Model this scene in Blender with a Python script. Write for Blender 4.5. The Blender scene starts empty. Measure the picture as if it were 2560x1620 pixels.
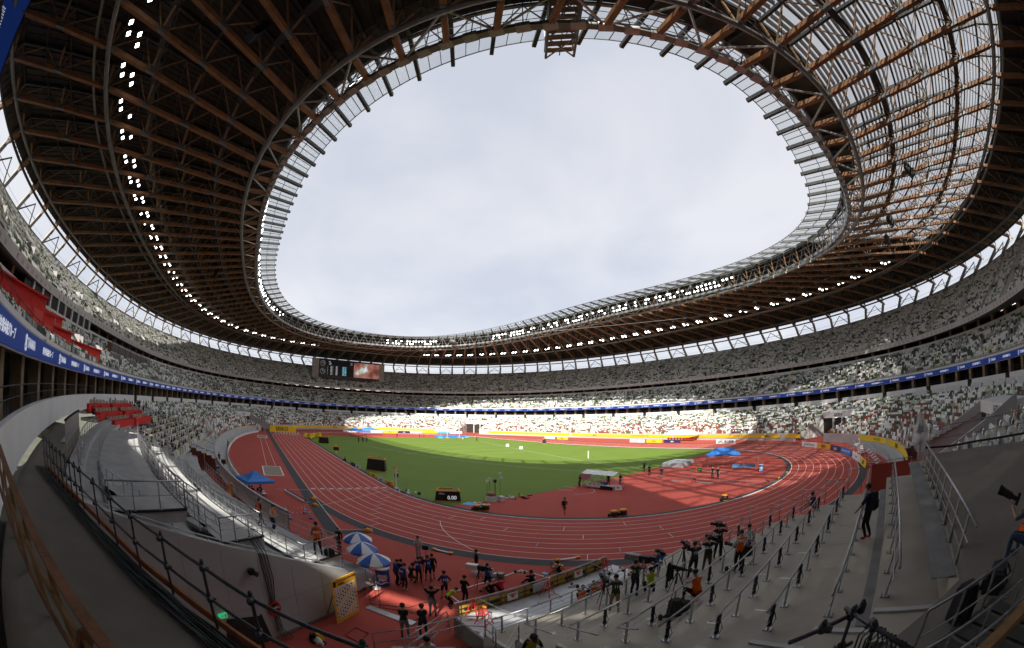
import bpy, math, random
import numpy as np
from mathutils import Vector, Matrix
rnd = random.Random(7)
sc = bpy.context.scene
col = sc.collection
PI = math.pi
# ------------------------------------------------------------------ camera
CAM = (92.843, -54.768, 10.474)
yaw, pitch, roll = math.radians(143.179), math.radians(10.449), math.radians(-0.09)
cd = bpy.data.cameras.new('camera')
co = bpy.data.objects.new('camera', cd)
col.objects.link(co)
sc.camera = co
cd.type = 'PANO'
cd.panorama_type = 'FISHEYE_EQUISOLID'          # the photograph was taken with a fisheye lens
cd.sensor_fit = 'HORIZONTAL'
cd.sensor_width = 36
cd.fisheye_lens = 1026.653 / 2560 * 36
cd.fisheye_fov = 2 * PI
cd.shift_y = 32.927 / 1620
cd.clip_start = 0.05
cd.clip_end = 6000
f_ = Vector((math.cos(yaw) * math.cos(pitch), math.sin(yaw) * math.cos(pitch), math.sin(pitch)))
r_ = Vector((math.sin(yaw), -math.cos(yaw), 0))
u_ = r_.cross(f_)
cr, sr = math.cos(roll), math.sin(roll)
r_, u_ = cr * r_ + sr * u_, -sr * r_ + cr * u_
mw = Matrix.Identity(4)
for i in range(3):
    mw[i][0], mw[i][1], mw[i][2], mw[i][3] = r_[i], u_[i], -f_[i], CAM[i]
co.matrix_world = mw
# ------------------------------------------------------------------ sky and sun
SUN_AZ, SUN_EL = 315, 38                         # towards the sun
w = bpy.data.worlds.new('World')
sc.world = w
w.use_nodes = True
nt = w.node_tree
N, L = nt.nodes, nt.links
N.clear()
out = N.new('ShaderNodeOutputWorld')
bg = N.new('ShaderNodeBackground')
bg.inputs['Strength'].default_value = 0.1
sky = N.new('ShaderNodeTexSky')
sky.sky_type = 'NISHITA'
sky.sun_disc = False
sky.sun_elevation = math.radians(SUN_EL)
sky.sun_rotation = math.radians(90 - SUN_AZ)
sky.air_density = 1.0
sky.dust_density = 2.0
tc = N.new('ShaderNodeTexCoord')
sep = N.new('ShaderNodeSeparateXYZ')
L.new(tc.outputs['Generated'], sep.inputs[0])
mx = N.new('ShaderNodeMath'); mx.operation = 'ABSOLUTE'
L.new(sep.outputs['Z'], mx.inputs[0])
ad = N.new('ShaderNodeMath'); ad.operation = 'ADD'; ad.inputs[1].default_value = 0.32
L.new(mx.outputs[0], ad.inputs[0])
dv = N.new('ShaderNodeVectorMath'); dv.operation = 'DIVIDE'
L.new(tc.outputs['Generated'], dv.inputs[0])
cmb = N.new('ShaderNodeCombineXYZ')
for k in range(3): L.new(ad.outputs[0], cmb.inputs[k])
L.new(cmb.outputs[0], dv.inputs[1])
no = N.new('ShaderNodeTexNoise')
no.inputs['Scale'].default_value = 1.5
no.inputs['Detail'].default_value = 7
no.inputs['Roughness'].default_value = 0.52
no.inputs['Distortion'].default_value = 0.35
L.new(dv.outputs[0], no.inputs['Vector'])
rp = N.new('ShaderNodeValToRGB')
rp.color_ramp.elements[0].position = 0.34
rp.color_ramp.elements[0].color = (0.375, 0.392, 0.447, 1)
rp.color_ramp.elements[1].position = 0.66
rp.color_ramp.elements[1].color = (0.485, 0.488, 0.512, 1)
L.new(no.outputs['Fac'], rp.inputs[0])
sc10 = N.new('ShaderNodeVectorMath'); sc10.operation = 'SCALE'; sc10.inputs['Scale'].default_value = 10.0
L.new(rp.outputs[0], sc10.inputs[0])
mixc = N.new('ShaderNodeMix'); mixc.data_type = 'RGBA'
mixc.inputs[0].default_value = 0.9              # thin cloud over nearly the whole sky
L.new(sky.outputs[0], mixc.inputs[6])
L.new(sc10.outputs[0], mixc.inputs[7])
L.new(mixc.outputs[2], bg.inputs['Color'])
L.new(bg.outputs[0], out.inputs[0])
ld = bpy.data.lights.new('sun', 'SUN')
ld.energy = 5.0
ld.angle = math.radians(0.53)
ld.color = (1.0, 0.95, 0.87)
lo = bpy.data.objects.new('sun', ld)
col.objects.link(lo)
az, el = math.radians(SUN_AZ), math.radians(SUN_EL)
sd = Vector((math.cos(az) * math.cos(el), math.sin(az) * math.cos(el), math.sin(el)))
lo.rotation_euler = sd.to_track_quat('Z', 'Y').to_euler()
lo.location = sd * 300
vs = sc.view_settings
sc.display_settings.display_device = 'sRGB'
vs.view_transform = 'Standard'
vs.look = 'None'
vs.exposure = 0.85
vs.gamma = 1.0
vs.use_curve_mapping = False
try:
    sc.render.engine = 'CYCLES'
    sc.cycles.max_bounces = 7
    sc.cycles.diffuse_bounces = 4
    sc.cycles.glossy_bounces = 2
    sc.cycles.transmission_bounces = 3
    sc.cycles.transparent_max_bounces = 10
    sc.cycles.sample_clamp_indirect = 6
    sc.cycles.use_denoising = True
    sc.cycles.use_adaptive_sampling = True
    sc.cycles.adaptive_threshold = 0.015
except Exception:
    pass
# ------------------------------------------------------------------ materials
MT = {}
def mat(name, c, rough=0.6, metal=0.0, nz=0.0, ns=3.0, bump=0.0, bs=40.0, emit=0.0, spec=0.4, coat=0.0):
    m = bpy.data.materials.new(name)
    m.use_nodes = True
    t = m.node_tree
    b = t.nodes['Principled BSDF']
    b.inputs['Base Color'].default_value = (*c, 1)
    b.inputs['Roughness'].default_value = rough
    b.inputs['Metallic'].default_value = metal
    b.inputs['Specular IOR Level'].default_value = spec
    b.inputs['Coat Weight'].default_value = coat
    tcn = None
    if nz or bump:
        tcn = t.nodes.new('ShaderNodeTexCoord')
    if nz:
        n1 = t.nodes.new('ShaderNodeTexNoise')
        n1.inputs['Scale'].default_value = ns
        n1.inputs['Detail'].default_value = 6
        n1.inputs['Roughness'].default_value = 0.6
        t.links.new(tcn.outputs['Object'], n1.inputs['Vector'])
        r1 = t.nodes.new('ShaderNodeValToRGB')
        r1.color_ramp.elements[0].position = 0.3
        r1.color_ramp.elements[1].position = 0.7
        r1.color_ramp.elements[0].color = (*[x * (1 - nz) for x in c], 1)
        r1.color_ramp.elements[1].color = (*[min(1, x * (1 + nz)) for x in c], 1)
        t.links.new(n1.outputs['Fac'], r1.inputs[0])
        t.links.new(r1.outputs[0], b.inputs['Base Color'])
    if bump:
        n2 = t.nodes.new('ShaderNodeTexNoise')
        n2.inputs['Scale'].default_value = bs
        n2.inputs['Detail'].default_value = 4
        t.links.new(tcn.outputs['Object'], n2.inputs['Vector'])
        bp = t.nodes.new('ShaderNodeBump')
        bp.inputs['Strength'].default_value = bump
        bp.inputs['Distance'].default_value = 0.02
        t.links.new(n2.outputs['Fac'], bp.inputs['Height'])
        t.links.new(bp.outputs[0], b.inputs['Normal'])
    if emit:
        try: m.cycles.emission_sampling = 'NONE'
        except Exception: pass
        b.inputs['Emission Color'].default_value = (*c, 1)
        b.inputs['Emission Strength'].default_value = emit
    MT[name] = m
    return m
def see_through(name, c, alpha, rough=0.2):
    """a thin pane: part of the light goes straight on, the rest scatters"""
    m = bpy.data.materials.new(name)
    m.use_nodes = True
    t = m.node_tree
    b = t.nodes['Principled BSDF']
    o = t.nodes['Material Output']
    b.inputs['Base Color'].default_value = (*c, 1)
    b.inputs['Roughness'].default_value = rough
    tr = t.nodes.new('ShaderNodeBsdfTransparent')
    tr.inputs[0].default_value = (*[min(1, x * 0.25 + 0.75) for x in c], 1)
    mxs = t.nodes.new('ShaderNodeMixShader')
    mxs.inputs[0].default_value = alpha
    t.links.new(tr.outputs[0], mxs.inputs[1])
    t.links.new(b.outputs[0], mxs.inputs[2])
    t.links.new(mxs.outputs[0], o.inputs[0])
    MT[name] = m
    return m
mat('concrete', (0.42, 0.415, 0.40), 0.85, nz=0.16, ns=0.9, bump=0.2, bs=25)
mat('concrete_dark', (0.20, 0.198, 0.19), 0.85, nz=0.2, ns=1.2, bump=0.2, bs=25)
mat('floor_dark', (0.16, 0.142, 0.115), 0.7, nz=0.14, ns=0.7, bump=0.15, bs=60)  # same coating darkened; lens falloff at the edge put into the colour
mat('floor_coating', (0.37, 0.335, 0.275), 0.7, nz=0.12, ns=0.7, bump=0.15, bs=60)
mat('floor_grey', (0.43, 0.43, 0.42), 0.8, nz=0.16, ns=0.8, bump=0.15, bs=30)
mat('wall_grey', (0.48, 0.48, 0.465), 0.8, nz=0.07, ns=0.5, bump=0.08, bs=20)
mat('fascia', (0.60, 0.595, 0.58), 0.7, nz=0.06, ns=0.3)
mat('parapet_white', (0.74, 0.74, 0.73), 0.7, nz=0.06, ns=0.5)
mat('dark_void', (0.03, 0.027, 0.022), 0.9, nz=0.4, ns=0.4)  # near-black colour standing in for shade inside openings and concourses
mat('column_wood', (0.28, 0.20, 0.12), 0.7, nz=0.15, ns=2)
mat('steel_dark', (0.06, 0.06, 0.058), 0.5, 0.4, nz=0.3, ns=1.0)
mat('steel_grey', (0.22, 0.22, 0.21), 0.45, 0.5, nz=0.2, ns=0.8)
mat('steel_pale', (0.42, 0.43, 0.42), 0.4, 0.6, nz=0.2, ns=2)
mat('galvanised', (0.36, 0.37, 0.38), 0.38, 0.75, nz=0.18, ns=6)
mat('pipe_dark', (0.075, 0.078, 0.085), 0.42, 0.6, nz=0.3, ns=5, bump=0.1)
mat('timber', (0.30, 0.150, 0.072), 0.65, nz=0.28, ns=0.7, bump=0.15, bs=8)
mat('timber_light', (0.26, 0.155, 0.08), 0.65, nz=0.25, ns=0.8)
mat('plank', (0.20, 0.085, 0.032), 0.6, nz=0.35, ns=4, bump=0.4, bs=14)
mat('plank_pale', (0.26, 0.14, 0.045), 0.6, nz=0.3, ns=4, bump=0.4, bs=14)
mat('roof_deck', (0.06, 0.053, 0.043), 0.8, nz=0.3, ns=0.6)
mat('louvre', (0.50, 0.52, 0.50), 0.5, 0.2, nz=0.15, ns=0.6)
mat('white', (0.78, 0.78, 0.77), 0.6, nz=0.04, ns=2)
mat('white_line', (0.74, 0.73, 0.71), 0.7, nz=0.10, ns=1.5)
mat('black', (0.014, 0.014, 0.015), 0.5, nz=0.2, ns=5)
mat('black_matte', (0.02, 0.02, 0.022), 0.85, nz=0.3, ns=6)
mat('orange', (0.80, 0.30, 0.025), 0.5, nz=0.08, ns=3)
mat('orange_vest', (0.85, 0.17, 0.02), 0.7, nz=0.12, ns=8)
mat('yellow', (0.86, 0.56, 0.015), 0.55, nz=0.05, ns=1)
mat('yellow_dim', (0.55, 0.37, 0.06), 0.6, nz=0.15, ns=2)
mat('red_paint', (0.70, 0.035, 0.02), 0.45, nz=0.1, ns=4)
mat('red_cloth', (0.62, 0.03, 0.022), 0.8, nz=0.12, ns=2)
mat('blue', (0.025, 0.10, 0.42), 0.5, nz=0.06, ns=1)
mat('blue_tent', (0.035, 0.22, 0.66), 0.6, nz=0.08, ns=1.5)
mat('blue_pale', (0.10, 0.35, 0.60), 0.6, nz=0.08, ns=2)
mat('led_blue', (0.010, 0.045, 0.26), 0.5, emit=0.12)
mat('led_cyan', (0.25, 0.6, 0.75), 0.5, emit=0.5)
mat('orange_board', (0.80, 0.42, 0.03), 0.55, nz=0.04, ns=1)
mat('navy_board', (0.03, 0.028, 0.11), 0.5)
mat('yellow_banner', (0.62, 0.42, 0.05), 0.6, nz=0.12, ns=2)
mat('white_sheet', (0.60, 0.61, 0.62), 0.45, nz=0.12, ns=1.4, bump=0.3, bs=3)
mat('orange_plank', (0.34, 0.11, 0.03), 0.6, nz=0.3, ns=4)
mat('blue_panel', (0.03, 0.13, 0.50), 0.5, nz=0.05, ns=2)
mat('led_white', (0.75, 0.78, 0.85), 0.5, emit=0.25)
mat('screen_black', (0.008, 0.009, 0.012), 0.4)
mat('lamp_glow', (1.0, 1.0, 0.97), 0.4, emit=6.0)
mat('strip_glow', (1.0, 0.95, 0.85), 0.4, emit=4.0)
mat('warm_glow', (1.0, 0.45, 0.25), 0.4, emit=1.6)
mat('exit_green', (0.02, 0.42, 0.16), 0.5, emit=0.5)
mat('navy', (0.02, 0.024, 0.075), 0.6)
mat('tape_green', (0.34, 0.50, 0.30), 0.6)
mat('cable_green', (0.01, 0.05, 0.04), 0.5)
mat('sand_cover', (0.27, 0.235, 0.175), 0.9, nz=0.15, ns=2)
mat('grey_cover', (0.52, 0.53, 0.54), 0.8, nz=0.1, ns=2)
mat('seat_white', (0.84, 0.84, 0.81), 0.5)
mat('seat_pale', (0.52, 0.55, 0.36), 0.5)
mat('seat_grey', (0.36, 0.36, 0.34), 0.5)
mat('seat_green', (0.06, 0.088, 0.05), 0.5)
mat('seat_brown', (0.24, 0.055, 0.035), 0.5)
mat('cloth_sheet', (0.55, 0.55, 0.55), 0.85, nz=0.1, ns=1.5, bump=0.3, bs=4)
see_through('glass_rim', (0.80, 0.90, 0.87), 0.22)
see_through('roof_glass', (0.85, 0.88, 0.90), 0.40, 0.4)
see_through('netting', (0.25, 0.25, 0.26), 0.45, 0.8)
see_through('clear_film', (0.9, 0.9, 0.9), 0.35, 0.3)
SEATM = [MT[k] for k in ('seat_white', 'seat_pale', 'seat_grey', 'seat_green', 'seat_brown')]
# ------------------------------------------------------------------ object helpers
def thing(name, label, cat, loc=(0, 0, 0), rz=0.0, group=None):
    o = bpy.data.objects.new(name, None)
    o.empty_display_size = 0.2
    col.objects.link(o)
    o.location = loc
    o.rotation_euler = (0, 0, rz)
    o['label'] = label
    o['category'] = cat
    if group: o['group'] = group
    return o
def tag(o, label, cat, group=None):
    o['label'] = label
    o['category'] = cat
    if group: o['group'] = group
    return o
def link(name, me, parent=None, mt=None):
    o = bpy.data.objects.new(name, me)
    col.objects.link(o)
    if parent: o.parent = parent
    return o
class MB:
    """collects boxes, tubes and sheets; build() links them as one mesh object"""
    def __init__(s): s.v, s.f, s.m = [], [], []
    def add(s, vs, fs, mi=0):
        b = len(s.v)
        s.v += [tuple(x) for x in vs]
        s.f += [tuple(b + i for i in f) for f in fs]
        s.m += [mi] * len(fs)
        return s
    def box(s, c, d, rz=0.0, mi=0, rot=None, taper=1.0):
        x, y, z = d[0] / 2, d[1] / 2, d[2] / 2
        vs = [Vector((sx * x * (taper if sz > 0 else 1), sy * y * (taper if sz > 0 else 1), sz * z)) for sz in (-1, 1) for sx, sy in ((-1, -1), (1, -1), (1, 1), (-1, 1))]
        r = rot if rot is not None else Matrix.Rotation(rz, 3, 'Z')
        c = Vector(c)
        return s.add([r @ v + c for v in vs], [(3, 2, 1, 0), (4, 5, 6, 7), (0, 1, 5, 4), (1, 2, 6, 5), (2, 3, 7, 6), (3, 0, 4, 7)], mi)
    def beam(s, p, q, wd, h, mi=0, up=(0, 0, 1)):
        """rectangular bar from p to q, wd wide, h high"""
        p, q = Vector(p), Vector(q)
        d = q - p
        if d.length < 1e-6: return s
        d.normalize()
        a = d.cross(Vector(up))
        if a.length < 1e-4: a = d.cross(Vector((1, 0, 0)))
        a.normalize()
        b = a.cross(d)
        vs = [e + a * (i * wd / 2) + b * (j * h / 2) for e in (p, q) for i, j in ((-1, -1), (1, -1), (1, 1), (-1, 1))]
        return s.add(vs, [(0, 1, 2, 3), (7, 6, 5, 4), (0, 4, 5, 1), (1, 5, 6, 2), (2, 6, 7, 3), (3, 7, 4, 0)], mi)
    def tube(s, pts, r, n=6, mi=0, cap=True, closed=False, r2=None):
        pts = [Vector(p) for p in pts]
        k = len(pts)
        rings = []
        for i, p in enumerate(pts):
            a = pts[(i - 1) % k] if (closed or i > 0) else p
            b = pts[(i + 1) % k] if (closed or i < k - 1) else p
            d = (b - a)
            if d.length < 1e-9: d = Vector((0, 0, 1))
            d.normalize()
            u = Vector((0, 0, 1)) if abs(d.z) < 0.92 else Vector((1, 0, 0))
            x = d.cross(u).normalized()
            y = x.cross(d)
            rr = r if r2 is None else r + (r2 - r) * i / max(1, k - 1)
            rings.append([p + rr * (math.cos(2 * PI * j / n) * x + math.sin(2 * PI * j / n) * y) for j in range(n)])
        vs = [v for g in rings for v in g]
        fs = []
        for i in range(k if closed else k - 1):
            i2 = (i + 1) % k
            for j in range(n):
                fs.append((i * n + j, i * n + (j + 1) % n, i2 * n + (j + 1) % n, i2 * n + j))
        if cap and not closed:
            fs.append(tuple(range(n - 1, -1, -1)))
            fs.append(tuple((k - 1) * n + j for j in range(n)))
        return s.add(vs, fs, mi)
    def lathe(s, prof, c=(0, 0, 0), n=16, mi=0, axis=None):
        """prof: list of (r, z)"""
        c = Vector(c)
        rot = axis if axis is not None else Matrix.Identity(3)
        vs, fs = [], []
        for r, z in prof:
            for j in range(n):
                vs.append(rot @ Vector((r * math.cos(2 * PI * j / n), r * math.sin(2 * PI * j / n), z)) + c)
        for i in range(len(prof) - 1):
            for j in range(n):
                fs.append((i * n + j, i * n + (j + 1) % n, (i + 1) * n + (j + 1) % n, (i + 1) * n + j))
        if prof[0][0] > 1e-6: fs.append(tuple(range(n - 1, -1, -1)))
        if prof[-1][0] > 1e-6: fs.append(tuple((len(prof) - 1) * n + j for j in range(n)))
        return s.add(vs, fs, mi)
    def strip(s, A, B, mi=0, closed=False):
        """quads between two polylines of the same length"""
        n = len(A)
        fs = []
        for i in range(n if closed else n - 1):
            j = (i + 1) % n
            fs.append((i, j, n + j, n + i))
        return s.add(list(A) + list(B), fs, mi)
    def prism(s, poly, z0, z1, mi=0):
        """vertical prism over an xy polygon"""
        n = len(poly)
        vs = [(x, y, z0) for x, y in poly] + [(x, y, z1) for x, y in poly]
        fs = [tuple(range(n - 1, -1, -1)), tuple(range(n, 2 * n))] + [(i, (i + 1) % n, n + (i + 1) % n, n + i) for i in range(n)]
        return s.add(vs, fs, mi)
    def mesh(s, name, mats, smooth=False):
        me = bpy.data.meshes.new(name)
        me.from_pydata([tuple(v) for v in s.v], [], s.f)
        if not isinstance(mats, (list, tuple)): mats = [mats]
        for m in mats: me.materials.append(MT[m] if isinstance(m, str) else m)
        if any(s.m): me.polygons.foreach_set('material_index', s.m)
        if smooth: me.polygons.foreach_set('use_smooth', [True] * len(s.f))
        me.update()
        return me
    def build(s, name, mats, parent=None, smooth=False, kind=None):
        o = link(name, s.mesh(name, mats, smooth), parent)
        if kind: o['kind'] = kind
        return o
def copy_tree(o, parent=None):
    c = o.copy()
    col.objects.link(c)
    c.parent = parent
    for ch in list(o.children): copy_tree(ch, c)
    return c
TXT = {}
def text_mesh(s, size, m, ex=0.012, bold=0.0, shear=0.0, sx=1.0):
    key = (s, size, m, ex, bold, shear, sx)
    if key not in TXT:
        cu = bpy.data.curves.new('lettering', 'FONT')
        cu.body = s
        cu.size = size
        cu.align_x = 'CENTER'
        cu.align_y = 'CENTER'
        cu.extrude = ex
        cu.offset = bold
        cu.shear = shear
        cu.resolution_u = 2
        o = bpy.data.objects.new('lettering', cu)
        col.objects.link(o)
        dg = bpy.context.evaluated_depsgraph_get()
        me = bpy.data.meshes.new_from_object(o.evaluated_get(dg))
        me.name = 'lettering'
        bpy.data.objects.remove(o)
        me.materials.clear()
        me.materials.append(MT[m])
        if sx != 1.0:
            for v in me.vertices: v.co.x *= sx
        TXT[key] = me
    return TXT[key]
def text(s, size, m, parent, loc, right, up=(0, 0, 1), ex=0.012, bold=0.0, name='lettering', sx=1.0):
    """flat letters whose reading direction is `right`; loc is in the parent's space"""
    o = link(name, text_mesh(s, size, m, ex, bold, 0.0, sx), parent)
    x = Vector(right).normalized()
    y = Vector(up)
    y = (y - x * y.dot(x)).normalized()
    z = x.cross(y)
    mm = Matrix.Identity(4)
    for i in range(3): mm[i][0], mm[i][1], mm[i][2], mm[i][3] = x[i], y[i], z[i], loc[i]
    o.matrix_local = mm
    return o
# ------------------------------------------------------------------ plan curves of the stadium (metres, centre of the field = origin)
def sup(l, ps):
    a, b, n = l[:3]
    x, y = 120 * math.cos(ps), 80 * math.sin(ps)
    k = (abs(x / a) ** n + abs(y / b) ** n) ** (-1 / n)
    if len(l) > 3:
        c = l[3]
        k *= 1 + c[0] + sum(c[2 * m - 1] * math.cos(m * ps) + c[2 * m] * math.sin(m * ps) for m in range(1, 5))
    return Vector((k * x, k * y, 0))
_t = np.linspace(-PI, PI, 4001)
_l = np.concatenate([[0], np.cumsum(np.hypot(np.diff(120 * np.cos(_t)), np.diff(80 * np.sin(_t))))])
def psi_at(u):
    """u in 0..1 runs round the bowl with even spacing, starting at -x"""
    return float(np.interp((u % 1.0) * _l[-1], _l, _t))
def u_at(ps): return float(np.interp(ps, _t, _l) / _l[-1])
WALL = (97, 62.5, 2.25)
T1B = (121, 79.5, 2.3)
RIB = (123, 80, 2.3)
T2B = (134, 93, 2.5)
F3 = (126.4, 91.5, 2.65)
T3B = (142.3, 108.5, 2.28)
def P3(l, ps, z):
    v = sup(l, ps)
    v.z = z
    return v
def fval(x, y): return (abs(x / 97) ** 2.25 + abs(y / 61.5) ** 2.25) ** (1 / 2.25)
def ring_pts(l, z, n=360, a0=None, a1=None):
    if a0 is None: return [P3(l, psi_at(i / n), z) for i in range(n)]
    return [P3(l, a0 + (a1 - a0) * i / (n - 1), z) for i in range(n)]
# ------------------------------------------------------------------ ground, track, field
def struct(o):
    o['kind'] = 'structure'
    return o
def noise_ground(name, c1, c2, sc1, sc2, bump=0.3, extra=None):
    m = bpy.data.materials.new(name)
    m.use_nodes = True
    t = m.node_tree
    b = t.nodes['Principled BSDF']
    b.inputs['Roughness'].default_value = 0.85
    b.inputs['Specular IOR Level'].default_value = 0.25
    tcn = t.nodes.new('ShaderNodeTexCoord')
    a = t.nodes.new('ShaderNodeTexNoise'); a.inputs['Scale'].default_value = sc1; a.inputs['Detail'].default_value = 8; a.inputs['Roughness'].default_value = 0.65
    d = t.nodes.new('ShaderNodeTexNoise'); d.inputs['Scale'].default_value = sc2; d.inputs['Detail'].default_value = 4
    t.links.new(tcn.outputs['Object'], a.inputs['Vector'])
    t.links.new(tcn.outputs['Object'], d.inputs['Vector'])
    mm = t.nodes.new('ShaderNodeMath'); mm.operation = 'MULTIPLY_ADD'; mm.inputs[1].default_value = 0.5
    t.links.new(a.outputs['Fac'], mm.inputs[0])
    h = t.nodes.new('ShaderNodeMath'); h.operation = 'MULTIPLY'; h.inputs[1].default_value = 0.5
    t.links.new(d.outputs['Fac'], h.inputs[0])
    t.links.new(h.outputs[0], mm.inputs[2])
    r = t.nodes.new('ShaderNodeValToRGB')
    r.color_ramp.elements[0].position = 0.36; r.color_ramp.elements[1].position = 0.64
    r.color_ramp.elements[0].color = (*c1, 1); r.color_ramp.elements[1].color = (*c2, 1)
    t.links.new(mm.outputs[0], r.inputs[0])
    t.links.new(r.outputs[0], b.inputs['Base Color'])
    bp = t.nodes.new('ShaderNodeBump'); bp.inputs['Strength'].default_value = bump; bp.inputs['Distance'].default_value = 0.01
    t.links.new(d.outputs['Fac'], bp.inputs['Height'])
    t.links.new(bp.outputs[0], b.inputs['Normal'])
    MT[name] = m
noise_ground('track_red', (0.36, 0.062, 0.045), (0.43, 0.080, 0.058), 0.25, 30)
noise_ground('turf', (0.110, 0.175, 0.022), (0.140, 0.215, 0.030), 0.12, 14, 0.6)
noise_ground('city_ground', (0.10, 0.11, 0.08), (0.16, 0.16, 0.14), 0.02, 0.4)
noise_ground('rubber_dark', (0.045, 0.048, 0.05), (0.07, 0.073, 0.075), 0.5, 20)
g = MB(); g.add([(-3000, -3000, -0.6), (3000, -3000, -0.6), (3000, 3000, -0.6), (-3000, 3000, -0.6)], [(0, 1, 2, 3)])
struct(g.build('ground', 'city_ground'))
pts = [P3((113, 82, 2.3), psi_at(i / 180), 0) for i in range(180)]
g = MB(); g.add(pts, [tuple(range(180))])
struct(g.build('track_ground', 'track_red'))
RI, RO_, HX = 36.5, 36.5 + 9 * 1.22, 42.195
def oval(r, z, n=64, inset=0):
    o = []
    for i in range(n + 1):
        a = -PI / 2 + PI * i / n
        o.append((HX + r * math.cos(a), r * math.sin(a), z))
    for i in range(n + 1):
        a = PI / 2 + PI * i / n
        o.append((-HX + r * math.cos(a), r * math.sin(a), z))
    return o
# the turf: inside the kerb and cut off by the two red D areas
XE = 53.5
turf = []
rr = RI - 0.9
am = math.acos((XE - HX) / rr)
q4 = [(HX + rr * math.cos(a), rr * math.sin(a)) for a in [am + (PI / 2 - am) * i / 16 for i in range(17)]]   # +x +y quarter, going counter-clockwise
turf = [(x, y, 0.012) for x, y in q4] + [(-x, y, 0.012) for x, y in q4[::-1]] + [(-x, -y, 0.012) for x, y in q4] + [(x, -y, 0.012) for x, y in q4[::-1]]
g = MB(); g.add(turf, [tuple(range(len(turf)))])
struct(g.build('field', 'turf'))
# dark rubber edging: inside the kerb, outside lane nine, along the straight
g = MB()
g.strip(oval(RI - 0.12, 0.008), oval(RI - 0.85, 0.008), closed=True)
g.strip(oval(RO_ + 0.1, 0.008), oval(RO_ + 1.25, 0.008), closed=True)
g.strip([(-75, -RO_ - 0.1, 0.0125), (59.5, -RO_ - 0.1, 0.0125)], [(-75, -RO_ - 1.35, 0.0125), (59.5, -RO_ - 1.35, 0.0125)])
g.strip([(59.5, -RO_ - 1.35, 0.0165), (60.6, -RO_ - 1.35, 0.0165)], [(59.5, -44.5, 0.0165), (60.6, -44.2, 0.0165)])
struct(g.build('edging_surface', 'rubber_dark'))
# painted lines
g = MB()
def band(A, B, w, z=0.016):
    A, B = Vector((*A, z)), Vector((*B, z))
    n = Vector((-(B - A).y, (B - A).x, 0)).normalized() * (w / 2)
    g.add([A - n, B - n, B + n, A + n], [(0, 1, 2, 3)])
for k in range(1, 10):
    r = RI + 1.22 * k
    g.strip(oval(r - 0.03, 0.016), oval(r + 0.03, 0.016), closed=True)
band((-70, -RO_), (-HX, -RO_), 0.06, 0.02)
band((HX, -RO_), (59.4, -RO_), 0.06, 0.02)
for k in range(0, 9): band((-66, -RI - 1.22 * k), (-HX, -RI - 1.22 * k), 0.05, 0.0205)
band((59.4, -RO_), (59.55, -44.6), 0.06, 0.0205)
band((HX, -RO_ - 1.6), (HX, -RI), 0.06, 0.021)                     # finish
band((HX, -RO_ - 4.6), (HX, -RO_ - 1.6), 0.06, 0.021)
for k in range(9):                                                 # lane number blocks before the finish
    y = -RI - 1.22 * (k + 0.5)
    band((HX - 0.95, y - 0.32), (HX - 0.95, y + 0.32), 0.34, 0.0215)
    band((HX - 0.52, y - 0.25), (HX - 0.52, y + 0.25), 0.1, 0.0215)
def lane_mark(lane, ang, w=0.05, part=1.0, col_=0):
    r0 = RI + 1.22 * (lane - 1)
    a = math.radians(ang)
    c, s_ = math.cos(a), math.sin(a)
    band((HX + r0 * c, r0 * s_), (HX + (r0 + 1.22 * part) * c, (r0 + 1.22 * part) * s_), w, 0.0222)
for k in range(1, 10): lane_mark(k, -90 + 0.2 + (k - 1) * 2.05 + 3.5)
for lane, ang in ((1, -82), (2, -74), (3, -66), (2, -62), (4, -57), (5, -47.5), (6, -38), (7, -30), (8, -37), (9, -47), (3, -50), (5, -20), (7, -9), (8, 5), (6, 18), (4, 31), (9, -20), (2, -42), (4, -38)): lane_mark(lane, ang)
arc = [(70.0 + 0.0, 0.0)]
ap = []
for i in range(13):                                                # curved waterfall start across the outer lanes
    t = i / 12
    r = RI + 1.22 * (4 + 5 * t)
    a = math.radians(-66 + 6.5 * t + 3.2 * t * t)
    ap.append((HX + r * math.cos(a), r * math.sin(a)))
for i in range(12): band(ap[i], ap[i + 1], 0.06, 0.0228)
band((HX + 0.2, -RI), (50.3, -RO_ + 0.05), 0.05, 0.0222)
# javelin sector and arcs on the turf, lines across the D area
for a, b in (((-19.5, -22.2), (44.4, -3.5)), ((-29.7, 22.9), (53, 3.0)), ((-30.5, -26.8), (-28.2, 28)), ((60.6, 1.9), (78.5, 1.4)), ((62.9, -2.1), (78.4, -2.5)), ((56, 5.2), (68, 4.2)), ((53.6, -17.9), (55.4, -17.0)), ((52.6, -15.6), (54.6, -15.5))): band(a, b, 0.09, 0.0205)
for rad in (50, 60, 70):
    pp = []
    for i in range(13):
        a = math.radians(180 - 17 + 34 * i / 12)
        pp.append((58 + rad * math.cos(a), 0 + rad * math.sin(a)))
    for i in range(12): band(pp[i], pp[i + 1], 0.07, 0.0208)
pp = [(56.2 + 2.2 * math.cos(a), -16.8 + 2.2 * math.sin(a)) for a in [math.radians(x) for x in range(-60, 100, 20)]]
for i in range(len(pp) - 1): band(pp[i], pp[i + 1], 0.06, 0.0206)
# long jump runway between the two pits
band((23.7, -50.6), (-31.0, -50.5), 0.07)
band((23.9, -52.2), (-30.6, -52.0), 0.07)
struct(g.build('ground_markings', 'white_line'))
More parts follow.
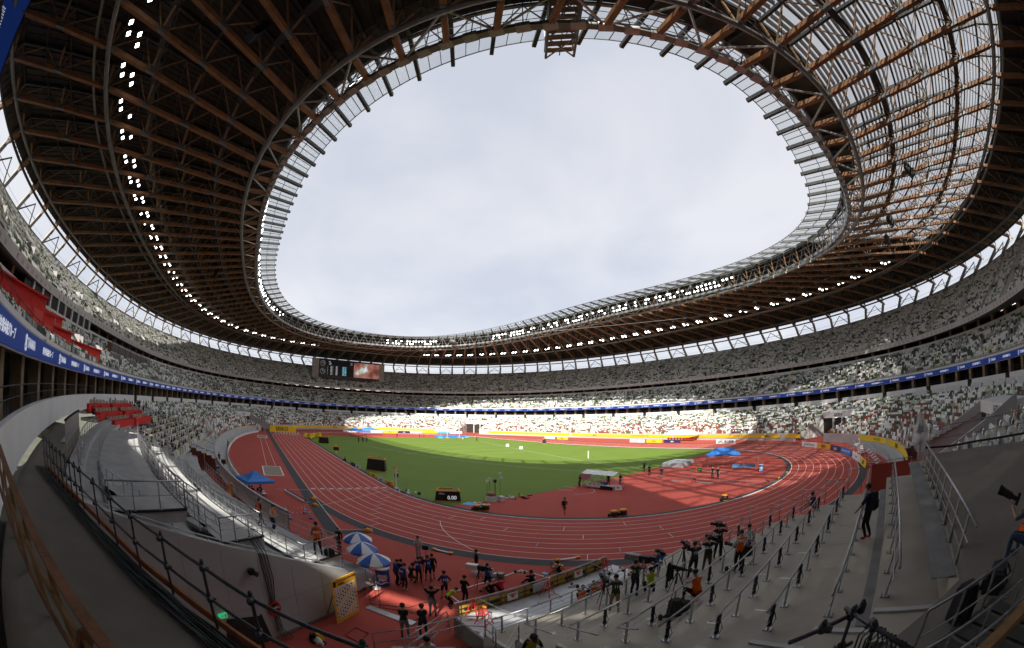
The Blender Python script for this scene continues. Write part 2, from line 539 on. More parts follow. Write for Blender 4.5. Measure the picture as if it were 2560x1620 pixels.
# raised white kerb of lane one
g = MB()
K0, K1 = oval(RI - 0.05, 0.06, 96), oval(RI + 0.05, 0.06, 96)
g.strip(K0, K1, closed=True)
g.strip(K1, [(x, y, 0.002) for x, y, z in K1], closed=True)
g.strip([(x, y, 0.002) for x, y, z in K0], K0, closed=True)
tag(g.build('track_kerb', 'white'), 'low white kerb running round the inside edge of lane one', 'kerb')
# blue marks in the lanes
g = MB()
for lane, ang in ((7, -52), (8, -44), (9, -35), (6, -60), (8, -27), (4, -68)):
    lane_mark(lane, ang, 0.07, 0.75)
struct(g.build('ground_markings', 'blue_pale'))
# sand pits
def pit(c4, label):
    t = thing('sand_pit', label, 'sand pit', (0, 0, 0), 0, 'long jump pits by the home straight')
    cx = sum(c[0] for c in c4) / 4; cy = sum(c[1] for c in c4) / 4
    t.location = (cx, cy, 0)
    m = MB(); m.add([(x - cx, y - cy, 0.03) for x, y in c4], [(0, 1, 2, 3)]); m.build('cover', 'sand_cover', t)
    m = MB()
    for i in range(4):
        a, b = c4[i], c4[(i + 1) % 4]
        m.beam((a[0] - cx, a[1] - cy, 0.03), (b[0] - cx, b[1] - cy, 0.03), 0.16, 0.08)
    m.build('border', 'white', t)
pit([(24.0, -52.95), (32.7, -52.95), (32.5, -49.95), (23.9, -49.9)], 'large covered sand pit with white border nearest the blue tent')
pit([(-39.5, -52.7), (-30.6, -52.7), (-31.2, -49.8), (-40.2, -49.7)], 'small distant covered sand pit at the far end of the runway')
# ------------------------------------------------------------------ the bowl of stands
def ell_normal(ps, l=WALL):
    a, b = sup(l, ps - 0.004), sup(l, ps + 0.004)
    d = (b - a).normalized()
    return Vector((d.y, -d.x, 0))
GATES = []
for nm, c in (('GATE 4', (75.75, 46.6)), ('GATE 5', (-75.75, 46.6)), ('GATE 1', (-67.8, -51.3)), ('GATE 3', (100.2, -0.2))):
    ps = math.atan2(c[1] / 80, c[0] / 120)
    n = ell_normal(ps)
    GATES.append((nm, Vector((c[0], c[1], 0)), n, Vector((-n.y, n.x, 0)), 5.7 if nm != 'GATE 3' else 6.2))
def gate_cut(p):
    for nm, c, n, t, hw in GATES:
        d = p - c
        if abs(d.dot(t)) < hw and -4 < d.dot(n) < 12.5: return True
    return False
PSI_W = math.atan2(-57.5 / 80, 58 / 120)          # west end of the plain seating, beyond it the media terraces
def t1_on(p, ps):
    d = math.degrees(ps)
    if gate_cut(p): return False
    if -52.5 < d < -2.0:                          # south west corner: built by hand
        return p.x > 102.5 and -33 < p.y < -7.5
    if p.y < -50 and p.x > 31: return False
    return True
def tier(name, label, lf, zf, lb, zb, rows, on, nseg=400, mt='concrete'):
    t = thing(name, label, 'grandstand')
    m = MB()
    for i in range(nseg):
        pa, pb = psi_at(i / nseg), psi_at((i + 1) / nseg)
        fa, fb, ba, bb = sup(lf, pa), sup(lf, pb), sup(lb, pa), sup(lb, pb)
        for j in range(rows):
            q0, q1 = j / rows, (j + 1) / rows
            A0, A1, B0, B1 = fa.lerp(ba, q0), fa.lerp(ba, q1), fb.lerp(bb, q0), fb.lerp(bb, q1)
            if not on((A0 + B1) / 2, pa): continue
            z = zf + (zb - zf) * q0
            zp = z - (zb - zf) / rows
            up = lambda v, zz: (v.x, v.y, zz)
            m.add([up(A0, z), up(B0, z), up(B1, z), up(A1, z), up(A0, zp), up(B0, zp)], [(0, 1, 2, 3), (4, 5, 1, 0)])
    m.build('terrace_step', mt, t, kind=None)
    return t
Z1F, Z1B, Z2F, Z2B, Z3F, Z3B = 1.75, 7.6, 12.1, 18.8, 21.3, 32.5
R1, R2, R3 = 21, 13, 23
yes = lambda p, ps: True
t2_on = lambda p, ps: True
T1 = tier('grandstand', 'lowest tier of seats round the track with red brown seats near the front', WALL, Z1F, T1B, Z1B, R1, t1_on)
T2 = tier('grandstand', 'middle tier of seats above the blue ribbon board', RIB, Z2F, T2B, Z2B, R2, t2_on)
T3 = tier('grandstand', 'steep uppermost tier of seats just below the roof', F3, Z3F, T3B, Z3B, R3, t2_on)
SEAT_V = np.array([(-.215, 0, .14), (.215, 0, .14), (.215, .04, .60), (.14, .05, .70), (-.14, .05, .70), (-.215, .04, .60),
                   (-.215, .1, .14), (.215, .1, .14), (.215, .14, .60), (.14, .15, .70), (-.14, .15, .70), (-.215, .14, .60)], float)
SEAT_F = [(0, 1, 2, 3, 4, 5), (1, 7, 8, 2), (2, 8, 9, 3), (3, 9, 10, 4), (4, 10, 11, 5), (5, 11, 6, 0)]
def near_seat_mesh(mname):
    m = MB()
    m.add([tuple(v) for v in SEAT_V], [(0, 1, 2, 3, 4, 5), (11, 10, 9, 8, 7, 6)] + SEAT_F[1:])
    m.box((0, -0.05, 0.36), (0.41, 0.07, 0.38))
    m.box((0, 0.06, 0.07), (0.3, 0.06, 0.14))
    me = m.mesh('seat', mname)
    return me
NEAR = [near_seat_mesh(k) for k in ('seat_white', 'seat_pale', 'seat_grey', 'seat_green', 'seat_brown')]
def seats(parent, lf, zf, lb, zb, rows, pitch, on, probs, aisles, aw, skip=None, near=300, r0=0):
    rs = np.random.default_rng(len(parent.name) + int(zf * 10))
    pos, ang, colr = [], [], []
    for j in range(r0, rows):
        q = (j + 0.55) / rows
        # walk along the row
        n = 1400
        pp = [sup(lf, psi_at(i / n)).lerp(sup(lb, psi_at(i / n)), q) for i in range(n + 1)]
        X = np.array([[p.x, p.y] for p in pp])
        s = np.concatenate([[0], np.cumsum(np.hypot(*np.diff(X, axis=0).T))])
        k = int(s[-1] / pitch)
        ss = np.arange(k) * s[-1] / k
        xs, ys = np.interp(ss, s, X[:, 0]), np.interp(ss, s, X[:, 1])
        uu = np.interp(ss, s, np.arange(n + 1) / n)
        tx, ty = np.interp(ss + 0.3, s, X[:, 0]) - xs, np.interp(ss + 0.3, s, X[:, 1]) - ys
        an = np.arctan2(ty, tx)
        asp = s[-1] / aisles
        da = np.abs(((ss / s[-1] * aisles) + 0.5) % 1 - 0.5) * asp
        z = zf + (zb - zf) * j / rows
        pr = np.cumsum(probs(j / (rows - 1)))
        cc = np.searchsorted(pr / pr[-1], rs.random(k))
        # short runs of one colour, as in the real mosaic
        run = rs.random(k) < 0.34
        for i in range(1, k):
            if run[i]: cc[i] = cc[i - 1]
        for i in range(k):
            if da[i] < aw: continue
            v = Vector((xs[i], ys[i], 0))
            if not on(v, psi_at(uu[i])): continue
            if skip and skip(v, q, da[i], asp, uu[i]): continue
            pos.append((xs[i], ys[i], z)); ang.append(an[i] + PI); colr.append(min(4, int(cc[i])))
    pos, ang, colr = np.array(pos), np.array(ang), np.array(colr)
    # the bowl is travelled counter-clockwise, so the field lies to the left of the row
    d = np.linalg.norm(pos - np.array(CAM), axis=1)
    # out of the picture: behind the camera
    dirn = (pos - np.array(CAM)) / d[:, None]
    front = dirn @ np.array(f_)
    keep = front > 0.12
    pos, ang, colr, d = pos[keep], ang[keep], colr[keep], d[keep]
    order = np.argsort(d)
    nn = order[:near]
    for i in nn:
        o = link('seat', NEAR[colr[i]], parent)
        o.location = pos[i]
        o.rotation_euler = (0, 0, ang[i])
    far = order[near:]
    pos, ang, colr = pos[far], ang[far], colr[far]
    n = len(pos)
    ca, sa = np.cos(ang)[:, None], np.sin(ang)[:, None]
    V = np.empty((n, 12, 3))
    jit = rs.normal(0, 0.008, (n, 1))
    V[:, :, 0] = pos[:, 0:1] + ca * SEAT_V[None, :, 0] - sa * SEAT_V[None, :, 1]
    V[:, :, 1] = pos[:, 1:2] + sa * SEAT_V[None, :, 0] + ca * SEAT_V[None, :, 1]
    V[:, :, 2] = pos[:, 2:3] + SEAT_V[None, :, 2] + jit
    lens = np.array([len(f) for f in SEAT_F])
    idx = np.concatenate([np.array(f) for f in SEAT_F])
    me = bpy.data.meshes.new('seat')
    me.vertices.add(n * 12)
    me.vertices.foreach_set('co', V.ravel())
    LI = (idx[None, :] + 12 * np.arange(n)[:, None]).ravel()
    me.loops.add(len(LI))
    me.loops.foreach_set('vertex_index', LI.astype(np.int32))
    st = np.concatenate([[0], np.cumsum(lens)[:-1]])
    ST = (st[None, :] + len(idx) * np.arange(n)[:, None]).ravel()
    me.polygons.add(len(ST))
    me.polygons.foreach_set('loop_start', ST.astype(np.int32))
    try: me.polygons.foreach_set('loop_total', np.tile(lens, n).astype(np.int32))
    except Exception: pass
    for m in SEATM: me.materials.append(m)
    me.polygons.foreach_set('material_index', np.repeat(colr, len(lens)).astype(np.int32))
    me.update(calc_edges=True)
    me.validate()
    o = link('seat', me, parent)
    o['kind'] = 'stuff'
    return n
def pr1(q): return [0.40, 0.15, 0.08, 0.10 + 0.26 * q, max(0.03, 0.46 * (1 - q * 1.25))]
def pr2(q): return [0.42, 0.15, 0.10, 0.32, 0.02]
def pr3(q): return [0.56 + 0.1 * q, 0.15, 0.16 + 0.08 * q, 0.27 - 0.17 * q, 0.0]
def desk_zone(v): return v.y < -60 and 2 < v.x < 62 and v.y > -78
def sk1(v, q, da, asp, u):
    if desk_zone(v) and v.x > 6 + (v.y + 66) * -1.0 * 0.6: return True
    return False
def scoreboard_zone(v): return -133 < v.x < -96 and -62 < v.y < -22 and fval(v.x, v.y) > 1.20
def sk2(v, q, da, asp, u): return abs(da) < 1.35 and 0.30 < q < 0.66
def sk3(v, q, da, asp, u):
    if abs(da) < 1.35 and 0.22 < q < 0.48: return True
    p = math.atan2(v.y, v.x)
    if abs(p) > PI - 0.165 and q > 0.40: return True         # cleared for the scoreboard
    if 0.20 < p < 0.235 or -1.75 < p < -1.70: return True
    return False
mk_n = seats(T1, WALL, Z1F, T1B, Z1B, R1, 0.53, t1_on, pr1, 40, 0.75, sk1)
mk_n += seats(T2, RIB, Z2F, T2B, Z2B, R2, 0.53, t2_on, pr2, 56, 0.62, sk2, r0=1)
mk_n += seats(T3, F3, Z3F, T3B, Z3B, R3, 0.53, t2_on, pr3, 56, 0.62, sk3, r0=1)
# seats at the SW corner etc. are handled above; now fascias, parapets, concourses
NS = 360
full = [psi_at(i / NS) for i in range(NS)]
def ring(m, l1, z1, l2, z2, mi=0, rng=None):
    ps = full if rng is None else [rng[0] + (rng[1] - rng[0]) * i / 80 for i in range(81)]
    m.strip([P3(l1, p, z1) for p in ps], [P3(l2, p, z2) for p in ps], mi, closed=rng is None)
off = lambda l, d: (l[0] + d, l[1] + d, l[2])
# tier one: front wall and parapet
PW, PE = math.radians(-52.5), math.radians(-2.0)
rngT1 = (PE, PW + 2 * PI)
m = MB()
def ring_cut(m, l1, z1, l2, z2, mi=0, n=300, rng=rngT1):
    for i in range(n):
        a, b = rng[0] + (rng[1] - rng[0]) * i / n, rng[0] + (rng[1] - rng[0]) * (i + 1) / n
        if gate_cut(sup(l1, (a + b) / 2)): continue
        m.add([P3(l1, a, z1), P3(l1, b, z1), P3(l2, b, z2), P3(l2, a, z2)], [(0, 1, 2, 3)], mi)
ring_cut(m, WALL, -0.3, WALL, 1.75)
ring_cut(m, off(WALL, -0.12), -0.3, off(WALL, -0.12), 1.9)
ring_cut(m, off(WALL, -0.12), 1.9, off(WALL, 0.1), 1.9)
m.build('front_wall', 'wall_grey', T1)
m = MB()
pl = off(T1B, 0.0)
ring(m, pl, 7.5, pl, 8.95)
ring(m, pl, 8.95, off(pl, 0.25), 8.95)
ring(m, off(pl, 0.25), 8.95, off(pl, 0.25), 7.5)
m.build('parapet', 'parapet_white', T1)
m = MB()
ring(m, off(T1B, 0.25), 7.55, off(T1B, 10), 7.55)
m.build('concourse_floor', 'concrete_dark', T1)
m = MB()
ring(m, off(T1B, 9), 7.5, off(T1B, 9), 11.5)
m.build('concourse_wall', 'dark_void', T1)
m = MB()
for i in range(118):
    ps = psi_at((i + 0.37) / 118)
    v = P3(off(T1B, 2.4), ps, 9.4)
    n = ell_normal(ps)
    m = MB(); m.box((0, 0, 0), (0.95, 0.85, 3.7)); o = m.build('column', 'column_wood', T1)
    o.location = v; o.rotation_euler = (0, 0, math.atan2(n.y, n.x))
# stair mouths: near-black boxes on tier one's parapet, shade put into the colour
for i in range(40):
    ps = psi_at(i / 40)
    v = P3(T1B, ps, 8.25)
    if not t1_on(v, ps): continue
    n = ell_normal(ps)
    m = MB(); m.box((0, 0, 0), (0.5, 1.3, 1.45)); o = m.build('stair_mouth', 'dark_void', T1)
    o.location = v; o.rotation_euler = (0, 0, math.atan2(n.y, n.x))
# tier two
m = MB()
ring(m, off(RIB, 0.05), 10.9, off(RIB, 0.05), 12.35)
ring(m, off(RIB, 0.05), 12.35, off(RIB, 0.3), 12.35)
ring(m, off(RIB, 0.3), 12.35, off(RIB, 0.3), 12.0)
m.build('front_wall', 'parapet_white', T2)
m = MB()
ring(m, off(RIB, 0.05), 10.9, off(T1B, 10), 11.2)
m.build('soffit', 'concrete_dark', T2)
m = MB()
pl = T2B
ring(m, pl, 18.6, pl, 19.5); ring(m, pl, 19.5, off(pl, 0.25), 19.5); ring(m, off(pl, 0.25), 19.5, off(pl, 0.25), 18.4)
m.build('parapet', 'parapet_white', T2)
m = MB()
ring(m, off(T2B, 0.25), 18.5, off(T2B, 9), 18.5)
m.build('concourse_floor', 'concrete_dark', T2)
m = MB()
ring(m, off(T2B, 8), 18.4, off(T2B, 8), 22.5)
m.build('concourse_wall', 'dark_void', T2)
for i in range(118):
    ps = psi_at((i + 0.37) / 118)
    n = ell_normal(ps)
    m = MB(); m.box((0, 0, 0), (0.95, 0.85, 3.6)); o = m.build('column', 'column_wood', T2)
    o.location = P3(off(T2B, 1.2), ps, 20.2); o.rotation_euler = (0, 0, math.atan2(n.y, n.x))
for i in range(118):                               # strip lights under the upper tier
    for k in range(2):
        ps = psi_at((i + 0.7 + 0.2 * k) / 118)
        n = ell_normal(ps)
        v = P3(off(T2B, 2.2), ps, 21.0)
        if (v - Vector(CAM)).dot(f_) < 0: continue
        m = MB(); m.box((0, 0, 0), (1.5, 0.12, 0.05)); o = m.build('strip_light', 'strip_glow', T2)
        o.location = v; o.rotation_euler = (0, 0, math.atan2(n.y, n.x) + PI / 2)
# tier three
m = MB()
ring(m, F3, 20.6, F3, 21.75); ring(m, F3, 21.75, off(F3, 0.3), 21.75); ring(m, off(F3, 0.3), 21.75, off(F3, 0.3), 21.2)
m.build('front_wall', 'fascia', T3)
m = MB()
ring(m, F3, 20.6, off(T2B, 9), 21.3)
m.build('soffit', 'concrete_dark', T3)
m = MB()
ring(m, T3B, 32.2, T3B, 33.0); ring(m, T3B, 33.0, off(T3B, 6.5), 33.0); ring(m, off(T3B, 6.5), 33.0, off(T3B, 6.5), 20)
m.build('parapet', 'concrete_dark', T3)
# vomitories of the two upper tiers: a near-black box for the shaded mouth, grey hood and side walls
def vomitory(parent, lf, zf, lb, zb, qa, qb, n):
    hood, mouth = MB(), MB()
    for sx in (-1, 1): hood.box((sx * 0.98, 0.9, 0.05), (0.12, 2.3, 1.0))
    hood.box((0, 1.7, 0.62), (2.08, 0.9, 0.3))
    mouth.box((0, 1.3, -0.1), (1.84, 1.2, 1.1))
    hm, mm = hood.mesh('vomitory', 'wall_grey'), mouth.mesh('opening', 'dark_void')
    for i in range(n):
        ps = psi_at(i / n)
        q = (qa + qb) / 2
        v = sup(lf, ps).lerp(sup(lb, ps), qa + 0.1)
        v.z = zf + (zb - zf) * (qa + 0.1) + 0.6
        if (v - Vector(CAM)).dot(f_) < 3: continue
        nn = ell_normal(ps)
        o = link('vomitory', hm, parent)
        o.location = v
        o.rotation_euler = (0, 0, math.atan2(nn.y, nn.x) - PI / 2)
        link('opening', mm, o)
vomitory(T2, RIB, Z2F, T2B, Z2B, 0.30, 0.6, 56)
vomitory(T3, F3, Z3F, T3B, Z3B, 0.22, 0.45, 56)
# aisles as slightly raised stair strips
def aisle(parent, lf, zf, lb, zb, rows, n, wd, on, mt):
    for i in range(n):
        ps = psi_at(i / n)
        a, b = sup(lf, ps), sup(lb, ps)
        if not (on(a.lerp(b, 0.5), ps)): continue
        if (a - Vector(CAM)).dot(f_) < 3: continue
        d = (b - a); ln = d.length; d.normalize()
        m = MB()
        for j in range(2 * rows):
            q = j / (2 * rows)
            p = a.lerp(b, q)
            if not on(p, ps): continue
            m.box((p.x + d.x * ln / rows / 4 - a.x, p.y + d.y * ln / rows / 4 - a.y, zf + (zb - zf) * q - 0.02), (ln / rows / 2 * 1.02, wd, 0.14), math.atan2(d.y, d.x))
        if m.f:
            o = m.build('stair', mt, parent)
            o.location = (a.x, a.y, 0)
aisle(T1, WALL, Z1F, T1B, Z1B, R1, 40, 1.25, t1_on, 'floor_grey')
aisle(T2, RIB, Z2F, T2B, Z2B, R2, 56, 1.0, yes, 'concrete')
aisle(T3, F3, Z3F, T3B, Z3B, R3, 56, 1.0, yes, 'concrete')
# ------------------------------------------------------------------ the roof
RG = (87.5, 52.7, 2.5, [-0.0087, 0.0234, -0.0052, -0.0068, 0.0071, -0.0025, 0.0044, -0.0108, -0.007])
RA = (92.8, 58.8, 2.48, [-0.0112, 0.0297, 0.0061, -0.0127, 0.0084, 0.0074, -0.0027, -0.0129, 0.0076])
RB = (97.2, 62.3, 2.44, [-0.0161, 0.0116, -0.0105, 0.0002, -0.0088, 0.0047, -0.0063, -0.0048, 0.0086])
RC = (125.2, 86.3, 2.72)
RD = (143.2, 105.5, 2.25)
RE_ = (150, 106.8, 2.34)
c2 = lambda ps: math.cos(2 * ps)
zG = lambda ps: 46.5 - 2.4 * c2(ps)
zA = lambda ps: 42.1 - 2.4 * c2(ps)
zB = lambda ps: 41.3 - 2.2 * c2(ps)
zC = lambda ps: 41.1 + 0.4 * c2(ps)
zD = lambda ps: 38.6
zE = lambda ps: 36.4 + 0.6 * c2(ps)
def rpt(l, zf, ps, dz=0.0):
    v = sup(l, ps)
    v.z = zf(ps) + dz
    return v
def bottom(ps):
    """nodes of a truss's bottom chord, from the rim outwards"""
    A, B, C, D, E = (rpt(l, z, ps) for l, z in ((RA, zA), (RB, zB), (RC, zC), (RD, zD), (RE_, zE)))
    o = [A, B] + [B.lerp(C, k / 4) for k in (1, 2, 3)] + [C] + [C.lerp(D, 0.5), D, E]
    return o
DEPTH = [4.2, 4.2, 4.25, 4.2, 4.0, 3.5, 2.9, 2.2, 1.5]
def top(ps): return [p + Vector((0, 0, h)) for p, h in zip(bottom(ps), DEPTH)]
ROOF = thing('stadium_roof', 'oval timber and steel stadium roof with a large opening to the sky', 'roof')
NT = 108
TP = [psi_at((k + 0.5) / NT) for k in range(NT)]
GL0, GL1 = math.radians(-36.8), math.radians(37.5)
glazed = lambda ps: GL0 < ps < GL1
for k in range(NT):
    ps = TP[k]
    b, t = bottom(ps), top(ps)
    tan_ = Vector((-ell_normal(ps).y, ell_normal(ps).x, 0))
    m, jt, wb, tc_ = MB(), MB(), MB(), MB()
    for i in range(len(b) - 1):
        d = (b[i + 1] - b[i]).normalized()
        p, q = b[i] + d * 0.75, b[i + 1] - d * 0.75
        if i == 0: p = b[i] + d * 0.3
        for sx in (-1, 1): m.beam(p + tan_ * 0.16 * sx, q + tan_ * 0.16 * sx, 0.27, 0.56)
        jt.beam(b[i + 1] - d * 0.76, b[i + 1] + d * 0.76, 0.50, 0.42)
    for i in range(1, len(b)):
        wb.beam(b[i], t[i], 0.20, 0.20, 0, up=tan_)
        mid = b[i - 1].lerp(b[i], 0.5)
        mt_ = t[i - 1].lerp(t[i], 0.5)
        if i > 1:
            wb.beam(b[i], mt_, 0.15, 0.15, 0, up=tan_)
            wb.beam(b[i - 1], mt_, 0.15, 0.15, 0, up=tan_)
    for i in range(len(b) - 1): tc_.beam(t[i], t[i + 1], 0.36, 0.42)
    tr = m.build('roof_truss', 'timber', ROOF)
    jt.build('steel_joint', 'steel_grey', tr)
    wb.build('web_member', 'timber_light', tr)
    tc_.build('top_chord', 'steel_dark', tr)
# concentric ring girders
def ring_tube(l, zf, r, n=6, dz=0.0, N_=216): 
    m = MB()
    m.tube([rpt(l, zf, psi_at(i / N_), dz) for i in range(N_)], r, n, closed=True)
    return m
ring_tube(RB, zB, 0.34, 8, -0.2).build('ring_girder', 'steel_grey', ROOF, smooth=True)
m = ring_tube(RC, zC, 0.34, 8, -0.25)
m2 = ring_tube((RC[0] + 2.2, RC[1] + 2.2, RC[2]), zC, 0.22, 6, -0.15)
m.add(m2.v, m2.f)
m.build('ring_girder', 'steel_grey', ROOF, smooth=True)
ring_tube(RD, zD, 0.28, 8, -0.2).build('ring_girder', 'steel_grey', ROOF, smooth=True)
ring_tube((RD[0] + 3.0, RD[1] + 0.5, RD[2]), zE, 0.25, 6, 0.5).build('ring_girder', 'steel_dark', ROOF, smooth=True)
m = MB()
for i in range(216):
    a, b_ = psi_at(i / 216), psi_at((i + 1) / 216)
    m.beam(rpt(RA, zA, a), rpt(RA, zA, b_), 0.7, 0.55)
    m.beam(rpt(RA, zA, a, 4.1), rpt(RA, zA, b_, 4.1), 0.35, 0.4)
m.build('rim_girder', 'steel_grey', ROOF)
# plates on the rim girder
m = MB()
for k in range(NT):
    for s_ in (0.0, 0.5):
        ps = psi_at((k + 0.5 + s_) / NT)
        n = ell_normal(ps)
        m.box(rpt(RA, zA, ps, -0.02), (0.9, 1.3, 0.62), math.atan2(n.y, n.x))
m.build('girder_plate', 'steel_pale', ROOF)
# lattice of the rim's inner face and the bracing between the two inner rings
for part in range(4):
    lat, brace = MB(), MB()
    for k in range(part * 27, part * 27 + 27):
        a, c = (k + 0.5) / NT, (k + 1.5) / NT
        pm = psi_at((a + c) / 2)
        pa, pc = psi_at(a), psi_at(c)
        lat.tube([rpt(RA, zA, pa), rpt(RA, zA, pm, 4.0), rpt(RA, zA, pc)], 0.11, 5)
        lat.tube([rpt(RA, zA, pm), rpt(RA, zA, pm, 4.0)], 0.07, 4)
        for h in (1.35, 2.7): lat.tube([rpt(RA, zA, pa, h), rpt(RA, zA, pc, h)], 0.05, 4)
        if k % 2: brace.tube([rpt(RA, zA, pa), rpt(RB, zB, pc)], 0.14, 6)
        else: brace.tube([rpt(RB, zB, pa), rpt(RA, zA, pc)], 0.14, 6)
    lat.build('rim_lattice', 'steel_pale', ROOF)
    brace.build('ring_brace', 'steel_pale', ROOF)
# V shaped bracing between neighbouring trusses and the short timber struts beside it
for part in range(4):
    vb, st, pu, rail_ = MB(), MB(), MB(), MB()
    for k in range(part * 27, part * 27 + 27):
        pa, pc = TP[k], TP[(k + 1) % NT]
        ba, bc, ta, tc2 = bottom(pa), bottom(pc), top(pa), top(pc)
        for i in range(1, 8):
            mid = ta[i].lerp(tc2[i], 0.5)
            pu.beam(ta[i], tc2[i], 0.22, 0.3)
            low = mid - Vector((0, 0, DEPTH[i] * 0.38))
            vb.tube([ba[i], low, bc[i]], 0.07, 4)
            vb.tube([low, mid], 0.06, 4)
            vb.tube([low, ta[i].lerp(ta[i + 1], 0.5)], 0.05, 4)
            vb.tube([low, tc2[i].lerp(tc2[i - 1], 0.5)], 0.05, 4)
            e = ba[i].lerp(low, 0.62)
            st.beam(ba[i].lerp(low, 0.16), ba[i].lerp(low, 0.70), 0.26, 0.26)
            pu.beam(ta[i].lerp(ta[i + 1], 0.5), tc2[i].lerp(tc2[i + 1], 0.5), 0.15, 0.22)
        if 1 < k:
            for h, i in ((0.35, 3),):
                A_, B_ = ba[2].lerp(ta[2], 0.4), bc[2].lerp(tc2[2], 0.4)
                rail_.tube([A_, B_], 0.05, 4); rail_.tube([A_ + Vector((0, 0, 0.9)), B_ + Vector((0, 0, 0.9))], 0.04, 4)
                rail_.beam(A_ - Vector((0, 0, 0.15)), B_ - Vector((0, 0, 0.15)), 0.9, 0.08)
                A_, B_ = ba[4].lerp(ta[4], 0.45), bc[4].lerp(tc2[4], 0.45)
                rail_.tube([A_, B_], 0.05, 4); rail_.tube([A_ + Vector((0, 0, 0.9)), B_ + Vector((0, 0, 0.9))], 0.04, 4)
                rail_.beam(A_ - Vector((0, 0, 0.15)), B_ - Vector((0, 0, 0.15)), 0.9, 0.08)
    vb.build('cross_brace', 'steel_dark', ROOF)
    st.build('timber_strut', 'timber_light', ROOF)
    pu.build('purlin', 'steel_dark', ROOF)
    rail_.build('catwalk', 'steel_dark', ROOF)
# deck: opaque ribbed sheets, glass over the south end
def deck_pts(ps):
    t = [p + Vector((0, 0, 0.42)) for p in top(ps)]
    return t
for k in range(NT):
    pa, pc = TP[k], TP[(k + 1) % NT]
    if k == NT - 1: pc += 2 * PI
    pm = (pa + pc) / 2
    m = MB()
    gl = glazed(pm)
    sub = 6
    stations = []
    for j in range(sub + 1):
        p = pa + (pc - pa) * j / sub
        stations.append(deck_pts(p))
    for j in range(sub):
        A, B = stations[j], stations[j + 1]
        for i in range(8):
            if gl and 1 <= i <= 5 and i != 5: continue
            if gl and i == 5:
                # a narrow glazed strip outside the third ring, opaque beyond it
                m.add([A[5].lerp(A[6], 0.55), B[5].lerp(B[6], 0.55), B[6], A[6]], [(0, 1, 2, 3)])
                continue
            m.add([A[i], B[i], B[i + 1], A[i + 1]], [(0, 1, 2, 3)])
            if not gl or i > 5:                    # rib along the seam of the sheets
                up = Vector((0, 0, 0.10))
                m.beam(A[i] - up, A[i + 1] - up, 0.10, 0.16)
    m.build('deck_panel', 'roof_deck', ROOF)
    if gl:
        m = MB()
        A, B = stations[0], stations[-1]
        for i in (1, 2, 3, 4):
            m.add([A[i], B[i], B[i + 1], A[i + 1]], [(0, 1, 2, 3)])
        m.add([A[5], B[5], B[5].lerp(B[6], 0.55), A[5].lerp(A[6], 0.55)], [(0, 1, 2, 3)])
        m.build('glass_panel', 'roof_glass', ROOF)
# louvres under the glass
louv = []
for k in range(NT):
    pa, pc = TP[k], TP[(k + 1) % NT]
    pm = (pa + pc) / 2
    if abs(pa - pc) > 1 or not glazed(pm): continue
    A, B = deck_pts(pa), deck_pts(pc)
    path = []
    for i in (1, 2, 3, 4): path += [(A[i].lerp(A[i + 1], j / 10), B[i].lerp(B[i + 1], j / 10)) for j in range(10)]
    path += [(A[5].lerp(A[6], 0.09 * j), B[5].lerp(B[6], 0.09 * j)) for j in range(6)]
    for jj, (a, b_) in enumerate(path):
        if jj % 10 == 4 and (k * 7 + jj) % 3: continue       # gaps of clear glass
        louv.append((a, b_, pm))
def louvre_geo(m, a, b_, pm):
    n = ell_normal(pm)
    d = n * 0.30 + Vector((0, 0, 0.22))
    dn = Vector((0, 0, -0.36))
    th = Vector((0, 0, 0.05))
    e = (b_ - a).normalized() * 0.35
    q = [a + dn + e - d * 0.8, b_ + dn - e - d * 0.8, b_ + dn - e + d * 0.8, a + dn + e + d * 0.8]
    m.add(q + [v + th for v in q], [(3, 2, 1, 0), (4, 5, 6, 7), (0, 1, 5, 4), (1, 2, 6, 5), (2, 3, 7, 6), (3, 0, 4, 7)])
cv = Vector(CAM)
louv.sort(key=lambda q: ((q[0] + q[1]) / 2 - cv).length)
rest = MB()
for i, (a, b_, pm) in enumerate(louv):
    if i < 300:
        m = MB(); louvre_geo(m, a, b_, pm); m.build('louvre_blade', 'louvre', ROOF)
    else: louvre_geo(rest, a, b_, pm)
rest.build('louvre_blade', 'louvre', ROOF, kind='stuff')
# glass canopy round the opening
for k in range(NT):
    pa, pc = TP[k], TP[(k + 1) % NT]
    if k == NT - 1: pc += 2 * PI
    ar = MB()
    a0, a1 = rpt(RG, zG, pa), rpt(RA, zA, pa, 4.25)
    d = (a1 - a0).normalized()
    ar.beam(a0 - d * 0.55 + Vector((0, 0, -0.25)), a1 + Vector((0, 0, -0.2)), 0.42, 0.5)
    ar.build('rim_arm', 'steel_dark' if True else 'timber', ROOF)
    g_, fr = MB(), MB()
    n_ = 3
    P_, Q_ = [], []
    for j in range(n_ + 1):
        p = pa + (pc - pa) * j / n_
        P_.append(rpt(RG, zG, p, 0.12)); Q_.append(rpt(RA, zA, p, 4.45))
    g_.strip(P_, Q_)
    for j in range(1, n_): fr.beam(P_[j], Q_[j], 0.07, 0.10)
    for q in (0.0, 0.52, 0.97):
        R_ = [P_[j].lerp(Q_[j], q) for j in range(n_ + 1)]
        for j in range(n_): fr.beam(R_[j], R_[j + 1], 0.10, 0.12)
    pn = g_.build('rim_pane', 'glass_rim', ROOF)
    fr.build('mullion', 'steel_dark', pn)
